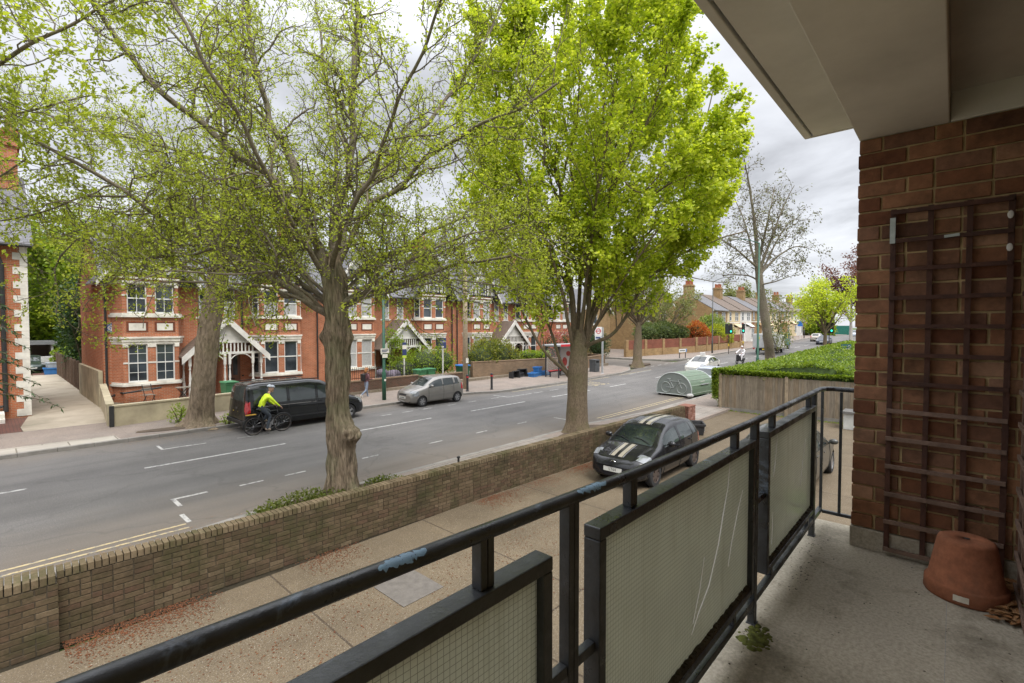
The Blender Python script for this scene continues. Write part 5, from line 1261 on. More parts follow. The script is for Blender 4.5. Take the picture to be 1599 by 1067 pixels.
# ---- green tipper lorry and white box lorry, seen from behind
GREENP = paint('lorry_green', (.02, .12, .085), 0, .35)
def lorry(label, loc, tip=True):
    o = thing('lorry', label, 'lorry', loc)
    b = MB(); b.box(-.5, 5.6, -.45, .45, .5, .8); b.build('chassis', TRIMB, o)
    b = MB(); b.prism([(3.9, .6), (5.6, .6), (5.6, 1.5), (5.3, 2.35), (3.9, 2.4)], 2.0, Matrix.Translation((0, -1, 0))); b.build('cab', GREENP if tip else wp, o, bevel=.06)
    MB().prism([(4.3, 1.55), (5.35, 1.55), (5.1, 2.25), (4.3, 2.25)], 2.02, Matrix.Translation((0, -1.01, 0))).build('side_window', CARGLASS, o)
    if tip:
        b = MB(); b.box(-.6, 3.8, -1.05, 1.05, .85, .95); b.box(-.6, 3.8, -1.05, -1.0, .95, 1.6); b.box(-.6, 3.8, 1.0, 1.05, .95, 1.6); b.box(3.75, 3.8, -1, 1, .95, 2.3); b.build('tipper_body', GREENP, o)
        b = MB(); b.box(-.66, -.6, -1.05, .0, .9, 1.55); b.build('tailgate', plain('chevron_yellow', (.66, .55, .03), .5), o)
        c = MB()
        for k in range(3): c.add([(-.664, -1.0 + k * .35, .92), (-.664, -.85 + k * .35, .92), (-.664, -.68 + k * .35 - .0, 1.5), (-.664, -.83 + k * .35, 1.5)], [(0, 1, 2, 3)])
        c.build('chevron', LAMPR, o)
        MB().box(-.65, -.6, .03, 1.05, .9, 1.55).build('tailgate', GREENP, o)
        b = MB()
        for x in (-.5, 1.6, 3.7): b.bar((x, -1.02, 1.6), (x, -1.02, 2.35), .06, .06); b.bar((x, 1.02, 1.6), (x, 1.02, 2.35), .06, .06)
        b.bar((-.5, -1.02, 2.35), (3.7, -1.02, 2.35), .05, .05); b.bar((-.5, 1.02, 2.35), (3.7, 1.02, 2.35), .05, .05); b.bar((-.5, -1.05, 2.35), (-.5, 1.05, 2.35), .05, .06); b.build('rack', plain('rack_yellow', (.5, .36, .05), .6), o)
    else:
        MB().box(-.6, 3.8, -1.1, 1.1, .85, 2.55).build('box_body', plain('box_grey', (.48, .48, .47), .5, .1, 2), o, bevel=.03)
        b = MB(); b.box(-.63, -.6, -1.02, -.02, .95, 2.45); b.box(-.63, -.6, .02, 1.02, .95, 2.45); b.build('rear_door', plain('box_door', (.42, .43, .43), .5, .1, 2), o)
        MB().box(-.64, -.6, -.5, .0, .62, .76).build('number_plate', PLATEY, o); MB().box(-.66, -.63, .3, .6, 1.9, 2.2).build('warning_sign', plain('chevron_yellow', (.66, .55, .03), .5), o)
    for s in (1, -1):
        MB().box(-.66, -.6, s * .95 - .1, s * .95 + .1, .68, .84).build('tail_light', LAMPR, o)
        for x in (.7, 4.8): wheel(o, x, s * .88, .42, .26, s, ALLOY, 6)
    return o
lorry('white box lorry seen from behind, just left of the tall green lamp post', (64.5, 17.2, gz(64)), False)
lorry('dark green tipper lorry with yellow and red chevrons on its tail', (72.5, 18.3, gz(73)), True)
# ================================================================== PEOPLE
SKIN = plain('skin', (.46, .27, .19), .6, .08, 20)
HIVIS = plain('lime_jacket', (.60, .78, .02), .6, .12, 7); JEAN = plain('denim', (.20, .24, .32), .85, .2, 14); DJEAN = plain('dark_trousers', (.045, .055, .07), .85, .2, 14)
MAROON = plain('maroon_jacket', (.13, .055, .065), .8, .2, 9); HAIRG = plain('auburn_hair', (.30, .12, .035), .7, .3, 30); SHOEW = plain('pale_shoes', (.55, .52, .48), .7, .1, 9); SHOEB = plain('beige_shoes', (.38, .30, .24), .7, .1, 9)
ROBE = plain('white_robe', (.66, .63, .64), .8, .08, 5); HAIRD = plain('dark_hair', (.04, .03, .025), .7, .3, 30)
def figure(name, label, loc, rz, joints, bones, mats, extra=None):
    """joints: name -> (x, y, z, radius); bones: (a, b, material index). One continuous skinned body."""
    o = thing(name, label, 'person', loc, rz)
    nm = list(joints); ix = {k: i for i, k in enumerate(nm)}
    me = bpy.data.meshes.new('skel'); me.from_pydata([joints[k][:3] for k in nm], [(ix[a], ix[b]) for a, b, _ in bones], [])
    t = bpy.data.objects.new('skel', me); COL.objects.link(t)
    sk = t.modifiers.new('skin', 'SKIN'); sk.use_smooth_shade = True; sk.branch_smoothing = .3
    for i, k in enumerate(nm):
        r = joints[k][3]; rr = r if hasattr(r, '__len__') else (r, r); me.skin_vertices[0].data[i].radius = rr
        me.skin_vertices[0].data[i].use_root = (k == 'pelvis')
    sb = t.modifiers.new('sub', 'SUBSURF'); sb.levels = 1; sb.render_levels = 1
    dg = bpy.context.evaluated_depsgraph_get(); m2 = bpy.data.meshes.new_from_object(t.evaluated_get(dg))
    bpy.data.objects.remove(t); bpy.data.meshes.remove(me)
    m2.name = 'body'; m2.materials.clear()
    for m in mats: m2.materials.append(m)
    A = np.array([joints[a][:3] for a, b, _ in bones]); B = np.array([joints[b][:3] for a, b, _ in bones]); MI = [c for _, _, c in bones]
    RA = np.array([np.mean(joints[a][3]) for a, b, _ in bones]); RB = np.array([np.mean(joints[b][3]) for a, b, _ in bones])
    for p in m2.polygons:
        c = np.array(p.center); d = B - A; tt = np.clip(((c - A) * d).sum(1) / (d * d).sum(1), 0, 1); dist = np.linalg.norm(A + d * tt[:, None] - c, axis=1) - (RA + (RB - RA) * tt) 
        p.material_index = MI[int(np.argmin(dist))]; p.use_smooth = True
    bo = bpy.data.objects.new('body', m2); COL.objects.link(bo); bo.parent = o
    return o
def hand(j, bones, side, wrist, d, mi, curl=(0, 0, -1)):
    """palm with five fingers; d points from wrist to fingertips, curl is the bending direction"""
    w = Vector(wrist); d = Vector(d).normalized(); c = Vector(curl).normalized(); a = d.cross(c).normalized(); P = w + d * .075
    j[side + '_palm'] = (*P, .026); bones.append((side + '_wrist', side + '_palm', mi))
    for k, (off, ln) in enumerate(((-.030, .070), (-.011, .082), (.010, .078), (.029, .060))):
        f0 = P + a * off + d * .02; f1 = f0 + d * ln * .45 + c * .012; f2 = f1 + d * ln * .2 + c * ln * .5
        j[f'{side}_f{k}a'] = (*f0, .0095); j[f'{side}_f{k}b'] = (*f1, .009); j[f'{side}_f{k}c'] = (*f2, .0075)
        bones += [(side + '_palm', f'{side}_f{k}a', mi), (f'{side}_f{k}a', f'{side}_f{k}b', mi), (f'{side}_f{k}b', f'{side}_f{k}c', mi)]
    t0 = w + d * .03 - a * .035; t1 = t0 + d * .04 - a * .015 + c * .015
    j[side + '_t0'] = (*t0, .011); j[side + '_t1'] = (*t1, .009); bones += [(side + '_wrist', side + '_t0', mi), (side + '_t0', side + '_t1', mi)]
def face(o, c, tilt=0, hair=None, r=.098):
    """eyes, nose, mouth and ears on a head centred at c, looking along +x"""
    M = Matrix.Translation(c) @ Matrix.Rotation(tilt, 4, 'Y')
    hd = MB(); hd.ell((0, 0, 0), (r * 1.02, r * .80, r * 1.18), 20, 14, M=None); hd.ell((r * .93, 0, -r * .1), (.022, .016, .03), 8, 6); hd.ell((r * .55, 0, -r * .95), (.045, .04, .03), 10, 6)
    for s in (1, -1): hd.ell((-.005, s * r * .82, -.01), (.022, .010, .032), 8, 6)
    hd.v = [tuple(M @ Vector(v)) for v in hd.v]; h = hd.build('head', SKIN, o, smooth=True)
    e = MB()
    for s in (1, -1): e.ell((r * .92, s * .034, .012), (.010, .014, .009), 8, 6)
    e.v = [tuple(M @ Vector(v)) for v in e.v]; e.build('eyes', plain('eye_dark', (.03, .025, .02), .3), h)
    m = MB(); m.ell((r * .86, 0, -r * .62), (.012, .026, .008), 8, 5); m.v = [tuple(M @ Vector(v)) for v in m.v]; m.build('mouth', plain('lips', (.34, .13, .11), .5), h)
    return M
# ---- cyclist and bicycle
BX, BY = 6.78, 19.36
bk = thing('bicycle', 'black touring bicycle with mudguards and rear rack, ridden past the van', 'bicycle', (BX, BY, 0), R(1))
def bwheel(x):
    w = thing('wheel', None, None, (x, 0, .345)); w.parent = bk
    b = MB(); b.tube([(.335 * math.cos(6.283 * i / 40), 0, .335 * math.sin(6.283 * i / 40)) for i in range(40)], .019, 8, closed=True); b.build('tyre', TYRE, w, smooth=True)
    b = MB(); b.tube([(.308 * math.cos(6.283 * i / 40), 0, .308 * math.sin(6.283 * i / 40)) for i in range(40)], .010, 6, closed=True); b.build('rim', ALLOYD, w)
    b = MB()
    for k in range(14):
        th = 6.283 * k / 14; b.tube([(.02 * math.cos(th + .8), .02 * (-1) ** k, .02 * math.sin(th + .8)), (.305 * math.cos(th), 0, .305 * math.sin(th))], .0018, 4)
    b.cyl((0, -.05, 0), (0, .05, 0), .02, .02, 8); b.build('spokes', ALLOY, w)
bwheel(0); bwheel(1.06)
FRM = plain('bike_frame', (.03, .032, .034), .35, .1, 8)
b = MB(); BB = (.42, 0, .28); ST = (.26, 0, .84); HT = (.86, 0, .86); HB = (.90, 0, .70)
for p0, p1, r in ((BB, ST, .016), (ST, HT, .015), (BB, HB, .018), (HT, HB, .018), (HB, (1.06, .045, .345), .012), (HB, (1.06, -.045, .345), .012)): b.tube([p0, p1], r, 8)
for s in (1, -1): b.tube([BB, (0, s * .06, .345)], .01, 6); b.tube([ST, (0, s * .06, .345)], .009, 6)
b.build('frame', FRM, bk, smooth=True)
b = MB(); b.ell((.22, 0, .97), (.14, .07, .035), 12, 6); b.cyl(ST, (.23, 0, .96), .013, .013, 8); b.build('saddle', TRIMB, bk, smooth=True)
b = MB(); b.tube([(.86, 0, .86), (.84, 0, .98), (.90, 0, 1.0)], .014, 8); b.tube([(.86, -.27, .99), (.90, -.22, 1.0), (.90, .22, 1.0), (.86, .27, .99)], .013, 8); b.build('handlebar', TRIMB, bk)
b = MB(); b.cyl((.42, -.10, .28), (.42, .10, .28), .02, .02, 8); b.cyl((.42, -.05, .28), (.42, -.045, .28), .095, .095, 20); b.bar((.42, -.08, .28), (.47, -.08, .12), .02, .025); b.bar((.42, .08, .28), (.37, .08, .44), .02, .025); b.box(.42, .52, -.17, -.08, .105, .125); b.box(.32, .42, .08, .17, .43, .45); b.build('crankset', ALLOYD, bk)
b = MB()
for xc, a0, a1 in ((0, 20, 190), (1.06, 10, 150)):
    P = [(xc + .375 * math.cos(R(a)), 0, .345 + .375 * math.sin(R(a))) for a in range(a0, a1, 8)]; b.tube(P, .02, 6)
b.build('mudguard', TRIMB, bk)
b = MB(); b.box(-.30, .12, -.07, .07, .755, .77); 
for s in (1, -1): b.tube([(0, s * .06, .36), (-.12, s * .07, .755)], .006, 5); b.tube([(0, s * .06, .36), (.05, s * .07, .755)], .006, 5)
b.build('rear_rack', TRIMB, bk)
MB().box(-.27, .08, -.06, .06, .772, .80).build('rack_strap', plain('strap_orange', (.45, .26, .03), .6), bk)
J = {}; Bn = []
J['pelvis'] = (.24, 0, 1.03, .135); J['waist'] = (.30, 0, 1.18, .13); J['chest'] = (.42, 0, 1.38, (.145, .165)); J['neck'] = (.545, 0, 1.53, .065); J['skull'] = (.62, 0, 1.63, .07)
Bn += [('pelvis', 'waist', 0), ('waist', 'chest', 0), ('chest', 'neck', 0), ('neck', 'skull', 2)]
for s, k in ((-1, 'r'), (1, 'l')):
    J[k + '_sh'] = (.50, s * .19, 1.44, .075); J[k + '_el'] = (.66, s * .27, 1.22, .055); J[k + '_wrist'] = (.845, s * .245, 1.05, .036)
    Bn += [('chest', k + '_sh', 0), (k + '_sh', k + '_el', 0), (k + '_el', k + '_wrist', 0)]
    J[k + '_hip'] = (.26, s * .10, .98, .10)
    J[k + '_kn'] = ((.64, s * .12, .84, .066) if s > 0 else (.56, s * .12, .68, .066)); J[k + '_an'] = ((.40, s * .13, .50, .045) if s > 0 else (.42, s * .13, .20, .045))
    J[k + '_toe'] = ((.56, s * .13, .46, .04) if s > 0 else (.58, s * .13, .155, .04)); J[k + '_heel'] = ((.34, s * .13, .47, .038) if s > 0 else (.35, s * .13, .17, .038))
    Bn += [('pelvis', k + '_hip', 1), (k + '_hip', k + '_kn', 1), (k + '_kn', k + '_an', 1), (k + '_an', k + '_toe', 3), (k + '_an', k + '_heel', 3)]
    hand(J, Bn, k, J[k + '_wrist'][:3], (.6, 0, -.45), 2, (-.2, 0, -1))
cy = figure('person', 'cyclist in a bright lime jacket and white helmet riding past the black van', (BX, BY, 0), R(1), J, Bn, [HIVIS, DJEAN, SKIN, SHOEB])
M_ = face(cy, (.655, 0, 1.70), .25)
b = MB(); b.ell((0, 0, 0), (.15, .115, .105), 18, 10); b.v = [tuple(Matrix.Translation((.645, 0, 1.775)) @ Matrix.Rotation(.2, 4, 'Y') @ Vector((v[0], v[1], max(v[2], -.01)))) for v in b.v]; hm = b.build('helmet', plain('helmet_pale', (.42, .46, .52), .35, .25, 25), cy, smooth=True)
b = MB()
for y in (-.06, -.02, .02, .06): b.tube([(.645 + .13 * math.cos(t), y, 1.775 + .098 * math.sin(t)) for t in [R(20 + 14 * i) for i in range(9)]], .008, 5)
b.build('helmet_vent', TRIMB, hm)
# ---- pedestrian
J = {}; Bn = []
J['pelvis'] = (0, 0, .88, .125); J['waist'] = (.01, 0, 1.05, .12); J['chest'] = (.02, 0, 1.25, (.125, .16)); J['neck'] = (.03, 0, 1.40, .06); J['skull'] = (.05, 0, 1.50, .065)
Bn += [('pelvis', 'waist', 0), ('waist', 'chest', 0), ('chest', 'neck', 0), ('neck', 'skull', 2)]
for s, k in ((-1, 'r'), (1, 'l')):
    J[k + '_sh'] = (.02, s * .185, 1.33, .068); J[k + '_el'] = (.02 if s < 0 else -.06, s * .25, 1.07, .052); J[k + '_wrist'] = ((.26, s * .20, 1.07, .034) if s < 0 else (.12, s * .26, .90, .034))
    Bn += [('chest', k + '_sh', 0), (k + '_sh', k + '_el', 0), (k + '_el', k + '_wrist', 0)]
    J[k + '_hip'] = (0, s * .09, .84, .095); f = s > 0
    J[k + '_kn'] = ((.10, s * .09, .46, .064) if f else (-.06, s * .09, .47, .064)); J[k + '_an'] = ((.16, s * .09, .09, .043) if f else (-.38, s * .09, .24, .043)); J[k + '_toe'] = ((.32, s * .10, .04, .038) if f else (-.32, s * .10, .06, .038)); J[k + '_heel'] = ((.12, s * .09, .04, .038) if f else (-.44, s * .09, .22, .036))
    Bn += [('pelvis', k + '_hip', 1), (k + '_hip', k + '_kn', 1), (k + '_kn', k + '_an', 1), (k + '_an', k + '_toe', 3), (k + '_an', k + '_heel', 3)]
    hand(J, Bn, k, J[k + '_wrist'][:3], (1, 0, 0) if s < 0 else (.3, 0, -1), 2, (0, 0, -1) if s < 0 else (1, 0, 0))
pd = figure('person', 'pedestrian in a maroon jacket and pale jeans walking along the far pavement', (14.2, 23.9, .12), R(3), J, Bn, [MAROON, JEAN, SKIN, SHOEW])
face(pd, (.06, 0, 1.57), .12)
b = MB(); b.ell((.03, 0, 1.62), (.115, .10, .10), 16, 10); b.ell((-.03, 0, 1.52), (.08, .095, .13), 14, 8); b.build('hair', HAIRG, pd, smooth=True)
bp_ = MB(); bp_.box(-.27, -.11, -.14, .14, .98, 1.38); tag(bp_.build('backpack', TRIMB, bevel=.04), 'black backpack worn by the pedestrian in maroon', 'backpack').location = (14.2, 23.9, .12)
for s in (1, -1): MB().tube([(-.13, s * .10, 1.36), (.0, s * .11, 1.44), (.14, s * .11, 1.34), (.15, s * .12, 1.18), (-.12, s * .13, 1.04)], .016, 6).build('strap', TRIMB, bpy.data.objects['backpack'])
# ---- white-robed rider on a small scooter, mostly behind the hedge
sc = thing('scooter', 'small dark motor scooter mostly hidden by the hedge', 'scooter', (51.4, 15.6, gz(52)), R(172))
b = MB()
for x in (0, 1.25):
    b.tube([(x + .2 * math.cos(6.283 * i / 20), 0, .24 + .2 * math.sin(6.283 * i / 20)) for i in range(20)], .05, 8, closed=True)
b.build('wheel', TYRE, sc, smooth=True)
b = MB(); b.prism([(-.3, .55), (.5, .5), (.6, .28), (.95, .28), (1.05, .9), (1.15, .9), (1.2, .35), (.2, .2), (-.1, .3)], .3, Matrix.Translation((0, -.15, 0))); b.build('body', TRIMB, sc, bevel=.04)
MB().ell((.12, 0, .74), (.38, .14, .07), 12, 6).build('seat', DARK, sc, smooth=True); MB().tube([(1.0, -.3, 1.02), (1.08, 0, .98), (1.0, .3, 1.02)], .02, 6).build('handlebar', TRIMB, sc)
J = {}; Bn = []
J['pelvis'] = (.1, 0, .92, .15); J['waist'] = (.12, 0, 1.08, .16); J['chest'] = (.16, 0, 1.28, (.15, .20)); J['neck'] = (.2, 0, 1.45, .065); J['skull'] = (.22, 0, 1.55, .065)
Bn += [('pelvis', 'waist', 0), ('waist', 'chest', 0), ('chest', 'neck', 0), ('neck', 'skull', 1)]
for s, k in ((-1, 'r'), (1, 'l')):
    J[k + '_sh'] = (.18, s * .22, 1.37, .085); J[k + '_el'] = (.48, s * .36, 1.16, .07); J[k + '_wrist'] = (.86, s * .27, 1.06, .045); J[k + '_hip'] = (.14, s * .11, .86, .12); J[k + '_kn'] = (.58, s * .16, .80, .085); J[k + '_an'] = (.70, s * .15, .36, .05); J[k + '_toe'] = (.86, s * .15, .32, .045)
    Bn += [('chest', k + '_sh', 0), (k + '_sh', k + '_el', 0), (k + '_el', k + '_wrist', 0), ('pelvis', k + '_hip', 0), (k + '_hip', k + '_kn', 0), (k + '_kn', k + '_an', 0), (k + '_an', k + '_toe', 2)]
    hand(J, Bn, k, J[k + '_wrist'][:3], (1, 0, -.3), 1, (0, 0, -1))
rd = figure('person', 'rider in loose white clothes and white cap beyond the hedge', (51.4, 15.6, gz(52)), R(172), J, Bn, [ROBE, SKIN, TRIMB])
face(rd, (.24, 0, 1.62), .05); b = MB(); b.ell((.22, 0, 1.68), (.125, .11, .10), 14, 8); b.build('cap', ROBE, rd, smooth=True)
# ================================================================== STREET FURNITURE
LGREEN = plain('lamp_post_green', (.018, .085, .05), .45, .15, 5); POLEW = plain('telegraph_wood', (.42, .33, .235), .9, .25, 7, bmp=.4); GALV = plain('galvanised_steel', (.40, .41, .42), .5, .12, 8, metal=.3)
BLUEB = plain('blue_plastic', (.03, .15, .40), .5, .15, 6); BLACKP = plain('black_plastic', (.028, .028, .030), .55, .25, 6); BING = plain('bin_green', (.02, .085, .04), .5, .15, 6); REDP = plain('sign_red', (.48, .02, .03), .4, .05); NAVY = plain('sign_navy', (.025, .04, .12), .5, .08); LIME = plain('sign_lime', (.42, .55, .05), .5, .08)
def lamp_post(loc, h, label, m, arm=(0, -1), r=.10, sign=False):
    o = thing('street_lamp', label, 'street lamp', loc, 0, 'street lamps'); ax = Vector((arm[0], arm[1], 0))
    b = MB(); b.tube([(0, 0, -.05), (0, 0, 1.5), (0, 0, 1.55), (0, 0, h)], [r, r, r * .72, r * .5], 12); b.build('post', m, o, smooth=True)
    b = MB(); P = [Vector((0, 0, h - .02)) + ax * (1.6 * t) + Vector((0, 0, .5 * math.sin(t * 1.5))) for t in [i / 8 for i in range(9)]]; b.tube(P, .035, 8); b.build('arm', m, o)
    e = P[-1]; b = MB(); b.ell(e + ax * .25, (.16 + .22 * abs(ax.x), .16 + .22 * abs(ax.y), .07), 12, 6); b.build('lamp_head', GALV, o, smooth=True)
    if sign:
        b = MB(); b.box(-.26, .26, -.115, -.10, 2.55, 2.80); b.box(-.16, .16, -.115, -.10, 2.30, 2.50); sg_ = b.build('sign_plate', STONE, o)
        b = MB(); b.box(-.2, .2, -.12, -.114, 2.69, 2.74); b.box(-.2, .1, -.12, -.114, 2.61, 2.65); b.build('lettering', NAVY, sg_)
        MB().cyl((0, -.105, 1.1), (0, -.12, 1.1), .06, .06, 10).build('sticker', STONE, o)
    return o
lamp_post((14.5, 22.6, .12), 10.5, 'tall green street lamp on the far pavement beside the walking pedestrian', LGREEN, (0, -1), .11, True)
lamp_post((38.8, 10.75, .12 + gz(38.8)), 10.0, 'tall green street lamp rising behind the hedge beside the bare tree', LGREEN, (0, 1), .115)
lamp_post((62.3, 22.6, .12 + gz(62)), 9.0, 'dark street lamp in front of the orange maple and brick wall', plain('lamp_dark', (.05, .055, .05), .5), (0, -1), .10)
lamp_post((112, 22.4, .12 + gz(112)), 8.5, 'distant dark street lamp beyond the bright green tree', MATS['lamp_dark'], (0, -1), .09)
tp = thing('telegraph_pole', 'bare wooden telegraph pole on the far pavement left of the bollards', 'pole', (20.5, 22.75, .1))
MB().tube([(0, 0, 0), (0, 0, 5), (0, 0, 8.6)], [.17, .145, .11], 14).build('pole', POLEW, tp, smooth=True)
b = MB(); b.bar((-.5, 0, 8.1), (.5, 0, 8.1), .08, .08); [b.lathe([(.03, 0), (.05, .05), (.04, .12), (.01, .14)], (x, 0, 8.14), 8) for x in (-.42, -.15, .15, .42)]; b.build('crossbar', POLEW, tp)
MB().box(-.10, .10, -.19, -.16, 1.7, 2.0).build('notice', STONE, tp)
def bollard(loc, label):
    o = thing('bollard', label, 'bollard', loc, 0, 'black bollards with a red band'); b = MB(); b.lathe([(.10, 0), (.10, .05), (.075, .07), (.07, .80), (.085, .82), (.085, .84)], n=14); b.lathe([(.085, .93), (.085, 1.0), (.05, 1.05), (.001, 1.06)], n=14); b.build('post', BLACKP, o, smooth=False)
    b = MB(); b.lathe([(.083, .84), (.083, .93)], n=14); b.build('band', REDP, o)
bollard((19.95, 21.95, .118), 'black bollard with a red band just right of the telegraph pole'); bollard((21.55, 21.45, .118), 'black bollard with a red band standing alone in front of the brick wall')
def wheelie(loc, label, m, lid, rz=0, grp=None):
    o = thing('wheelie_bin', label, 'bin', loc, rz, grp); b = MB()
    b.add([(-.24, -.26, .05), (.24, -.26, .05), (.24, .26, .05), (-.24, .26, .05), (-.29, -.36, .98), (.29, -.36, .98), (.29, .34, .98), (-.29, .34, .98)], [(0, 3, 2, 1), (4, 5, 6, 7), (0, 1, 5, 4), (1, 2, 6, 5), (2, 3, 7, 6), (3, 0, 4, 7)]); b.box(-.31, .31, -.38, -.34, .90, .97)
    b.build('body', m, o, bevel=.02)
    b = MB(); b.prism([(-.32, .99), (.32, .99), (.28, 1.06), (-.28, 1.06)], .80, Matrix.Translation((0, -.41, 0))); b.build('lid', lid, o, bevel=.015)
    b = MB(); 
    for s in (1, -1): b.cyl((s * .22, .28, .10), (s * .27, .28, .10), .10, .10, 12)
    b.build('wheel', DARK, o); MB().tube([(-.24, .36, .95), (-.24, .42, .93), (.24, .42, .93), (.24, .36, .95)], .014, 6).build('handle', m, o); return o
w = wheelie((22.95, 25.75, .12), 'tall green wheelie bin with a blue lid by the brick wall', BING, BLUEB); w.scale = (1.15, 1.15, 1.2)
MB().box(-.1, .08, -.335, -.318, .58, .78).build('label', STONE, w)
LIDG = plain('lid_green', (.06, .20, .09), .5, .15, 6)
wheelie((19.6, 26.3, .2), 'left green-lidded wheelie bin behind the low wall and silver hatchback', LIDG, LIDG, .2); wheelie((20.5, 26.4, .2), 'right green-lidded wheelie bin behind the low wall and silver hatchback', LIDG, LIDG, -.1)
wheelie((8.15, 26.4, .34), 'mid green wheelie bin beside the white porch, behind the van', LIDG, LIDG, .1)
def crate(loc, label, m, rz=0, tilt=0, grp=None, paper=False, s=1, on=False):
    o = thing('crate', label, 'crate', loc, rz, grp); o.rotation_euler = (tilt, 0, rz); o.scale = (s, s, s); b = MB(); t = .02; Q = lambda z, e: [(-.27 - e, -.19 - e, z), (.27 + e, -.19 - e, z), (.27 + e, .19 + e, z), (-.27 - e, .19 + e, z)]
    b.add(Q(0, 0) + Q(.34, .04) + Q(.34, .02) + Q(.03, -.02), [(3, 2, 1, 0)] + [(i, (i + 1) % 4, 4 + (i + 1) % 4, 4 + i) for i in range(4)] + [(4 + i, 4 + (i + 1) % 4, 8 + (i + 1) % 4, 8 + i) for i in range(4)] + [(8 + i, 8 + (i + 1) % 4, 12 + (i + 1) % 4, 12 + i) for i in range(4)] + [(12, 13, 14, 15)])
    b.build('body', m, o, bevel=.008); b = MB(); b.box(-.33, .33, -.25, -.228, .28, .345); b.box(-.33, .33, .228, .25, .28, .345); b.box(-.335, -.308, -.23, .23, .28, .345); b.box(.308, .335, -.23, .23, .28, .345); b.build('rim', m, o, bevel=.004)
    if paper: MB().box(-.1, .12, -.258, -.252, .08, .24).build('paper_label', WHITE, o)
    return o
GC = 'recycling crates by the brick wall'
crate((26.75, 24.5, .44), 'black crate tipped on its side, leftmost by the brick wall', BLACKP, .1, R(88), GC, s=1.35); crate((27.5, 24.55, .12), 'black crate upright next to the tipped one', BLACKP, .3, 0, GC, s=1.3); crate((28.0, 24.75, .40), 'black crate leaning against the upright black one', BLACKP, -.3, R(70), GC, s=1.3)
crate((28.55, 23.9, .12), 'blue crate nearest the black crates, in front', BLUEB, .2, 0, GC, s=1.2); crate((29.35, 24.15, .12), 'blue crate under the topmost blue crate', BLUEB, 0, 0, GC, s=1.25); crate((29.4, 24.17, .55), 'topmost blue crate stacked on another blue crate', BLUEB, .25, 0, GC, s=1.1); crate((30.2, 24.1, .12), 'blue crate beside the bus shelter', BLUEB, -.2, 0, GC, s=1.25)
crate((18.35, 7.25, 0), 'black crate with white paper on it, on the forecourt by the end pier', BLACKP, R(30), 0, None, True, 1.25)
crate((3.75, 55.2, .14), 'blue crate by the green car at the end of the drive', BLUEB, 0, 0, None, s=1.6); crate((3.85, 55.2, .68), 'pale crate on top of the blue crate at the end of the drive', plain('pale_plastic', (.4, .45, .5)), .2, 0, None, s=1.3)
tag(MB().lathe([(.26, 0), (.32, .8), (.34, .82), (.001, .86)], (4.7, 54.6, .14), 16).build('dustbin', plain('dustbin_grey', (.10, .11, .12), .6)), 'dark grey round bin by the fence at the end of the drive', 'bin')
def agent_sign(loc, h, w, label, bands, txt=None):
    o = thing('estate_agent_sign', label, 'sign', loc); MB().box(-.035, .035, 0, .07, 0, h).build('post', plain('sign_post_white', (.55, .54, .50), .7), o)
    for (za, zb, m) in bands: MB().box(-w / 2, w / 2, -.02, -.002, za, zb).build('board', m, o)
    if txt: text_obj('lettering', txt[0], txt[1], WHITE, o, (0, -.0205, txt[2]), (R(90), 0, 0), .002)
    return o
p = at_y(692, 560, 25.6); h0 = at_y(692, 528, 25.6).z; zb = at_y(692, 544, 25.6).z
o = agent_sign((p.x, 25.6, .3), h0 - .3, .50, 'navy estate agent board with white lettering on a tall white post behind the silver car', [(zb - .3, h0 - .3, NAVY)], ('Barbers', .155, h0 - .3 - .24))
b = MB(); b.box(-.18, .05, -.024, -.019, zb - .3 + .06, zb - .3 + .13); b.build('lettering', STONE, o)
p = at_y(631.5, 560, 25.6); h0 = at_y(631, 535, 25.6).z - .3; zs = at_y(631, 559, 25.6).z - .3
o = agent_sign((p.x, 25.6, .3), h0, .3, 'narrow navy and white estate agent board with a lime strip at its foot', [(h0 - .16, h0, NAVY), (h0 - .42, h0 - .165, STONE), (zs + .16, h0 - .425, NAVY), (zs, zs + .155, LIME)])
# ---- bus shelter and stop
bs = thing('bus_shelter', 'bus shelter with grey roof, red bench and a poster panel on the far pavement', 'bus shelter', (29.3, 22.0, .118))
b = MB()
for x in (.05, 1.75, 3.35):
    for y in (.05, 1.3): b.box(x - .04, x + .04, y - .04, y + .04, 0, 2.45)
b.build('post', BLACKP, bs); MB().box(-.15, 3.6, -.25, 1.5, 2.45, 2.60).build('roof', plain('shelter_roof', (.30, .31, .32), .5), bs, bevel=.03)
MB().box(-.1, 1.35, -.275, -.252, 2.46, 2.63).build('fascia_sign', REDP, bs)
b = MB(); b.box(.1, 1.7, .85, 1.15, .52, .57); b.build('bench', REDP, bs, bevel=.01); b = MB(); b.box(.1, 1.7, .97, 1.03, .44, .519); b.box(.2, .25, .95, 1.05, 0, .44); b.box(1.5, 1.55, .95, 1.05, 0, .44); b.box(.05, 1.75, .02, .08, .28, .33); b.build('bench_frame', BLACKP, bs)
GL2, ntg, bg_ = newmat('shelter_glass'); bg_.inputs['Base Color'].default_value = (.8, .85, .84, 1); bg_.inputs['Roughness'].default_value = .03; bg_.inputs['Alpha'].default_value = .18
MB().box(.1, 3.3, 1.29, 1.31, .25, 2.3).build('rear_glass', GL2, bs)
ad = MB().box(1.85, 1.97, -.02, 1.3, .12, 2.4).build('advert_panel', plain('advert_frame', (.5, .5, .5), .5), bs, bevel=.02)
MB().box(1.84, 1.849, .12, 1.16, .35, 2.2).build('poster', plain('poster_paper', (.56, .54, .52), .5, .1, 3), ad)
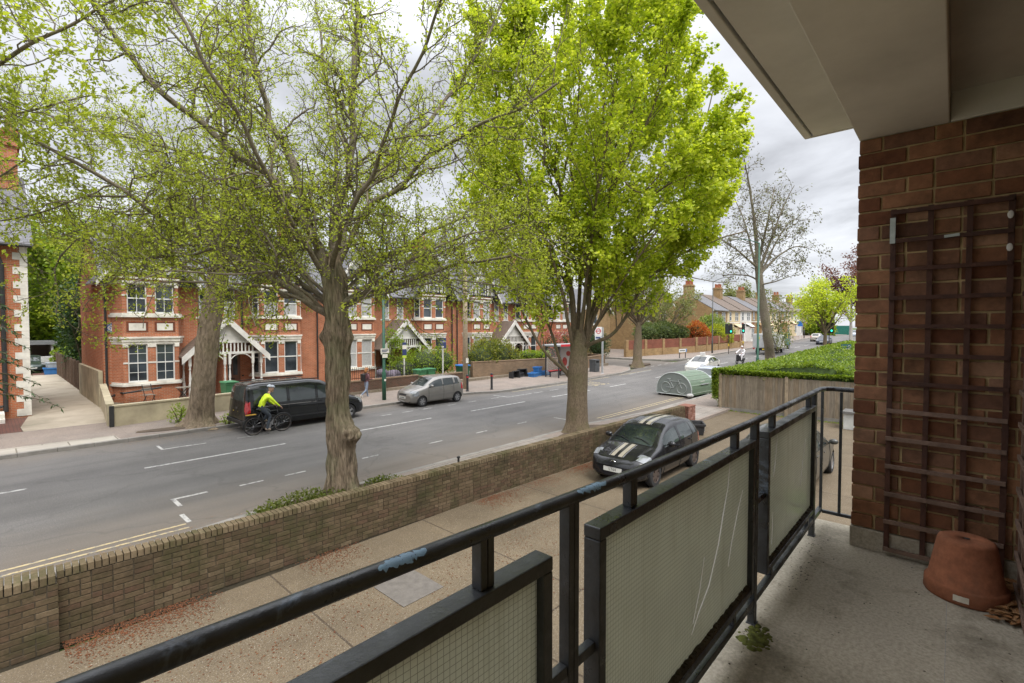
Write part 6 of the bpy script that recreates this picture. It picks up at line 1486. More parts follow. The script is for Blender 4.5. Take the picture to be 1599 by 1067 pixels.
b = MB(); b.ell((1.838, .45, 1.85), (.004, .22, .2), 12, 8); b.ell((1.838, .8, 1.2), (.004, .24, .35), 12, 8); b.ell((1.838, .4, .75), (.004, .18, .12), 12, 8); b.build('poster_shapes', plain('poster_red', (.42, .07, .06), .5, .3, 8), ad)
st = thing('bus_stop', 'bus stop post with a red ring roundel flag in front of the gabled yellow house', 'bus stop', (34.7, 21.55, .118))
b = MB(); b.box(-.06, .06, -.06, .06, 0, 3.9); b.lathe([(.22, 0), (.18, .08), (.08, .12)], n=12); b.build('post', GALV, st)
M90 = Matrix.Rotation(R(-35), 4, 'Z')
b = MB(); b.box(-.75, -.08, -.02, .02, 3.2, 3.95); fl_ = b.build('flag', plain('flag_white', (.66, .65, .63), .4, .04), st); fl_.rotation_euler = (0, 0, R(-25))
b = MB(); b.tube([(-.42 + .20 * math.cos(t), -.024, 3.60 + .20 * math.sin(t)) for t in [6.283 * i / 24 for i in range(24)]], .032, 6, closed=True); b.box(-.70, -.14, -.03, -.022, 3.57, 3.63); b.build('roundel', REDP, fl_)
b = MB(); b.box(-.72, -.12, -.02, .02, 2.72, 3.18); b.build('route_plate', plain('route_white', (.6, .62, .64), .4), fl_); b = MB(); b.box(-.68, -.2, -.024, -.0205, 2.98, 3.12); b.build('route_numbers', NAVY, fl_)
lb = thing('litter_bin', 'dark grey litter bin with slotted top beside the bus stop', 'litter bin', (35.3, 22.7, .118)); b = MB(); b.box(-.33, .33, -.3, .3, 0, .85); b.box(-.33, -.22, -.3, .3, .85, 1.05); b.box(.22, .33, -.3, .3, .85, 1.05); b.box(-.35, .35, -.32, .32, 1.05, 1.17)
for k in range(5): b.box(-.28 + k * .12, -.22 + k * .12, -.312, -.30, .08, .8)
b.build('body', plain('bin_grey', (.075, .08, .085), .5, .15, 6), lb, bevel=.03); MB().box(-.21, .21, -.25, .25, .855, 1.0).build('slot', DARK, lb)
sn = thing('street_sign', 'low white street name plate on two short posts in front of the yellow wall', 'sign', tuple(at_z(1066, 558, .68)), R(-14)); b = MB(); b.box(-.55, -.47, 0, .05, -.1, .9); b.box(.47, .55, 0, .05, -.1, .9); b.build('leg', BLACKP, sn); MB().box(-.68, .68, -.03, -.004, .55, .92).build('plate', plain('flag_white', (.6, .6, .6)), sn)
b = MB(); b.box(-.55, .35, -.035, -.031, .70, .78); b.build('lettering', TIMB, sn); MB().box(.5, .67, -.035, -.031, .56, .91).build('plate_end', plain('plate_blue', (.05, .2, .5), .5), sn)
GRN = emit('signal_green', (.02, .75, .45), 2.2)
def signal(loc, rz, label, lit=True, heads=1, h=3.3):
    o = thing('traffic_light', label, 'traffic light', loc, rz, 'traffic lights'); MB().cyl((0, 0, 0), (0, 0, h), .06, .06, 10).build('pole', plain('signal_pole', (.05, .035, .03), .5), o)
    for k in range(heads):
        y = (k - (heads - 1) / 2) * .62; b = MB(); b.box(-.20, -.04, y - .2, y + .2, h - .98, h + .12); b.box(-.06, -.04, y - .29, y + .29, h - 1.05, h + .2)
        for i in range(3):
            z = h - .08 - i * .33; b.tube([(-.2, y + .13 * math.cos(t), z + .13 * math.sin(t)) for t in [R(-20 + 20 * j) for j in range(12)]], .012, 4); b.tube([(-.33, y + .13 * math.cos(t), z + .13 * math.sin(t)) for t in [R(-20 + 20 * j) for j in range(12)]], .012, 4)
            b.bar((-.2, y, z + .135), (-.34, y, z + .135), .20, .02)
        hd = b.build('signal_head', BLACKP, o); c = MB(); c.cyl((-.215, y, h - .74), (-.20, y, h - .74), .115, .115, 14); c.build('green_lamp', GRN if (lit and k == 0) else plain('lamp_off', (.03, .05, .045), .3), hd)
        c = MB(); [c.cyl((-.212, y, h - .08 - i * .33), (-.20, y, h - .08 - i * .33), .11, .11, 14) for i in (0, 1)]; c.build('dark_lamp', plain('lamp_off', (.03, .05, .045)), hd)
    MB().box(-.13, .02, -.09, .09, 1.0, 1.3).build('push_button_box', plain('box_yellow', (.55, .40, .02), .5), o); o.scale = (.72, .72, 1); return o
signal((63.5, 21.0, gz(63)), R(25), 'twin headed traffic light showing green in front of the yellow-green bush', True, 2, 3.6); signal((70.5, 21.4, gz(70)), R(20), 'single traffic light showing green left of the green lamp post', True, 1, 3.5)
signal((66.5, 10.75, gz(66) + .12), R(10), 'dark traffic light beside the trunk of the bright green tree', True, 2, 3.55)
rs = thing('road_sign', 'square blue sign on a white post in front of the white terraced house', 'sign', (109, 22.5, gz(109))); MB().cyl((0, 0, 0), (0, 0, 3.6), .06, .06, 8).build('post', WHITE, rs); MB().box(-.06, -.03, -.45, .45, 2.6, 3.6).build('plate', plain('sign_blue', (.03, .16, .5), .4), rs)
gb = thing('shipping_container', 'green metal container in a yard in the far distance', 'container', (160, 24.0, gz(160))); MB().box(0, 2.5, -3, 3, 0, 2.5).build('body', plain('container_green', (.02, .17, .13), .5, .15, 3), gb); b = MB(); [b.box(-.04, .0, -2.9 + i * .3, -2.8 + i * .3, .1, 2.4) for i in range(20)]; b.build('ribs', MATS['container_green'], gb)
ps = thing('notice_board', 'dark teal sign with lime and white writing standing above the hedge', 'sign', (44.2, 6.05, 0), R(-48)); b = MB(); b.box(-.32, -.27, .0, .05, 0, 2.3); b.box(.27, .32, .0, .05, 0, 2.3); b.build('post', TIMB, ps); MB().box(-.38, .38, -.03, -.002, 2.28, 2.76).build('board', plain('sign_teal', (.02, .09, .10), .5), ps)
text_obj('lettering', 'PAY', .17, LIME, ps, (-.11, -.031, 2.56), (R(90), 0, 0), .002); b = MB(); b.box(-.30, .30, -.034, -.030, 2.36, 2.42); b.tube([(.22 + .085 * math.cos(t), -.034, 2.57 + .085 * math.sin(t)) for t in [6.283 * i / 16 for i in range(16)]], .014, 5, closed=True); b.build('lettering', STONE, ps)
# ---- bike hangar in the parking bay
HG_G = plain('hangar_green', (.13, .18, .125), .4, .12, 6, metal=.1); HG_P = plain('hangar_end_panel', (.20, .225, .21), .5, .1, 30); HG_E = plain('hangar_edge', (.40, .43, .42), .5, .1, 8); HG_L = plain('hangar_bike_mark', (.29, .31, .30), .5, .05)
bh = thing('bike_hangar', 'rounded green cycle hangar with a bicycle outline on its grey end panel, in the road', 'bike hangar', (27.2, 12.05, 0), R(-6))
def hprof(n=20, hw=1.12, h=1.40, z0=.14):
    return [(-hw, z0)] + [(-hw * math.cos(t) , z0 + .12 + (h - z0 - .12) * math.sin(t) ** .82) for t in [math.pi * i / n for i in range(n + 1)]] + [(hw, z0)]
PR = hprof(); b = MB(); n = len(PR); vs = []
L_ = 2.6
for i, (y, z) in enumerate(PR):
    vs += [(0.02, y, z), (L_, y, z)]
b.add(vs, [(2 * i, 2 * i + 1, 2 * i + 3, 2 * i + 2) for i in range(n - 1)]); b.build('shell', HG_G, bh, smooth=False)
b = MB()
for i in range(1, n - 1, 2): b.tube([(.05, PR[i][0], PR[i][1]), (L_ - .02, PR[i][0], PR[i][1])], .022, 6)
b.build('rib', plain('hangar_rib', (.23, .28, .215), .4, .1, 6), bh)
for x in (0, L_): b = MB(); b.add([(x, y, z) for y, z in PR], [tuple(range(n))]); e = b.build('end_panel', HG_P, bh); MB().tube([(x, y, z) for y, z in PR], .03, 6, closed=True).build('edge', HG_E, e)
b = MB(); y = -.012
def ring(cy_, cz_, r): b.tube([(-.006, cy_ + r * math.cos(t), cz_ + r * math.sin(t)) for t in [6.283 * i / 24 for i in range(24)]], .022, 4, closed=True)
ring(.50, .52, .30); ring(-.50, .52, .30)
for pts_ in ([(.50, .52), (.24, .90), (-.32, .90), (.0, .52), (.24, .90)], [(-.50, .52), (-.26, 1.03), (-.44, 1.03)], [(.0, .52), (.3, 1.02)], [(.2, 1.02), (.4, 1.02)], [(.5, .52), (.0, .52)]): b.tube([(-.006, p[0], p[1]) for p in pts_], .022, 4)
b.build('bicycle_mark', HG_L, bh); b = MB(); b.box(1.2, 1.9, -.80, -.76, 1.05, 1.08); b.box(1.25, 1.75, -1.0, -.97, .86, .88); b.build('lettering', STONE, bh)
b = MB(); b.bar((1.1, -1.12, .72), (2.0, -1.12, .72), .03, .05); b.build('handle', GALV, bh); b = MB(); [b.box(x, x + .12, s * 1.02 - .06, s * 1.02 + .06, 0, .14) for x in (.1, 2.4) for s in (1, -1)]; b.build('foot', DARK, bh)
tag(MB().ell((0, 0, .12), (.28, .2, .12), 10, 6).ell((.25, .1, .1), (.2, .16, .10), 10, 6).build('sandbag', plain('sandbag', (.36, .35, .34), .9, .3, 8), smooth=True), 'grey sandbags on the kerb by the hangar corner', 'sandbag').location = (27.0, 11.0, .05)
tag(MB().cyl((0, 0, 0), (0, 0, .2), .035, .03, 10).lathe([(.05, .2), (.05, .24), (.001, .26)], n=10).build('post_stump', TIMB), 'short black post stump on the near pavement behind the forecourt wall', 'post').location = at_z(716, 726, .12)
# covered motorbike, garden furniture, low block
cm = thing('covered_motorbike', 'motorbike under a grey-purple cover behind the dark brick wall', 'motorbike', (17.4, 26.5, .3)); b = MB(); b.ell((0, 0, .55), (.9, .35, .45), 16, 10); b.ell((-.55, 0, .85), (.35, .40, .30), 14, 8); b.ell((.35, 0, .75), (.5, .28, .28), 12, 8)
b.v = [(x + .03 * math.sin(9 * z + 5 * x), y + .03 * math.sin(8 * x), max(z, .06)) for x, y, z in b.v]; b.build('cover', plain('cover_cloth', (.115, .095, .12), .8, .3, 6, bmp=.4), cm, smooth=True); b = MB(); [b.tube([(x + .26 * math.cos(6.283 * i / 16), 0, .28 + .26 * math.sin(6.283 * i / 16)) for i in range(16)], .06, 6, closed=True) for x in (-.68, .68)]; b.build('wheel', TYRE, cm)
def chair(loc, label, rz=0):
    o = thing('folding_chair', label, 'chair', loc, rz); b = MB(); [b.box(-.2, .2, -.2 + i * .08, -.14 + i * .08, .44, .46) for i in range(6)]; b.build('seat', plain('slat_grey', (.22, .19, .15), .8), o); b = MB(); [b.box(-.2, .2, .20, .22, .62 + i * .1, .68 + i * .1) for i in range(3)]; b.build('backrest', MATS['slat_grey'], o); b = MB()
    for s in (1, -1): b.bar((s * .19, -.2, 0), (s * .19, .21, .95), .02, .03); b.bar((s * .19, .22, 0), (s * .19, -.18, .45), .02, .03)
    b.build('frame', TIMB, o)
chair((5.35, 28.75, .34), 'folding slatted garden chair under the bay window of the plaque house', .3)
gt = thing('garden_table', 'small folding garden table under the right part of the plaque house bay', 'table', (6.75, 28.7, .34)); b = MB(); [b.box(-.3, .3, -.28 + i * .1, -.2 + i * .1, .68, .70) for i in range(6)]; b.build('tabletop', MATS['slat_grey'], gt)
for s in (1, -1): MB().bar((-.25, s * .2, 0), (.25, s * .2, .68), .02, .03).build('leg', TIMB, gt); MB().bar((.25, s * .18, 0), (-.25, s * .18, .68), .02, .03).build('leg', TIMB, gt)
wb = thing('concrete_plinth', 'white painted concrete block with a dark slab top at the foot of the fence', 'plinth', (23.1, 2.85, 0)); MB().box(0, .8, -1.2, .35, 0, .62).build('block', plain('block_white', (.5, .5, .48), .8, .2, 3), wb, bevel=.01); MB().box(-.05, .85, -1.25, .4, .622, .72).build('slab', plain('slab_dark', (.13, .125, .12), .8, .3, 5), wb)

# ================================================================== TREES AND PLANTS
from mathutils import noise as mno
def fast_mesh(name, V, Q, m, parent=None, smooth=False):
    V = np.asarray(V, np.float32); Q = np.asarray(Q, np.int32); me = bpy.data.meshes.new(name); k = Q.shape[1]
    me.vertices.add(len(V)); me.vertices.foreach_set('co', V.ravel()); me.loops.add(Q.size); me.loops.foreach_set('vertex_index', Q.ravel()); me.polygons.add(len(Q))
    me.polygons.foreach_set('loop_start', np.arange(0, Q.size, k, dtype=np.int32)); me.polygons.foreach_set('loop_total', np.full(len(Q), k, dtype=np.int32))
    if smooth: me.polygons.foreach_set('use_smooth', np.ones(len(Q), bool))
    me.materials.append(m); me.update(calc_edges=True); me.validate()
    o = bpy.data.objects.new(name, me); COL.objects.link(o)
    if parent is not None: o.parent = parent
    return o
def tubes_mesh(name, branches, m, parent, sides=(10, 7, 5, 3, 3), jitter=0):
    Vs = []; Qs = []; base = 0
    for pts, rad, lv in branches:
        P = np.asarray(pts, float); k = len(P); n = sides[min(lv, len(sides) - 1)]
        T = np.gradient(P, axis=0); T /= (np.linalg.norm(T, axis=1, keepdims=True) + 1e-9)
        ref = np.array([0.31, 0.17, 0.93]); 
        if abs(T[0] @ ref) > .92: ref = np.array([1.0, 0, 0])
        A = np.cross(T, ref); A /= (np.linalg.norm(A, axis=1, keepdims=True) + 1e-9); B = np.cross(T, A)
        th = np.arange(n) * 2 * math.pi / n; r = np.asarray(rad, float)[:, None, None]
        if lv == 0: r = r * (1 + .10 * np.sin(th * 3 + P[:, :1] * 5)[..., None])
        ring = P[:, None, :] + r * (A[:, None, :] * np.cos(th)[None, :, None] + B[:, None, :] * np.sin(th)[None, :, None])
        Vs.append(ring.reshape(-1, 3)); i = np.arange(k - 1)[:, None] * n; j = np.arange(n)[None, :]; j2 = (j + 1) % n
        Qs.append((base + np.stack([i + j, i + j2, i + n + j2, i + n + j], -1)).reshape(-1, 4)); base += k * n
    return fast_mesh(name, np.concatenate(Vs), np.concatenate(Qs), m, parent, True)
def resample(pts, step, wob=0):
    P = [Vector(p) for p in pts]; out = []
    # Catmull-Rom through the measured points
    for i in range(len(P) - 1):
        p0, p1, p2, p3 = P[max(i - 1, 0)], P[i], P[i + 1], P[min(i + 2, len(P) - 1)]; n = max(1, int((p2 - p1).length / step))
        for k in range(n):
            t = k / n; out.append(.5 * ((2 * p1) + (p2 - p0) * t + (2 * p0 - 5 * p1 + 4 * p2 - p3) * t * t + (3 * p1 - p0 - 3 * p2 + p3) * t ** 3))
    out.append(P[-1])
    if wob:
        for i in range(2, len(out)):
            v = out[i]; out[i] = v + Vector((mno.noise(v * 1.3), mno.noise(v * 1.3 + Vector((9, 3, 1))), mno.noise(v * 1.3 + Vector((2, 8, 5))))) * wob
    return out
def growth(limbs, prm, r_, env=None, lead=True):
    """limbs: list of (points, r0, r1). prm per level: spacing, len0, len1, angle, gnarl, lift, step"""
    br = []; tips = []
    cur = []
    for pts, r0, r1 in limbs:
        n = len(pts); rad = [r0 + (r1 - r0) * (i / (n - 1)) ** .75 for i in range(n)]; br.append((pts, rad, 0)); cur.append((pts, rad))
    for lv, q in enumerate(prm):
        nxt = []
        for pts, rad in cur:
            acc = r_.random() * q['spacing']; L = sum((pts[i + 1] - pts[i]).length for i in range(len(pts) - 1)); s = 0
            for i in range(len(pts) - 1):
                seg = pts[i + 1] - pts[i]; l = seg.length; s0 = s; s += l
                while acc < s:
                    t = acc / max(L, 1e-6); f = (acc - s0) / max(l, 1e-6); acc += q['spacing'] * r_.uniform(.6, 1.4)
                    if t < q.get('start', .12): continue
                    p = pts[i] + seg * f; T = seg.normalized(); a = R(q['angle']) * r_.uniform(.7, 1.3)
                    ax = T.orthogonal().normalized(); ax.rotate(Matrix.Rotation(r_.uniform(0, 6.283), 3, T)); d = (T * math.cos(a) + ax * math.sin(a))
                    d.z += q['lift']; d.normalize()
                    ln = (q['len0'] + (q['len1'] - q['len0']) * t) * r_.uniform(.6, 1.35); n = max(2, int(ln / q['step'])); P = [p]; 
                    for k in range(n):
                        d = (d + Vector((r_.gauss(0, 1), r_.gauss(0, 1), r_.gauss(0, 1))) * q['gnarl'] + Vector((0, 0, q['trop']))).normalized(); P.append(P[-1] + d * (ln / n))
                    if env and not env(P[-1]): 
                        if not env(P[len(P) // 2]): continue
                        P = P[:len(P) // 2 + 1]
                        if len(P) < 2: continue
                    pr_ = rad[min(i, len(rad) - 1)]; r0 = min(pr_ * q['rf'], q['rmax']); r1 = max(r0 * .35, q['rmin']); m = len(P)
                    R_ = [r0 + (r1 - r0) * j / (m - 1) for j in range(m)]; br.append((P, R_, lv + 1)); nxt.append((P, R_))
        cur = nxt
        if lv >= len(prm) - 2: tips += [(P, lv) for P, _ in nxt]
    return br, tips
def leaf_mesh(name, P, D, S, m, parent, nrg, width=.62, fold=.18, droop=.25, hexa=False):
    n = len(P); P = np.asarray(P, float); D = np.asarray(D, float); S = np.asarray(S, float)[:, None]
    D = D + nrg.normal(0, .55, (n, 3)); D[:, 2] -= droop; D /= np.linalg.norm(D, axis=1, keepdims=True)
    U = nrg.normal(0, 1, (n, 3)); U[:, 2] = np.abs(U[:, 2]) + .6; W_ = np.cross(D, U); W_ /= np.linalg.norm(W_, axis=1, keepdims=True); Nn = np.cross(W_, D)
    if hexa:
        V = np.stack([P, P + D * S * .30 + W_ * S * width * .62 + Nn * S * fold, P + D * S * .66 + W_ * S * width * .5 + Nn * S * fold * .5, P + D * S, P + D * S * .66 - W_ * S * width * .5 + Nn * S * fold * .5, P + D * S * .30 - W_ * S * width * .62 + Nn * S * fold], 1).reshape(-1, 3); k = 6
    else:
        V = np.stack([P, P + D * S * .45 + W_ * S * width * .5 + Nn * S * fold, P + D * S, P + D * S * .45 - W_ * S * width * .5 + Nn * S * fold], 1).reshape(-1, 3); k = 4
    return fast_mesh(name, V, np.arange(n * k).reshape(n, k), m, parent)
def tip_leaves(tips, per, r_, cluster=3, spread=.05, ends=2):
    P = []; D = []
    for pts, lv in tips:
        n = len(pts)
        for i in range(per):
            t = r_.random() ** .6 * (n - 1); k = min(int(t), n - 2); p = pts[k].lerp(pts[k + 1], t - k); d = (pts[k + 1] - pts[k]).normalized()
            for c in range(cluster): P.append((p.x + r_.gauss(0, spread), p.y + r_.gauss(0, spread), p.z + r_.gauss(0, spread))); D.append((d.x, d.y, d.z))
        p = pts[-1]; d = (pts[-1] - pts[-2]).normalized()
        for c in range(cluster * ends): P.append((p.x + r_.gauss(0, spread), p.y + r_.gauss(0, spread), p.z + r_.gauss(0, spread))); D.append((d.x, d.y, d.z))
    return P, D
def trunk_mesh(name, axis, prof, m, parent, n=56, ridge=.05, burls=(), flare=0, kf=4.0, zf=.55):
    """axis: list of (x, y, z) centres; prof: matching radii; vertical ridges of bark are real relief"""
    V = []; A = resample(axis, .05); zs = [p.z for p in A]; k = len(A); az = [a[2] for a in axis]
    for i, c in enumerate(A):
        r0 = float(np.interp(c.z, az, prof)); h = c.z - axis[0][2]
        for j in range(n):
            th = 6.283185 * j / n; u = Vector((math.cos(th), math.sin(th), 0))
            q = Vector((u.x * kf, u.y * kf, c.z * zf)); w = mno.noise(q) * .6 + abs(mno.noise(q * 2.3 + Vector((3, 3, 3)))) * .7 + mno.noise(Vector((u.x * 9, u.y * 9, c.z * 2.2))) * .4
            r = r0 + ridge * (w - .25)
            if flare: r += flare * math.exp(-h / .28) * (1 + .8 * math.sin(th * 5 + 1) + .5 * math.sin(th * 3))
            for (bu, bz, br, bs) in burls:
                dth = math.acos(max(-1, min(1, u.x * bu[0] + u.y * bu[1]))); g = math.exp(-(dth / .62) ** 2 - ((c.z - bz) / bs) ** 2); r += br * g * (1 + .5 * mno.noise(Vector((u.x * 11, u.y * 11, c.z * 9))))
            V.append((c.x + u.x * r, c.y + u.y * r, c.z))
    Q = [(i * n + j, i * n + (j + 1) % n, (i + 1) * n + (j + 1) % n, (i + 1) * n + j) for i in range(k - 1) for j in range(n)]
    return fast_mesh(name, V, Q, m, parent, True)
BARKA = barkmat('bark_furrowed', (.035, .025, .016), (.30, .235, .165), (.15, .175, .085), .6, 3.6, .2, .06)
BARKL = barkmat('bark_limb', (.09, .074, .055), (.25, .212, .16), (.10, .11, .04), .45, 5, .6, .012)
BARKB = barkmat('bark_smooth', (.10, .075, .05), (.20, .155, .105), (.10, .105, .04), .55, 5, .5, .012)
TWIG = barkmat('bark_twig', (.055, .043, .03), (.14, .11, .078), (.1, .1, .05), .2, 8, 1, .004)
LEAFA = leafmat('leaf_spring', [(.15, (.21, .26, .035)), (.45, (.34, .40, .055)), (.75, (.46, .52, .08)), (1, (.32, .31, .10))], .55)
LEAFB = leafmat('leaf_maple', [(.10, (.15, .24, .02)), (.33, (.34, .43, .03)), (.62, (.53, .60, .06)), (1, (.68, .70, .14))], .57)
def tree(name, label, base, axis, prof, limbs, prm, seed, bark, barkl, leaf, per, cl, lsize, sub=(0, 0, 0), env=None, trunk_kw={}, spread=.05, droop=.25, width=.62, hexa=False, skip=None, ends=2, grp=None, keep=1.0):
    r_ = random.Random(seed); o = thing(name, label, 'tree', tuple(base), 0, grp); B0 = Vector(base)
    tr_ = trunk_mesh('trunk', [tuple(Vector(a) - B0) for a in axis], prof, bark, o, **trunk_kw)
    L = []
    for pts, r0, r1 in limbs: L.append(([p - B0 for p in resample(pts, .2, .10 if name == 'gnarled_tree' else .05)], r0, r1))
    e2 = (lambda p: env(p + B0)) if env else None
    br, tips = growth(L, prm, r_, e2)
    if keep < 1: tips = [t for t in tips if r_.random() < keep]
    big = name in ('gnarled_tree', 'maple_tree'); tubes_mesh('limbs', [b_ for b_ in br if b_[2] <= 1 or not big], barkl, o); tw = [b_ for b_ in br if b_[2] > 1 and big]
    if tw: tubes_mesh('twigs', tw, TWIG, o)
    P, D = tip_leaves(tips, per, r_, cl, spread, ends); nrg = np.random.default_rng(seed); S_ = nrg.uniform(*lsize, len(P))
    P = np.array(P)
    if skip is not None:
        k = np.array([not skip(p + np.array(base)) for p in P]); P, D, S_ = P[k], np.array(D)[k], S_[k]
    leaf_mesh('crown', P, D, S_, leaf, o, nrg, width, droop=droop, hexa=hexa)
    print(label[:30], 'branches', len(br), 'leaves', len(P)); return o
def at_list(l, d0):
    out = []; d = d0
    for q in l:
        if len(q) > 2: d = q[2]
        out.append(at_d(q[0], q[1], d))
    return out
# ---- the big gnarled tree on the near pavement
A0 = Vector((5.66, 10.62, .1)); dA = 11.5
axA = [A0 + Vector((0, 0, -.15)), A0 + Vector((0, 0, .3)), A0 + Vector((-.02, .01, 1.2)), A0 + Vector((-.07, .05, 2.1)), A0 + Vector((-.06, .04, 3.2)), A0 + Vector((-.07, .05, 3.8)), A0 + Vector((-.06, .04, 4.15)), A0 + Vector((-.09, .07, 4.6)), A0 + Vector((-.10, .09, 5.1)), A0 + Vector((-.14, .12, 5.7))]
prA = [.34, .32, .295, .245, .265, .305, .25, .255, .25, .13]
ru = (RT.x, RT.y); BU = (RT.x * .87 - FW.x * .5, RT.y * .87 - FW.y * .5)
lmA = []
def LA(l, r0, r1): lmA.append((at_list(l, dA), r0 * .76, r1))
LA([(514, 452, 11.45), (484, 360, 11.4), (431, 289, 11.0), (401, 266, 10.8), (352, 225, 10.5), (262, 154, 10.0), (187, 71, 9.6), (140, 0, 9.3), (90, -80, 9)], .17, .03)
LA([(513, 440, 11.5), (472, 311, 11.9), (457, 255, 12.2), (424, 195, 12.6), (401, 112, 13), (386, 0, 13.4), (378, -150, 13.8)], .16, .03)
LA([(517, 440, 11.5), (524, 328, 11.7), (548, 260, 11.6), (551, 129, 11.8), (555, 56, 12), (560, -60, 12.3), (570, -200, 12.6)], .15, .03)
LA([(520, 430, 11.5), (559, 302, 12.0), (585, 280, 12.3), (624, 228, 12.8), (659, 198, 13.2), (702, 150, 13.7), (760, 60, 14.3), (800, -40, 14.8)], .12, .025)
LA([(524, 425, 11.4), (564, 332, 11.2), (607, 306, 10.9), (659, 254, 10.5), (736, 198, 10.1), (800, 170, 9.8), (870, 130, 9.4)], .11, .02)
LA([(518, 482, 11.4), (535, 473, 11.2), (581, 456, 11), (623, 445, 10.8), (690, 420, 10.4), (770, 400, 10), (830, 395, 9.8)], .10, .02)
LA([(520, 458, 11.5), (567, 419, 11.9), (629, 386, 12.6), (700, 350, 13.4), (780, 320, 14)], .10, .02)
LA([(513, 490, 11.4), (494, 480, 11.3), (457, 453, 11.2), (412, 430, 10.9), (370, 405, 10.7), (320, 380, 10.5), (270, 352, 10.2), (206, 307, 9.7), (165, 281, 9.4), (90, 240, 9), (20, 200, 8.6)], .13, .025)
LA([(510, 430, 11.5), (440, 345, 12.5), (352, 259, 13.5), (281, 236, 14), (200, 215, 14.5), (100, 190, 15), (0, 150, 15.3)], .10, .02)
LA([(513, 478, 11.5), (470, 440, 12.3), (400, 400, 13.2), (320, 390, 14), (230, 400, 14.6), (140, 390, 15)], .09, .015)
LA([(337, 388, 10.6), (280, 400, 10.4), (225, 403, 10.2), (190, 402, 10.1), (150, 385, 10), (120, 378, 9.9), (97, 400, 9.8), (92, 420, 9.8), (98, 460, 9.8), (90, 485, 9.8)], .045, .012)
LA([(515, 430, 11.4), (540, 350, 10.2), (590, 250, 9), (640, 130, 8), (690, 0, 7.3)], .09, .02)
LA([(511, 440, 11.4), (450, 330, 10.2), (380, 200, 8.9), (300, 60, 8.0), (230, -80, 7.5)], .09, .02)
LA([(517, 430, 11.6), (530, 330, 13), (520, 200, 14.5), (500, 60, 16), (490, -80, 17)], .10, .02)
LA([(424, 195, 12.6), (340, 120, 12.2), (250, 30, 11.8), (180, -60, 11.5)], .06, .02)
LA([(352, 225, 10.5), (355, 150, 10.4), (375, 60, 10.3), (380, -60, 10.2)], .05, .015)
LA([(206, 307, 9.7), (130, 310, 9.5), (60, 330, 9.3), (-10, 345, 9.2)], .035, .012)
LA([(518, 482, 11.4), (600, 430, 10.6), (680, 385, 9.9), (760, 360, 9.5), (830, 350, 9.3)], .07, .012)
LA([(520, 470, 11.5), (610, 400, 12.5), (700, 390, 13.6), (790, 370, 14.6)], .07, .012)
LA([(508, 485, 11.4), (430, 430, 10.3), (350, 432, 9.5), (270, 425, 9), (210, 440, 8.8)], .06, .012)
LA([(508, 470, 11.5), (420, 380, 12.4), (300, 340, 13.5), (200, 330, 14.3), (110, 340, 14.8)], .07, .012)
LA([(505, 455, 11.4), (380, 330, 11.5), (280, 310, 11.2), (180, 335, 11), (90, 370, 10.8)], .06, .012)
LA([(510, 486, 11.4), (430, 455, 10.8), (350, 440, 10.2), (270, 440, 9.8), (190, 452, 9.5)], .06, .012)
LA([(520, 486, 11.4), (620, 452, 10.6), (720, 440, 10), (800, 450, 9.6)], .055, .012)
LA([(520, 480, 11.5), (640, 440, 12.5), (740, 430, 13.5), (830, 440, 14)], .055, .012)
LA([(505, 470, 11.5), (400, 430, 12.8), (300, 410, 13.6), (190, 420, 14.2)], .055, .012)
prmA = [dict(spacing=.32, len0=2.3, len1=1.1, angle=52, gnarl=.27, lift=.12, trop=.03, step=.16, rf=.45, rmax=.038, rmin=.007, start=.10),
        dict(spacing=.23, len0=.95, len1=.5, angle=55, gnarl=.34, lift=.05, trop=.02, step=.12, rf=.55, rmax=.013, rmin=.0045, start=.1),
        dict(spacing=.17, len0=.36, len1=.22, angle=55, gnarl=.3, lift=.05, trop=.02, step=.11, rf=.6, rmax=.007, rmin=.0042, start=.1)]
tree('gnarled_tree', 'big gnarled street tree with a burl on its trunk, bursting into small spring leaves', A0, axA, prA, lmA, prmA, 11, BARKA, BARKL, LEAFA, 3, 2, (.036, .080), env=lambda p: p.z > 3.5, trunk_kw=dict(n=120, ridge=.10, flare=.17, burls=[(BU, 1.50, .29, .25), (ru, 3.72, .08, .14), ((-RT.x, -RT.y), 3.74, .08, .14), ((.3, -.9), 4.6, .06, .25)], kf=5.5, zf=.8), spread=.04, droop=.15, ends=1, keep=1)
# ---- the bright maple
Bb = Vector((15.1, 10.5, .1)); lmB = []
def LB(l, r0, r1, d0=18.4): lmB.append((at_list(l, d0), r0 * .78, r1))
LB([(897, 590), (896, 530), (893, 462, 18.3), (880, 382, 18.2), (875, 292, 18.0), (853, 225, 17.8), (840, 120, 17.5), (830, 0, 17.2), (826, -60, 17.1)], .17, .03)
LB([(900, 590), (912, 530), (919, 478, 18.8), (920, 405, 19), (934, 279, 19.2), (943, 171, 19.4), (950, 60, 19.5), (955, -80, 19.6)], .15, .03)
LB([(903, 590), (914, 540), (922, 440, 18), (934, 382, 17.8), (965, 270, 17.4), (1015, 180, 17), (1045, 90, 16.8), (1055, 10, 16.6)], .12, .02)
LB([(903, 580), (920, 500), (938, 450, 18.9), (992, 360, 19.4), (1060, 270, 20), (1100, 190, 20.5), (1115, 130)], .12, .02)
LB([(903, 570), (925, 500), (952, 427, 18), (1015, 310, 17.4), (1085, 270, 17), (1130, 220, 16.7)], .12, .02)
LB([(900, 570), (919, 537, 18.3), (954, 525, 18.2), (982, 487, 18), (1010, 440, 17.8), (1060, 400, 17.6), (1120, 375, 17.3), (1165, 360)], .11, .02)
LB([(897, 600), (882, 581), (848, 547, 18.2), (822, 500, 18.1), (806, 452, 18), (780, 390, 17.8), (755, 330)], .09, .02)
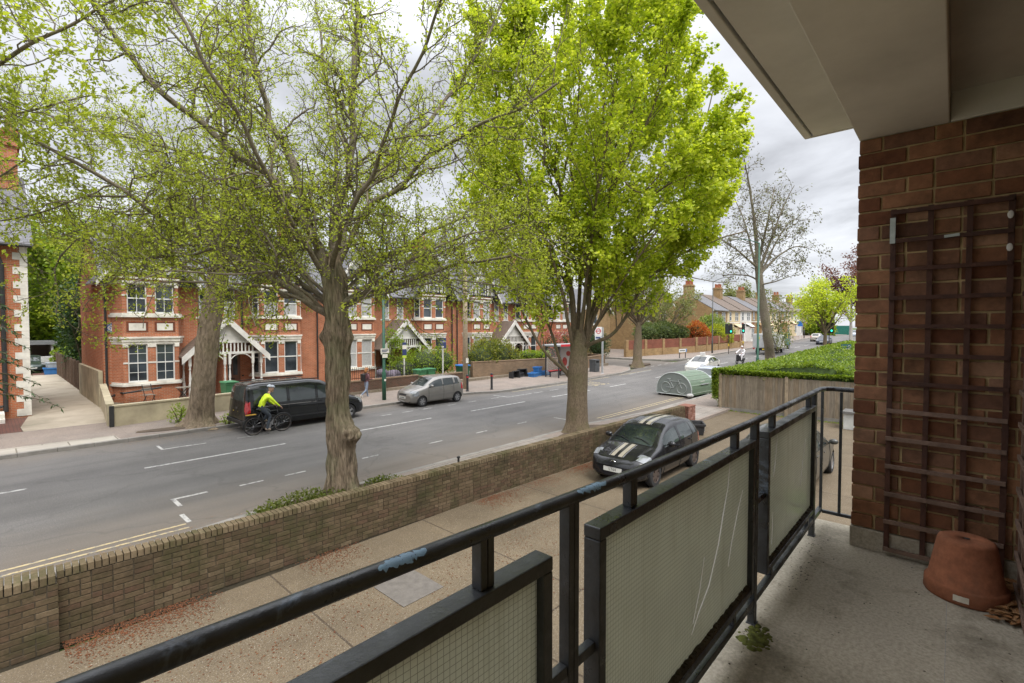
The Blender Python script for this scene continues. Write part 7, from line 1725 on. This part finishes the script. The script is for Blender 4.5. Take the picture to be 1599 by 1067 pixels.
LB([(897, 595), (877, 568, 18.5), (861, 518, 18.7), (835, 463, 18.9), (819, 421, 19.1), (790, 340, 19.4), (767, 270, 19.7)], .09, .02)
LB([(899, 560), (870, 430, 17.5), (835, 337, 17), (800, 250, 16.6), (775, 150, 16.3), (765, 60)], .10, .02)
LB([(900, 550), (905, 400, 19.5), (890, 250, 20.5), (870, 100, 21.3), (860, -20, 21.8)], .12, .02)
LB([(903, 550), (930, 380, 20), (985, 220, 21.3), (1020, 110, 22)], .10, .02)
LB([(903, 550), (925, 360, 16.9), (950, 200, 15.8), (970, 80, 15.1), (985, -20, 14.8)], .10, .02)
LB([(902, 560), (960, 470, 20), (1040, 420, 21.3), (1105, 340, 22)], .08, .02)
LB([(903, 560), (970, 440, 16.8), (1045, 340, 15.9), (1105, 300, 15.4)], .08, .02)
LB([(1010, 440, 17.8), (1060, 430, 18.2), (1110, 440, 18.6), (1150, 440, 18.8)], .035, .01)
LB([(893, 462, 18.3), (850, 380, 19), (800, 300, 19.6), (770, 200, 20)], .05, .015); LB([(943, 171, 19.4), (985, 90, 18.6), (1010, 10, 18)], .05, .015); LB([(965, 270, 17.4), (1000, 300, 16.4), (1050, 250, 15.9), (1090, 215, 15.6)], .04, .015)
LB([(934, 279, 19.2), (985, 180, 18.5), (1025, 90, 18), (1035, 10, 17.8)], .06, .015); LB([(1015, 310, 17.4), (1050, 220, 17.2), (1085, 150, 17)], .05, .015); LB([(920, 405, 19), (960, 300, 20), (1000, 220, 20.5), (1030, 150, 21)], .06, .015)
LB([(875, 292, 18), (900, 190, 17.2), (905, 90, 16.8), (905, 0, 16.6)], .06, .015); LB([(835, 337, 17), (850, 220, 16.6), (815, 110, 16.4), (800, 20, 16.3)], .05, .015); LB([(893, 462, 18.3), (840, 330, 18.8), (790, 230, 19), (745, 190, 19.2)], .06, .015); LB([(952, 427, 18), (1040, 340, 18), (1110, 310, 18.2), (1150, 280, 18.3)], .05, .015)
def envB(p):
    c = Vector((15.65, 10.35, 11.0)); d = p - c; rz = 8.2 if d.z > 0 else 7.2
    return (d.x / 5.5) ** 2 + (d.y / 5.5) ** 2 + (d.z / rz) ** 2 < 1
_tb = random.Random(5)
def thinB(p):
    d = Vector(p) - Vector((15.9, 10.2, 11.2)); s = d.x * RT.x + d.y * RT.y; r = math.sqrt((d.x / 6) ** 2 + (d.y / 6) ** 2 + (d.z / 7.6) ** 2); k = 0
    if r < .62: k = .72
    if s < 0 and d.z < 1.5: k = max(k, .5)
    elif s < 2 and d.z < -2.5: k = max(k, .45)
    return _tb.random() < k
prmB = [dict(spacing=.30, len0=2.3, len1=1.6, angle=42, gnarl=.10, lift=.22, trop=.05, step=.22, rf=.42, rmax=.032, rmin=.008, start=.22),
        dict(spacing=.28, len0=.95, len1=.6, angle=45, gnarl=.14, lift=.15, trop=.03, step=.18, rf=.55, rmax=.011, rmin=.005, start=.2)]
tree('maple_tree', 'bright yellow-green maple in full young leaf on the near pavement', Bb, [Bb + Vector((0, 0, -.1)), Bb + Vector((0, 0, .4)), Bb + Vector((.02, -.02, 1.4)), Bb + Vector((.05, -.03, 2.4)), Bb + Vector((.08, -.05, 3.3)), Bb + Vector((.1, -.06, 3.9))], [.46, .39, .37, .375, .30, .16], lmB, prmB, 23, BARKB, BARKB, LEAFB, 11, 6, (.07, .14), env=envB, trunk_kw=dict(n=48, ridge=.03, flare=.12, kf=3, zf=.8), spread=.09, droop=.55, width=.8, hexa=True, ends=2, skip=thinB)
# ---- the other trees
def auto_limbs(base, z0, n, r, h, seed, r0=.12, spread=1.0, up=1.0, crook=.25, steps=7):
    q = random.Random(seed); L = []; b = Vector(base)
    for k in range(n):
        a = 6.283 * k / n * 1.618 * 1.0 + q.uniform(-.4, .4); rr = r * q.uniform(.55, 1.05) * (1 if k % 4 else .35); hh = h * q.uniform(.65, 1.05) * (1 if k % 4 == 0 else .82)
        s = b + Vector((0, 0, z0 + (k % 3) * .25)); P = [s]
        for i in range(1, steps + 1):
            t = i / steps; P.append(s + Vector((math.cos(a) * rr * t ** .9 * spread, math.sin(a) * rr * t ** .9 * spread, (hh - z0) * t ** (1.05 * up))) + Vector((q.gauss(0, 1), q.gauss(0, 1), q.gauss(0, .5))) * crook * t)
        L.append((P, r0 * q.uniform(.7, 1), .02))
    return L
PR_MID = [dict(spacing=.5, len0=2.4, len1=1.1, angle=48, gnarl=.16, lift=.1, trop=.03, step=.3, rf=.45, rmax=.04, rmin=.012, start=.2), dict(spacing=.42, len0=1.0, len1=.6, angle=50, gnarl=.22, lift=.05, trop=.0, step=.25, rf=.55, rmax=.014, rmin=.007, start=.15)]
PR_FAR = [dict(spacing=.8, len0=2.6, len1=1.2, angle=48, gnarl=.16, lift=.1, trop=.03, step=.4, rf=.45, rmax=.05, rmin=.02, start=.2), dict(spacing=.6, len0=1.1, len1=.7, angle=50, gnarl=.2, lift=.05, trop=0, step=.35, rf=.55, rmax=.02, rmin=.012, start=.15)]
def simple_tree(name, label, base, th, tr, n, r, h, seed, bark, leaf, prm, per, cl, ls, lean=(0, 0), grp=None, up=1.0, crook=.3, spread=.12, droop=.3, r0=.12, ends=2, width=.7, keep=1, z0=None):
    b = Vector(base); top = b + Vector((lean[0], lean[1], th))
    ax = [b - Vector((0, 0, .1)), b + Vector((lean[0] * .1, lean[1] * .1, th * .15)), b.lerp(top, .5), top]
    L = auto_limbs(top - Vector((0, 0, .5)), 0, n, r, h - th + .5, seed, r0, 1, up, crook)
    return tree(name, label, b, ax, [tr * 1.25, tr, tr * .92, tr * .62], L, prm, seed, bark, bark, leaf, per, cl, ls, trunk_kw=dict(n=28, ridge=tr * .12, flare=tr * .35, kf=3, zf=.7), grp=grp, spread=spread, droop=droop, ends=ends, width=width, keep=keep)
LEAFO = leafmat('leaf_olive', [(.15, (.13, .15, .05)), (.5, (.21, .23, .09)), (1, (.27, .27, .13))], .4)
LEAFG = leafmat('leaf_fresh', [(.15, (.12, .20, .02)), (.5, (.23, .32, .035)), (1, (.34, .40, .07))], .5)
LEAFD = leafmat('leaf_dark', [(.15, (.018, .045, .016)), (.5, (.04, .085, .025)), (1, (.08, .13, .05))], .25, .4)
LEAFH = leafmat('leaf_hedge', [(.12, (.06, .12, .012)), (.45, (.16, .24, .02)), (.8, (.26, .34, .04)), (1, (.33, .36, .09))], .35, .4)
LEAFR = leafmat('leaf_red', [(.15, (.32, .05, .02)), (.5, (.45, .13, .04)), (.8, (.52, .25, .09)), (1, (.55, .32, .14))], .45)
LEAFP = leafmat('leaf_purple', [(.15, (.09, .035, .04)), (.5, (.16, .06, .06)), (1, (.24, .12, .10))], .4)
LEAFY = leafmat('leaf_yellow', [(.12, (.20, .26, .02)), (.5, (.34, .38, .03)), (1, (.44, .42, .08))], .45)
LEAFT = leafmat('leaf_tan', [(.15, (.14, .09, .05)), (.5, (.24, .17, .09)), (1, (.22, .24, .08))], .4)
LEAFK = leafmat('leaf_pink', [(.15, (.30, .06, .08)), (.5, (.45, .16, .16)), (1, (.5, .32, .2))], .45)
CATK = leafmat('catkins', [(.15, (.085, .07, .055)), (.55, (.15, .13, .09)), (.75, (.2, .22, .07)), (1, (.24, .27, .08))], .3)
# the leaning tree by the plaque house: trunk measured in the photograph
Lb = at_z(311, 664, .12); axL = [Lb + Vector((0, 0, -.1)), Lb + Vector((.05, 0, .3)), at_d(318, 600, 19.4), at_d(326, 520, 19.3), at_d(336, 460, 19.2), at_d(343, 415, 19.1), at_d(346, 385, 19.1)]
lmL = [(at_list([(343, 430, 19.1), (350, 370, 19), (352, 290, 18.8), (345, 200, 18.4), (350, 120, 18)], 19), .20, .03), (at_list([(342, 430, 19.2), (320, 360, 19.5), (280, 290, 20), (230, 220, 20.5), (190, 180, 21)], 19), .15, .02), (at_list([(344, 430, 19.1), (370, 350, 19), (400, 280, 18.8), (440, 220, 18.5)], 19), .14, .02),
       (at_list([(343, 420, 19.1), (330, 350, 18), (300, 280, 17), (270, 230, 16.3)], 19), .12, .02), (at_list([(344, 420, 19.2), (365, 350, 20.4), (385, 290, 21.6)], 19), .12, .02), (at_list([(338, 455, 19.2), (300, 420, 19), (240, 400, 18.6), (180, 400, 18.2), (130, 410, 18)], 19), .09, .015), (at_list([(342, 430, 19.2), (400, 400, 19.6), (450, 380, 20)], 19), .07, .015)]
tree('leaning_tree', 'leaning ivy-flecked street tree on the far pavement just left of the black van', Lb, axL, [.55, .46, .42, .39, .36, .32, .24], lmL, PR_MID, 31, barkmat('bark_brown', (.085, .065, .045), (.29, .225, .16), (.12, .12, .05), .3, 3, .3, .04), BARKL, LEAFA, 7, 3, (.06, .125), trunk_kw=dict(n=44, ridge=.07, flare=.24, kf=4, zf=.6), spread=.08)
# ivy shoots on that trunk, weeds at its foot
def blob(name, label, ells, n, ls, leaf, seed, cat='shrub', grp=None, loc=None, stems=True, lump=.25, shell=.55, droop=.2, width=.6, kind=None, core=True, coredark=None):
    q = np.random.default_rng(seed); c0 = Vector(loc) if loc else Vector((ells[0][0][0], ells[0][0][1], min(e[0][2] - e[1][2] for e in ells)))
    o = thing(name, label, cat, tuple(c0), 0, grp); P = []; D = []; vol = np.array([e[1][0] * e[1][1] + e[1][2] * e[1][0] for e in ells]); vol = vol / vol.sum()
    for e, f in zip(ells, vol):
        k = int(n * f); d = q.normal(0, 1, (k, 3)); d /= np.linalg.norm(d, axis=1, keepdims=True)
        lum = np.array([1 + lump * (mno.noise(Vector(v) * 2.4 + Vector((seed, 0, 0))) + .5 * mno.noise(Vector(v) * 5 + Vector((0, seed, 0)))) for v in d])
        rr = (shell + (1 - shell) * q.random(k) ** .5) * lum
        p = np.array(e[0]) + d * np.array(e[1]) * rr[:, None]; P.append(p); D.append(d * .8 + np.array([0, 0, .3]))
    P = np.concatenate(P) - np.array(c0); D = np.concatenate(D); k = P[:, 2] > -.02; P, D = P[k], D[k]
    leaf_mesh('foliage', P, D, q.uniform(*ls, len(P)), leaf, o, q, width, droop=droop)
    if core:
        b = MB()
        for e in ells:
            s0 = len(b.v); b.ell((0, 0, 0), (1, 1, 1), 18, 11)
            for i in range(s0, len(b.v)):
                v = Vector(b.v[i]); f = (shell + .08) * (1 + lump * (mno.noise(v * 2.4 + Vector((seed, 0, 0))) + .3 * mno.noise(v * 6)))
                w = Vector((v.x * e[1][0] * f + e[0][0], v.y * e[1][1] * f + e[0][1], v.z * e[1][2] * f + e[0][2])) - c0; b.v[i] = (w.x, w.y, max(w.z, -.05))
        b.build('shade_core', coredark or plain('inner_foliage', (.035, .05, .015), .95, .5, 9, bmp=.6), o, smooth=True)  # solid core stops see-through; the dim inside of the foliage is its colour
    if stems:
        brs = []; r_ = random.Random(seed)
        for e in ells:
            for i in range(5):
                a = r_.uniform(0, 6.283); z = r_.uniform(.2, .9); t = Vector((e[0][0] + math.cos(a) * e[1][0] * .8, e[0][1] + math.sin(a) * e[1][1] * .8, e[0][2] + e[1][2] * z * .8)) - c0
                s = Vector((e[0][0] - c0.x + r_.uniform(-.1, .1), e[0][1] - c0.y + r_.uniform(-.1, .1), 0)); brs.append(([s, s.lerp(t, .5) + Vector((0, 0, .1)), t], [.03, .02, .008], 2))
        tubes_mesh('stem', brs, TWIG, o)
    return o
blob('ivy', 'wispy ivy shoots sprouting from the leaning trunk on the far pavement', [((Lb.x + .45, Lb.y - .3, 3.4), (.55, .5, .9)), ((Lb.x + .15, Lb.y - .35, 4.6), (.5, .45, .8))], 420, (.07, .13), LEAFG, 5, 'climber', core=False, shell=.2)
blob('weeds', 'green weeds at the foot of the leaning trunk', [((Lb.x + .9, Lb.y - .55, .3), (.32, .25, .25)), ((Lb.x - .5, Lb.y + 1.0, .45), (.35, .3, .5))], 500, (.06, .12), LEAFG, 6, 'plant', core=False, shell=.2)
# near top-left tree whose branches hang into the frame
Eb = Vector((-5.2, 10.0, .1)); 
lmE = [(at_list([(-300, 300, 8.6), (-120, 190, 8.2), (-20, 115, 8), (60, 65, 7.9), (130, 25, 7.8), (220, -20, 7.7)], 8), .07, .015), (at_list([(-300, 310, 8.6), (-140, 240, 8.8), (-20, 190, 9), (60, 170, 9.2), (140, 150, 9.4)], 8), .06, .012), (at_list([(-280, 200, 8.4), (-150, 60, 8.6), (-60, -20, 8.8), (40, -90, 9)], 8), .06, .012), (at_list([(-300, 330, 8.4), (-120, 300, 8.4), (-30, 290, 8.4), (40, 250, 8.3)], 8), .05, .012)]
tE = at_d(-300, 330, 8.6)
tree('street_tree', 'tree just outside the left edge whose budding branches hang into the top left corner', Vector((tE.x, tE.y, .1)), [Vector((tE.x, tE.y, 0)), Vector((tE.x, tE.y, 1)), Vector((tE.x, tE.y, 3)), Vector((tE.x, tE.y, 6.9))], [.36, .30, .28, .2], lmE, prmA[:2] + [dict(prmA[2], spacing=.22)], 41, BARKA, BARKL, LEAFA, 2, 2, (.06, .12), trunk_kw=dict(n=32, ridge=.05, flare=.1), spread=.04)
# trees further along
Cb = at_z(995, 572, .3); simple_tree('street_tree', 'street tree with a plain grey trunk at the corner beyond the bus stop', Cb, 4.2, .42, 12, 4.6, 11.5, 51, BARKB, LEAFO, PR_MID, 3, 3, (.12, .22), (.6, .2), spread=.15)
Db = Vector((43.0, 10.9, .12 + gz(43))); tree('bare_tree', 'tall bare tree hung with grey catkins behind the green lamp post', Db, [Db, Db + Vector((.1, .1, 1.2)), at_d(1198, 520, 38.6), at_d(1185, 430, 38.4), at_d(1183, 400, 38.3)], [.48, .38, .35, .27, .2],
    [(at_list([(1184, 420, 38.4), (1178, 350, 38.2), (1170, 290, 38), (1160, 240, 37.8)], 38), .2, .03), (at_list([(1185, 425, 38.4), (1205, 370, 38), (1225, 320, 37.6), (1240, 290, 37.3)], 38), .15, .02), (at_list([(1186, 430, 38.4), (1215, 400, 38.8), (1245, 385, 39.2), (1268, 390, 39.5)], 38), .12, .02), (at_list([(1184, 410, 38.4), (1200, 340, 39.5), (1210, 290, 40.5)], 38), .14, .02), (at_list([(1184, 420, 38.4), (1150, 390, 37.6), (1120, 370, 37)], 38), .12, .02), (at_list([(1184, 430, 38.4), (1160, 340, 40), (1140, 300, 41)], 38), .12, .02), (at_list([(1186, 430, 38.4), (1230, 350, 39.5), (1258, 345, 40)], 38), .10, .02), (at_list([(1188, 445, 38.4), (1210, 440, 37.2), (1240, 430, 36.6)], 38), .08, .02), (at_list([(1185, 440, 38.4), (1165, 430, 39), (1130, 430, 39.5)], 38), .08, .02)],
    [dict(spacing=.5, len0=2.2, len1=1.2, angle=50, gnarl=.18, lift=.05, trop=0, step=.3, rf=.45, rmax=.035, rmin=.010, start=.15), dict(spacing=.24, len0=1.2, len1=.7, angle=50, gnarl=.22, lift=-.05, trop=-.03, step=.25, rf=.55, rmax=.012, rmin=.007, start=.1)], 61, BARKL, BARKL, CATK, 6, 1, (.11, .22), trunk_kw=dict(n=28, ridge=.05, flare=.15), spread=.12, droop=.9, width=.5)
for i in range(2): blob('epicormic_shoots', ['leafy shoots on the lower trunk of the bare tree left of the lorry', 'leafy shoots around the upper trunk of the bare tree by the tall lamp post'][i], [((Db.x + .8, Db.y - .3, 3.4 + i * 2.0), (1.0, 1.1, 1.3))], 500, (.12, .22), LEAFO, 71 + i, 'climber', core=False, shell=.2, loc=(Db.x, Db.y, 2.0 + i * 1.5), stems=True)
simple_tree('roadside_tree', 'rounded bright green roadside tree behind the dark traffic light', (65, 10.9, .12 + gz(65)), 3.0, .22, 12, 3.2, 9.0, 81, BARKB, LEAFB, PR_MID, 3, 3, (.15, .28), spread=.18)
simple_tree('roadside_tree', 'purple-leaved tree with a pale trunk at the far right of the view', (92, 12.0, gz(92)), 4.0, .25, 12, 4.0, 14, 82, barkmat('bark_pale', (.3, .27, .24), (.5, .46, .42), (.3, .3, .25), .2, 4, .4, .01), LEAFP, PR_FAR, 3, 3, (.22, .4), spread=.3)
simple_tree('garden_tree', 'sparse grey-green tree behind the yellow gabled house', (58, 47, 0), 5, .35, 14, 6, 15.5, 83, BARKL, LEAFO, PR_FAR, 3, 3, (.2, .36), spread=.3)
simple_tree('garden_tree', 'grey-green tree in front of the large yellow brick house', (61, 28.5, .5), 2.8, .22, 12, 4.0, 9.0, 84, BARKL, LEAFO, PR_FAR, 3, 3, (.18, .32), spread=.25)
simple_tree('garden_tree', 'fresh green tree behind the end of the distant terrace', (150, 45, 1.5), 4, .4, 12, 7, 16, 85, BARKL, LEAFO, PR_FAR, 3, 3, (.4, .7), spread=.5)
# trees at the end of the driveway and behind the houses
for i, (x, y, h, r, lf, lb) in enumerate(((-1, 70, 21, 7, LEAFG, 'tall fresh green tree behind the white garage'), (7.5, 66, 15, 5.5, LEAFG, 'fresh green tree behind the fence at the end of the drive'), (-9, 64, 17, 6, LEAFG, 'green tree showing above the left house roof'), (16, 58, 17, 6.5, LEAFO, 'olive green tree behind the roof of the plaque house'), (30, 60, 15, 6, LEAFO, 'olive green tree behind the red brick chimneys'))):
    simple_tree('garden_tree', lb, (x, y, .1), 4.5, .4, 14, r, h, 90 + i, BARKL, lf, PR_FAR, 4, 4, (.28, .5), spread=.4)
blob('holly_tree', 'dark glossy evergreen beside the driveway fence', [((5.4, 47, 3.6), (1.9, 2.5, 3.0)), ((5.0, 45.5, 5.6), (1.6, 2.0, 2.2))], 5200, (.16, .30), LEAFD, 101, 'tree', loc=(5.4, 47, 0))
blob('shrub', 'bright shrub beside the garage at the end of the driveway', [((5.0, 56.5, 1.2), (1.3, 1.2, 1.2))], 1500, (.12, .24), LEAFG, 102)
for i, (x, y, h, r) in enumerate(((3.5, 80, 17, 8), (-14, 84, 18, 8), (22, 84, 19, 9), (46, 78, 17, 8), (70, 90, 18, 9), (2.0, 72.5, 7, 3.6))):
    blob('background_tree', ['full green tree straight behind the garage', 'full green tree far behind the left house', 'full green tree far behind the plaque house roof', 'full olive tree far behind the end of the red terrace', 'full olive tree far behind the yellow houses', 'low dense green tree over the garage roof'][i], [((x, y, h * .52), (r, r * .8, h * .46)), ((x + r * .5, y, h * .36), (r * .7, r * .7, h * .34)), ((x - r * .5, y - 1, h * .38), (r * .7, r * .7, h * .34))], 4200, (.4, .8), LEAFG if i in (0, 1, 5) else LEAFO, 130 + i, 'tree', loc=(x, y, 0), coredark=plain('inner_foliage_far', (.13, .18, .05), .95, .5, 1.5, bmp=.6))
# dark conifer spray at the left edge in front of the left house
cf = thing('conifer', 'dark drooping conifer spray at the left edge in front of the quoined house', 'tree', tuple(at_z(-60, 690, .1)))
c0 = Vector(cf.location); MB().tube([(0, 0, 0), (.02, 0, 3), (0, .05, 6.5)], [.16, .12, .03], 10).build('trunk', BARKL, cf); brs = []; P = []; D = []
for k in range(46):
    z = 1.5 + 4.6 * k / 46; a = k * 2.4; L = (2.4 - .3 * (z - 1.5)) * rng.uniform(.7, 1.1); pts = [Vector((math.cos(a) * L * t, math.sin(a) * L * t, z + .25 * L * t - .5 * L * t * t)) for t in [i / 8 for i in range(9)]]; brs.append((pts, [.03 - .0028 * i for i in range(9)], 2))
    for i in range(60):
        t = rng.uniform(.15, 1) * 8; j = min(int(t), 7); p = pts[j].lerp(pts[j + 1], t - j); d = (pts[j + 1] - pts[j]).normalized(); P.append((p.x, p.y, p.z)); D.append((d.x + rng.gauss(0, .4), d.y + rng.gauss(0, .4), d.z - .25))
tubes_mesh('branches', brs, TWIG, cf); leaf_mesh('foliage', P, D, nr.uniform(.12, .26, len(P)), LEAFD, cf, nr, .22, droop=.2)
# ---- shrubs in the front gardens
blob('shrub', 'broad yellow-green bush spilling over the tall brick wall right of the telegraph pole', [((25.3, 26.3, 1.7), (1.8, 1.0, 1.25)), ((27.4, 26.4, 1.75), (1.6, 1.0, 1.35)), ((26.3, 26.6, 2.3), (1.5, .9, 1.0)), ((28.6, 26.3, 1.6), (1.0, .8, .9))], 5200, (.10, .2), leafmat('leaf_bush', [(.15, (.10, .14, .012)), (.5, (.19, .22, .03)), (1, (.26, .22, .06))], .4), 111)
blob('shrub', 'rounded green hedge bush behind the navy estate agent board', [((21.3, 28.0, 1.4), (1.6, 1.2, 1.3)), ((22.7, 27.8, 1.5), (1.2, 1.0, 1.2)), ((19.7, 28.2, 1.1), (1.3, 1.0, .9))], 4200, (.08, .16), LEAFG, 112)
blob('climber', 'loose climbing greenery over the porch behind the narrow agent board', [((19.6, 28.9, 2.2), (.9, .5, 1.3)), ((20.7, 29.1, 1.5), (.8, .5, 1.0)), ((19.2, 29.0, 3.4), (.5, .4, .6))], 1500, (.10, .2), LEAFG, 113, 'climber', core=False, shell=.2)
blob('shrub', 'small leafy plants on top of the wall left of the bus shelter', [((30.6, 26.2, 1.7), (1.4, .6, .4)), ((32.4, 26.2, 1.6), (1.0, .6, .5))], 1500, (.1, .18), LEAFG, 114)
blob('shrub', 'pink and tan leaved shrub behind the bus shelter', [((35.2, 27.2, 2.2), (1.2, 1.0, 1.6)), ((37.0, 27.0, 2.4), (1.0, .9, 1.5))], 2800, (.12, .22), LEAFK, 115)
blob('shrub', 'tan and green bush behind the litter bin', [((38.8, 27.2, 1.5), (1.3, 1.0, 1.4)), ((40.2, 27.6, 1.6), (.9, .9, 1.3))], 2600, (.12, .2), LEAFT, 116)
blob('hedge', 'dark green hedge behind the low wall at the side road corner', [((49.6, 31.5, 1.9), (1.2, 1.6, 1.9))], 2200, (.12, .2), LEAFD, 117, 'hedge')
def on_wall(u, v, y): return at_y(u, v, y)
blob('shrub', 'big grey-green bush overhanging the red panelled wall', [((56.5, 28.6, 3.4), (2.6, 1.4, 1.2)), ((59.4, 27.6, 3.5), (2.4, 1.4, 1.3)), ((61.8, 26.8, 3.2), (1.8, 1.2, 1.1))], 6500, (.14, .26), leafmat('leaf_greygreen', [(.15, (.05, .08, .025)), (.5, (.11, .16, .05)), (1, (.2, .22, .10))], .35), 118)
blob('shrub', 'orange and red Japanese maple above the brick wall', [((65.5, 25.9, 3.3), (1.7, 1.3, 1.5)), ((66.5, 25.4, 2.8), (1.2, 1.0, 1.1))], 3600, (.16, .3), LEAFR, 119, 'shrub')
blob('shrub', 'yellow-green bush beside the orange maple and traffic light', [((70.5, 25.0, 2.9), (1.7, 1.2, 1.5)), ((72.5, 24.4, 2.4), (1.2, 1.0, 1.1))], 3000, (.16, .3), LEAFY, 120)
blob('shrub', 'rounded light green bush behind the single traffic light', [((75.5, 27.5, 3.4), (2.8, 2.0, 2.6)), ((78.5, 26.6, 2.8), (1.6, 1.4, 1.8))], 4800, (.2, .36), leafmat('leaf_light', [(.15, (.12, .18, .04)), (.5, (.22, .29, .08)), (1, (.3, .34, .13))], .45), 121)
blob('shrub', 'round dark green bush in the far distance by the green container', [((140, 24.5, 3.6), (3.6, 3, 3.2))], 2600, (.4, .8), LEAFG, 122)
# foot of the gnarled tree
blob('weeds', 'low leafy ground plants at the foot of the gnarled tree behind the wall', [((4.7, 10.72, .14), (.85, .36, .26)), ((5.25, 10.3, .12), (.5, .5, .25)), ((4.0, 10.6, .12), (.5, .4, .18)), ((6.7, 10.55, .12), (.6, .4, .18))], 4200, (.035, .09), leafmat('leaf_weed', [(.15, (.05, .07, .012)), (.5, (.11, .14, .02)), (1, (.17, .18, .05))], .35), 123, 'plant', core=False, shell=.1, stems=False)
# ---- hedge and thicket beyond the board fence
def hedge():
    o = thing('hedge', 'large clipped bright green hedge and thicket behind the grey board fence', 'hedge', (24.7, 8.6, 0))
    def top(x, y):
        if y > 6.6: return 2.03 + .06 * mno.noise(Vector((x * .8, y * .8, 0))) + .004 * (x - 24)
        return 2.12 + .38 * mno.noise(Vector((x * .55, y * .55, 3))) + .24 * mno.noise(Vector((x * 1.6, y * 1.6, 7))) + .16 * mno.noise(Vector((x * 3.3, y * 3.3, 1)))
    X0, X1, Y0, Y1 = 24.75, 62, -6, 8.55; nx, ny = 150, 62; V = []
    for i in range(nx + 1):
        for j in range(ny + 1):
            x = X0 + (X1 - X0) * (i / nx) ** 1.3; y = Y0 + (Y1 - Y0) * j / ny; z = top(x, y) - .07; V.append((x - 24.7, y - 8.6, z + gz(x) * .6))
    W_ = ny + 1; Q = [(i * W_ + j, (i + 1) * W_ + j, (i + 1) * W_ + j + 1, i * W_ + j + 1) for i in range(nx) for j in range(ny)]; nb = len(V)
    for i in range(nx + 1): x, y, z = V[i * W_ + ny]; V.append((x, y + .02, 0))
    Q += [(i * W_ + ny, (i + 1) * W_ + ny, nb + i + 1, nb + i) for i in range(nx)]; nb2 = len(V)
    for j in range(ny + 1): x, y, z = V[j]; V.append((x - .02, y, 0))
    Q += [(j, j + 1, nb2 + j + 1, nb2 + j) for j in range(ny)]
    fast_mesh('shade_core', V, Q, plain('hedge_inner', (.032, .055, .010), .95, .5, 7, bmp=.8), o, True)  # solid dark core: shade in the gaps between leaves put into its colour
    P = []; D = []; q = np.random.default_rng(77)
    for i in range(52000):
        t = q.random(); x = X0 + (X1 - X0) * t ** 2.0; y = q.uniform(Y0, Y1)
        if y < 0 and x < 40: continue
        z = top(x, y); clip = y > 6.6; P.append((x - 24.7, y - 8.6, z - .10 + q.uniform(0, .09 if clip else .20) + gz(x) * .6)); D.append((q.normal(0, .6), q.normal(0, .6), .8))
    for i in range(9000):
        x = X0 + (X1 - X0) * q.random() ** 2; z = q.uniform(.1, 2.0); P.append((x - 24.7, 8.58 - 8.6 + q.uniform(-.03, .05), z)); D.append((q.normal(0, .5), .7, .4))
    for i in range(9000):      # growth over the top edge of the fence and the corner
        y = 8.6 - 15 * q.random() ** 2.2; z = 2.0 - abs(q.normal(0, .12)) * (1 if y > 5 else .5); P.append((q.uniform(-.28, .05), y - 8.6, z)); D.append((-.7, q.normal(0, .4), .3))
    for i in range(2600): P.append((q.uniform(-.42, .02), q.uniform(-.1, .22), .5 + 1.5 * q.random() ** .7)); D.append((-.5, .4, .2))
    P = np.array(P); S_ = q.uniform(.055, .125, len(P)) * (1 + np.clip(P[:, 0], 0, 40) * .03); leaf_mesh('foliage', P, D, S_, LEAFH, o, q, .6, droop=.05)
hedge()
def fern(loc, label, seed, n=16, s=.9):
    o = thing('fern', label, 'fern', loc); r_ = random.Random(seed); P = []; D = []; brs = []
    for k in range(n):
        a = 6.283 * k / n + r_.uniform(-.2, .2); L = s * r_.uniform(.6, 1.0); pts = [Vector((math.cos(a) * L * t * .8, math.sin(a) * L * t * .8, L * (.9 * t - .75 * t * t))) for t in [i / 10 for i in range(11)]]; brs.append((pts, [.008] * 11, 3))
        sd = Vector((-math.sin(a), math.cos(a), 0))
        for i in range(2, 40):
            t = i / 40 * 10; j = min(int(t), 9); p = pts[j].lerp(pts[j + 1], t - j)
            for w in (1, -1): P.append((p.x, p.y, p.z)); D.append(tuple(sd * w + Vector((math.cos(a), math.sin(a), 0)) * .4))
    tubes_mesh('stem', brs, TWIG, o); q = np.random.default_rng(seed); leaf_mesh('frond', P, D, q.uniform(.07, .15, len(P)), LEAFG, o, q, .4, droop=.1)
fern(tuple(at_z(1187, 641, 0)), 'larger green fern at the foot of the board fence', 1, 18, 1.05); fern(tuple(at_z(1238, 648, 0)), 'smaller green fern at the foot of the board fence, nearer the railing', 2, 14, .8)
# grass strip by the path under the balcony end, small weeds along the fence
GB = MB(); P = []; D = []
for i in range(7000): P.append((rng.uniform(7.5, 13.5), rng.uniform(-3, 1.05), 0)); D.append((rng.gauss(0, .3), rng.gauss(0, .3), 1))
structure(sheet('lawn', 7.4, 13.6, -4, 1.1, .012, GRASSM, 10)); g_ = leaf_mesh('grass', P, D, nr.uniform(.05, .11, len(P)), LEAFG, None, nr, .12, droop=-.3); g_['kind'] = 'stuff'
P = [(24.3 + rng.gauss(0, .06), rng.uniform(-2, 8.4), 0) for i in range(900)] ; D = [(-.5, rng.gauss(0, .6), .8) for _ in P]
g_ = leaf_mesh('fence_weeds', P, D, nr.uniform(.04, .10, len(P)), LEAFG, None, nr, .4); g_['kind'] = 'stuff'
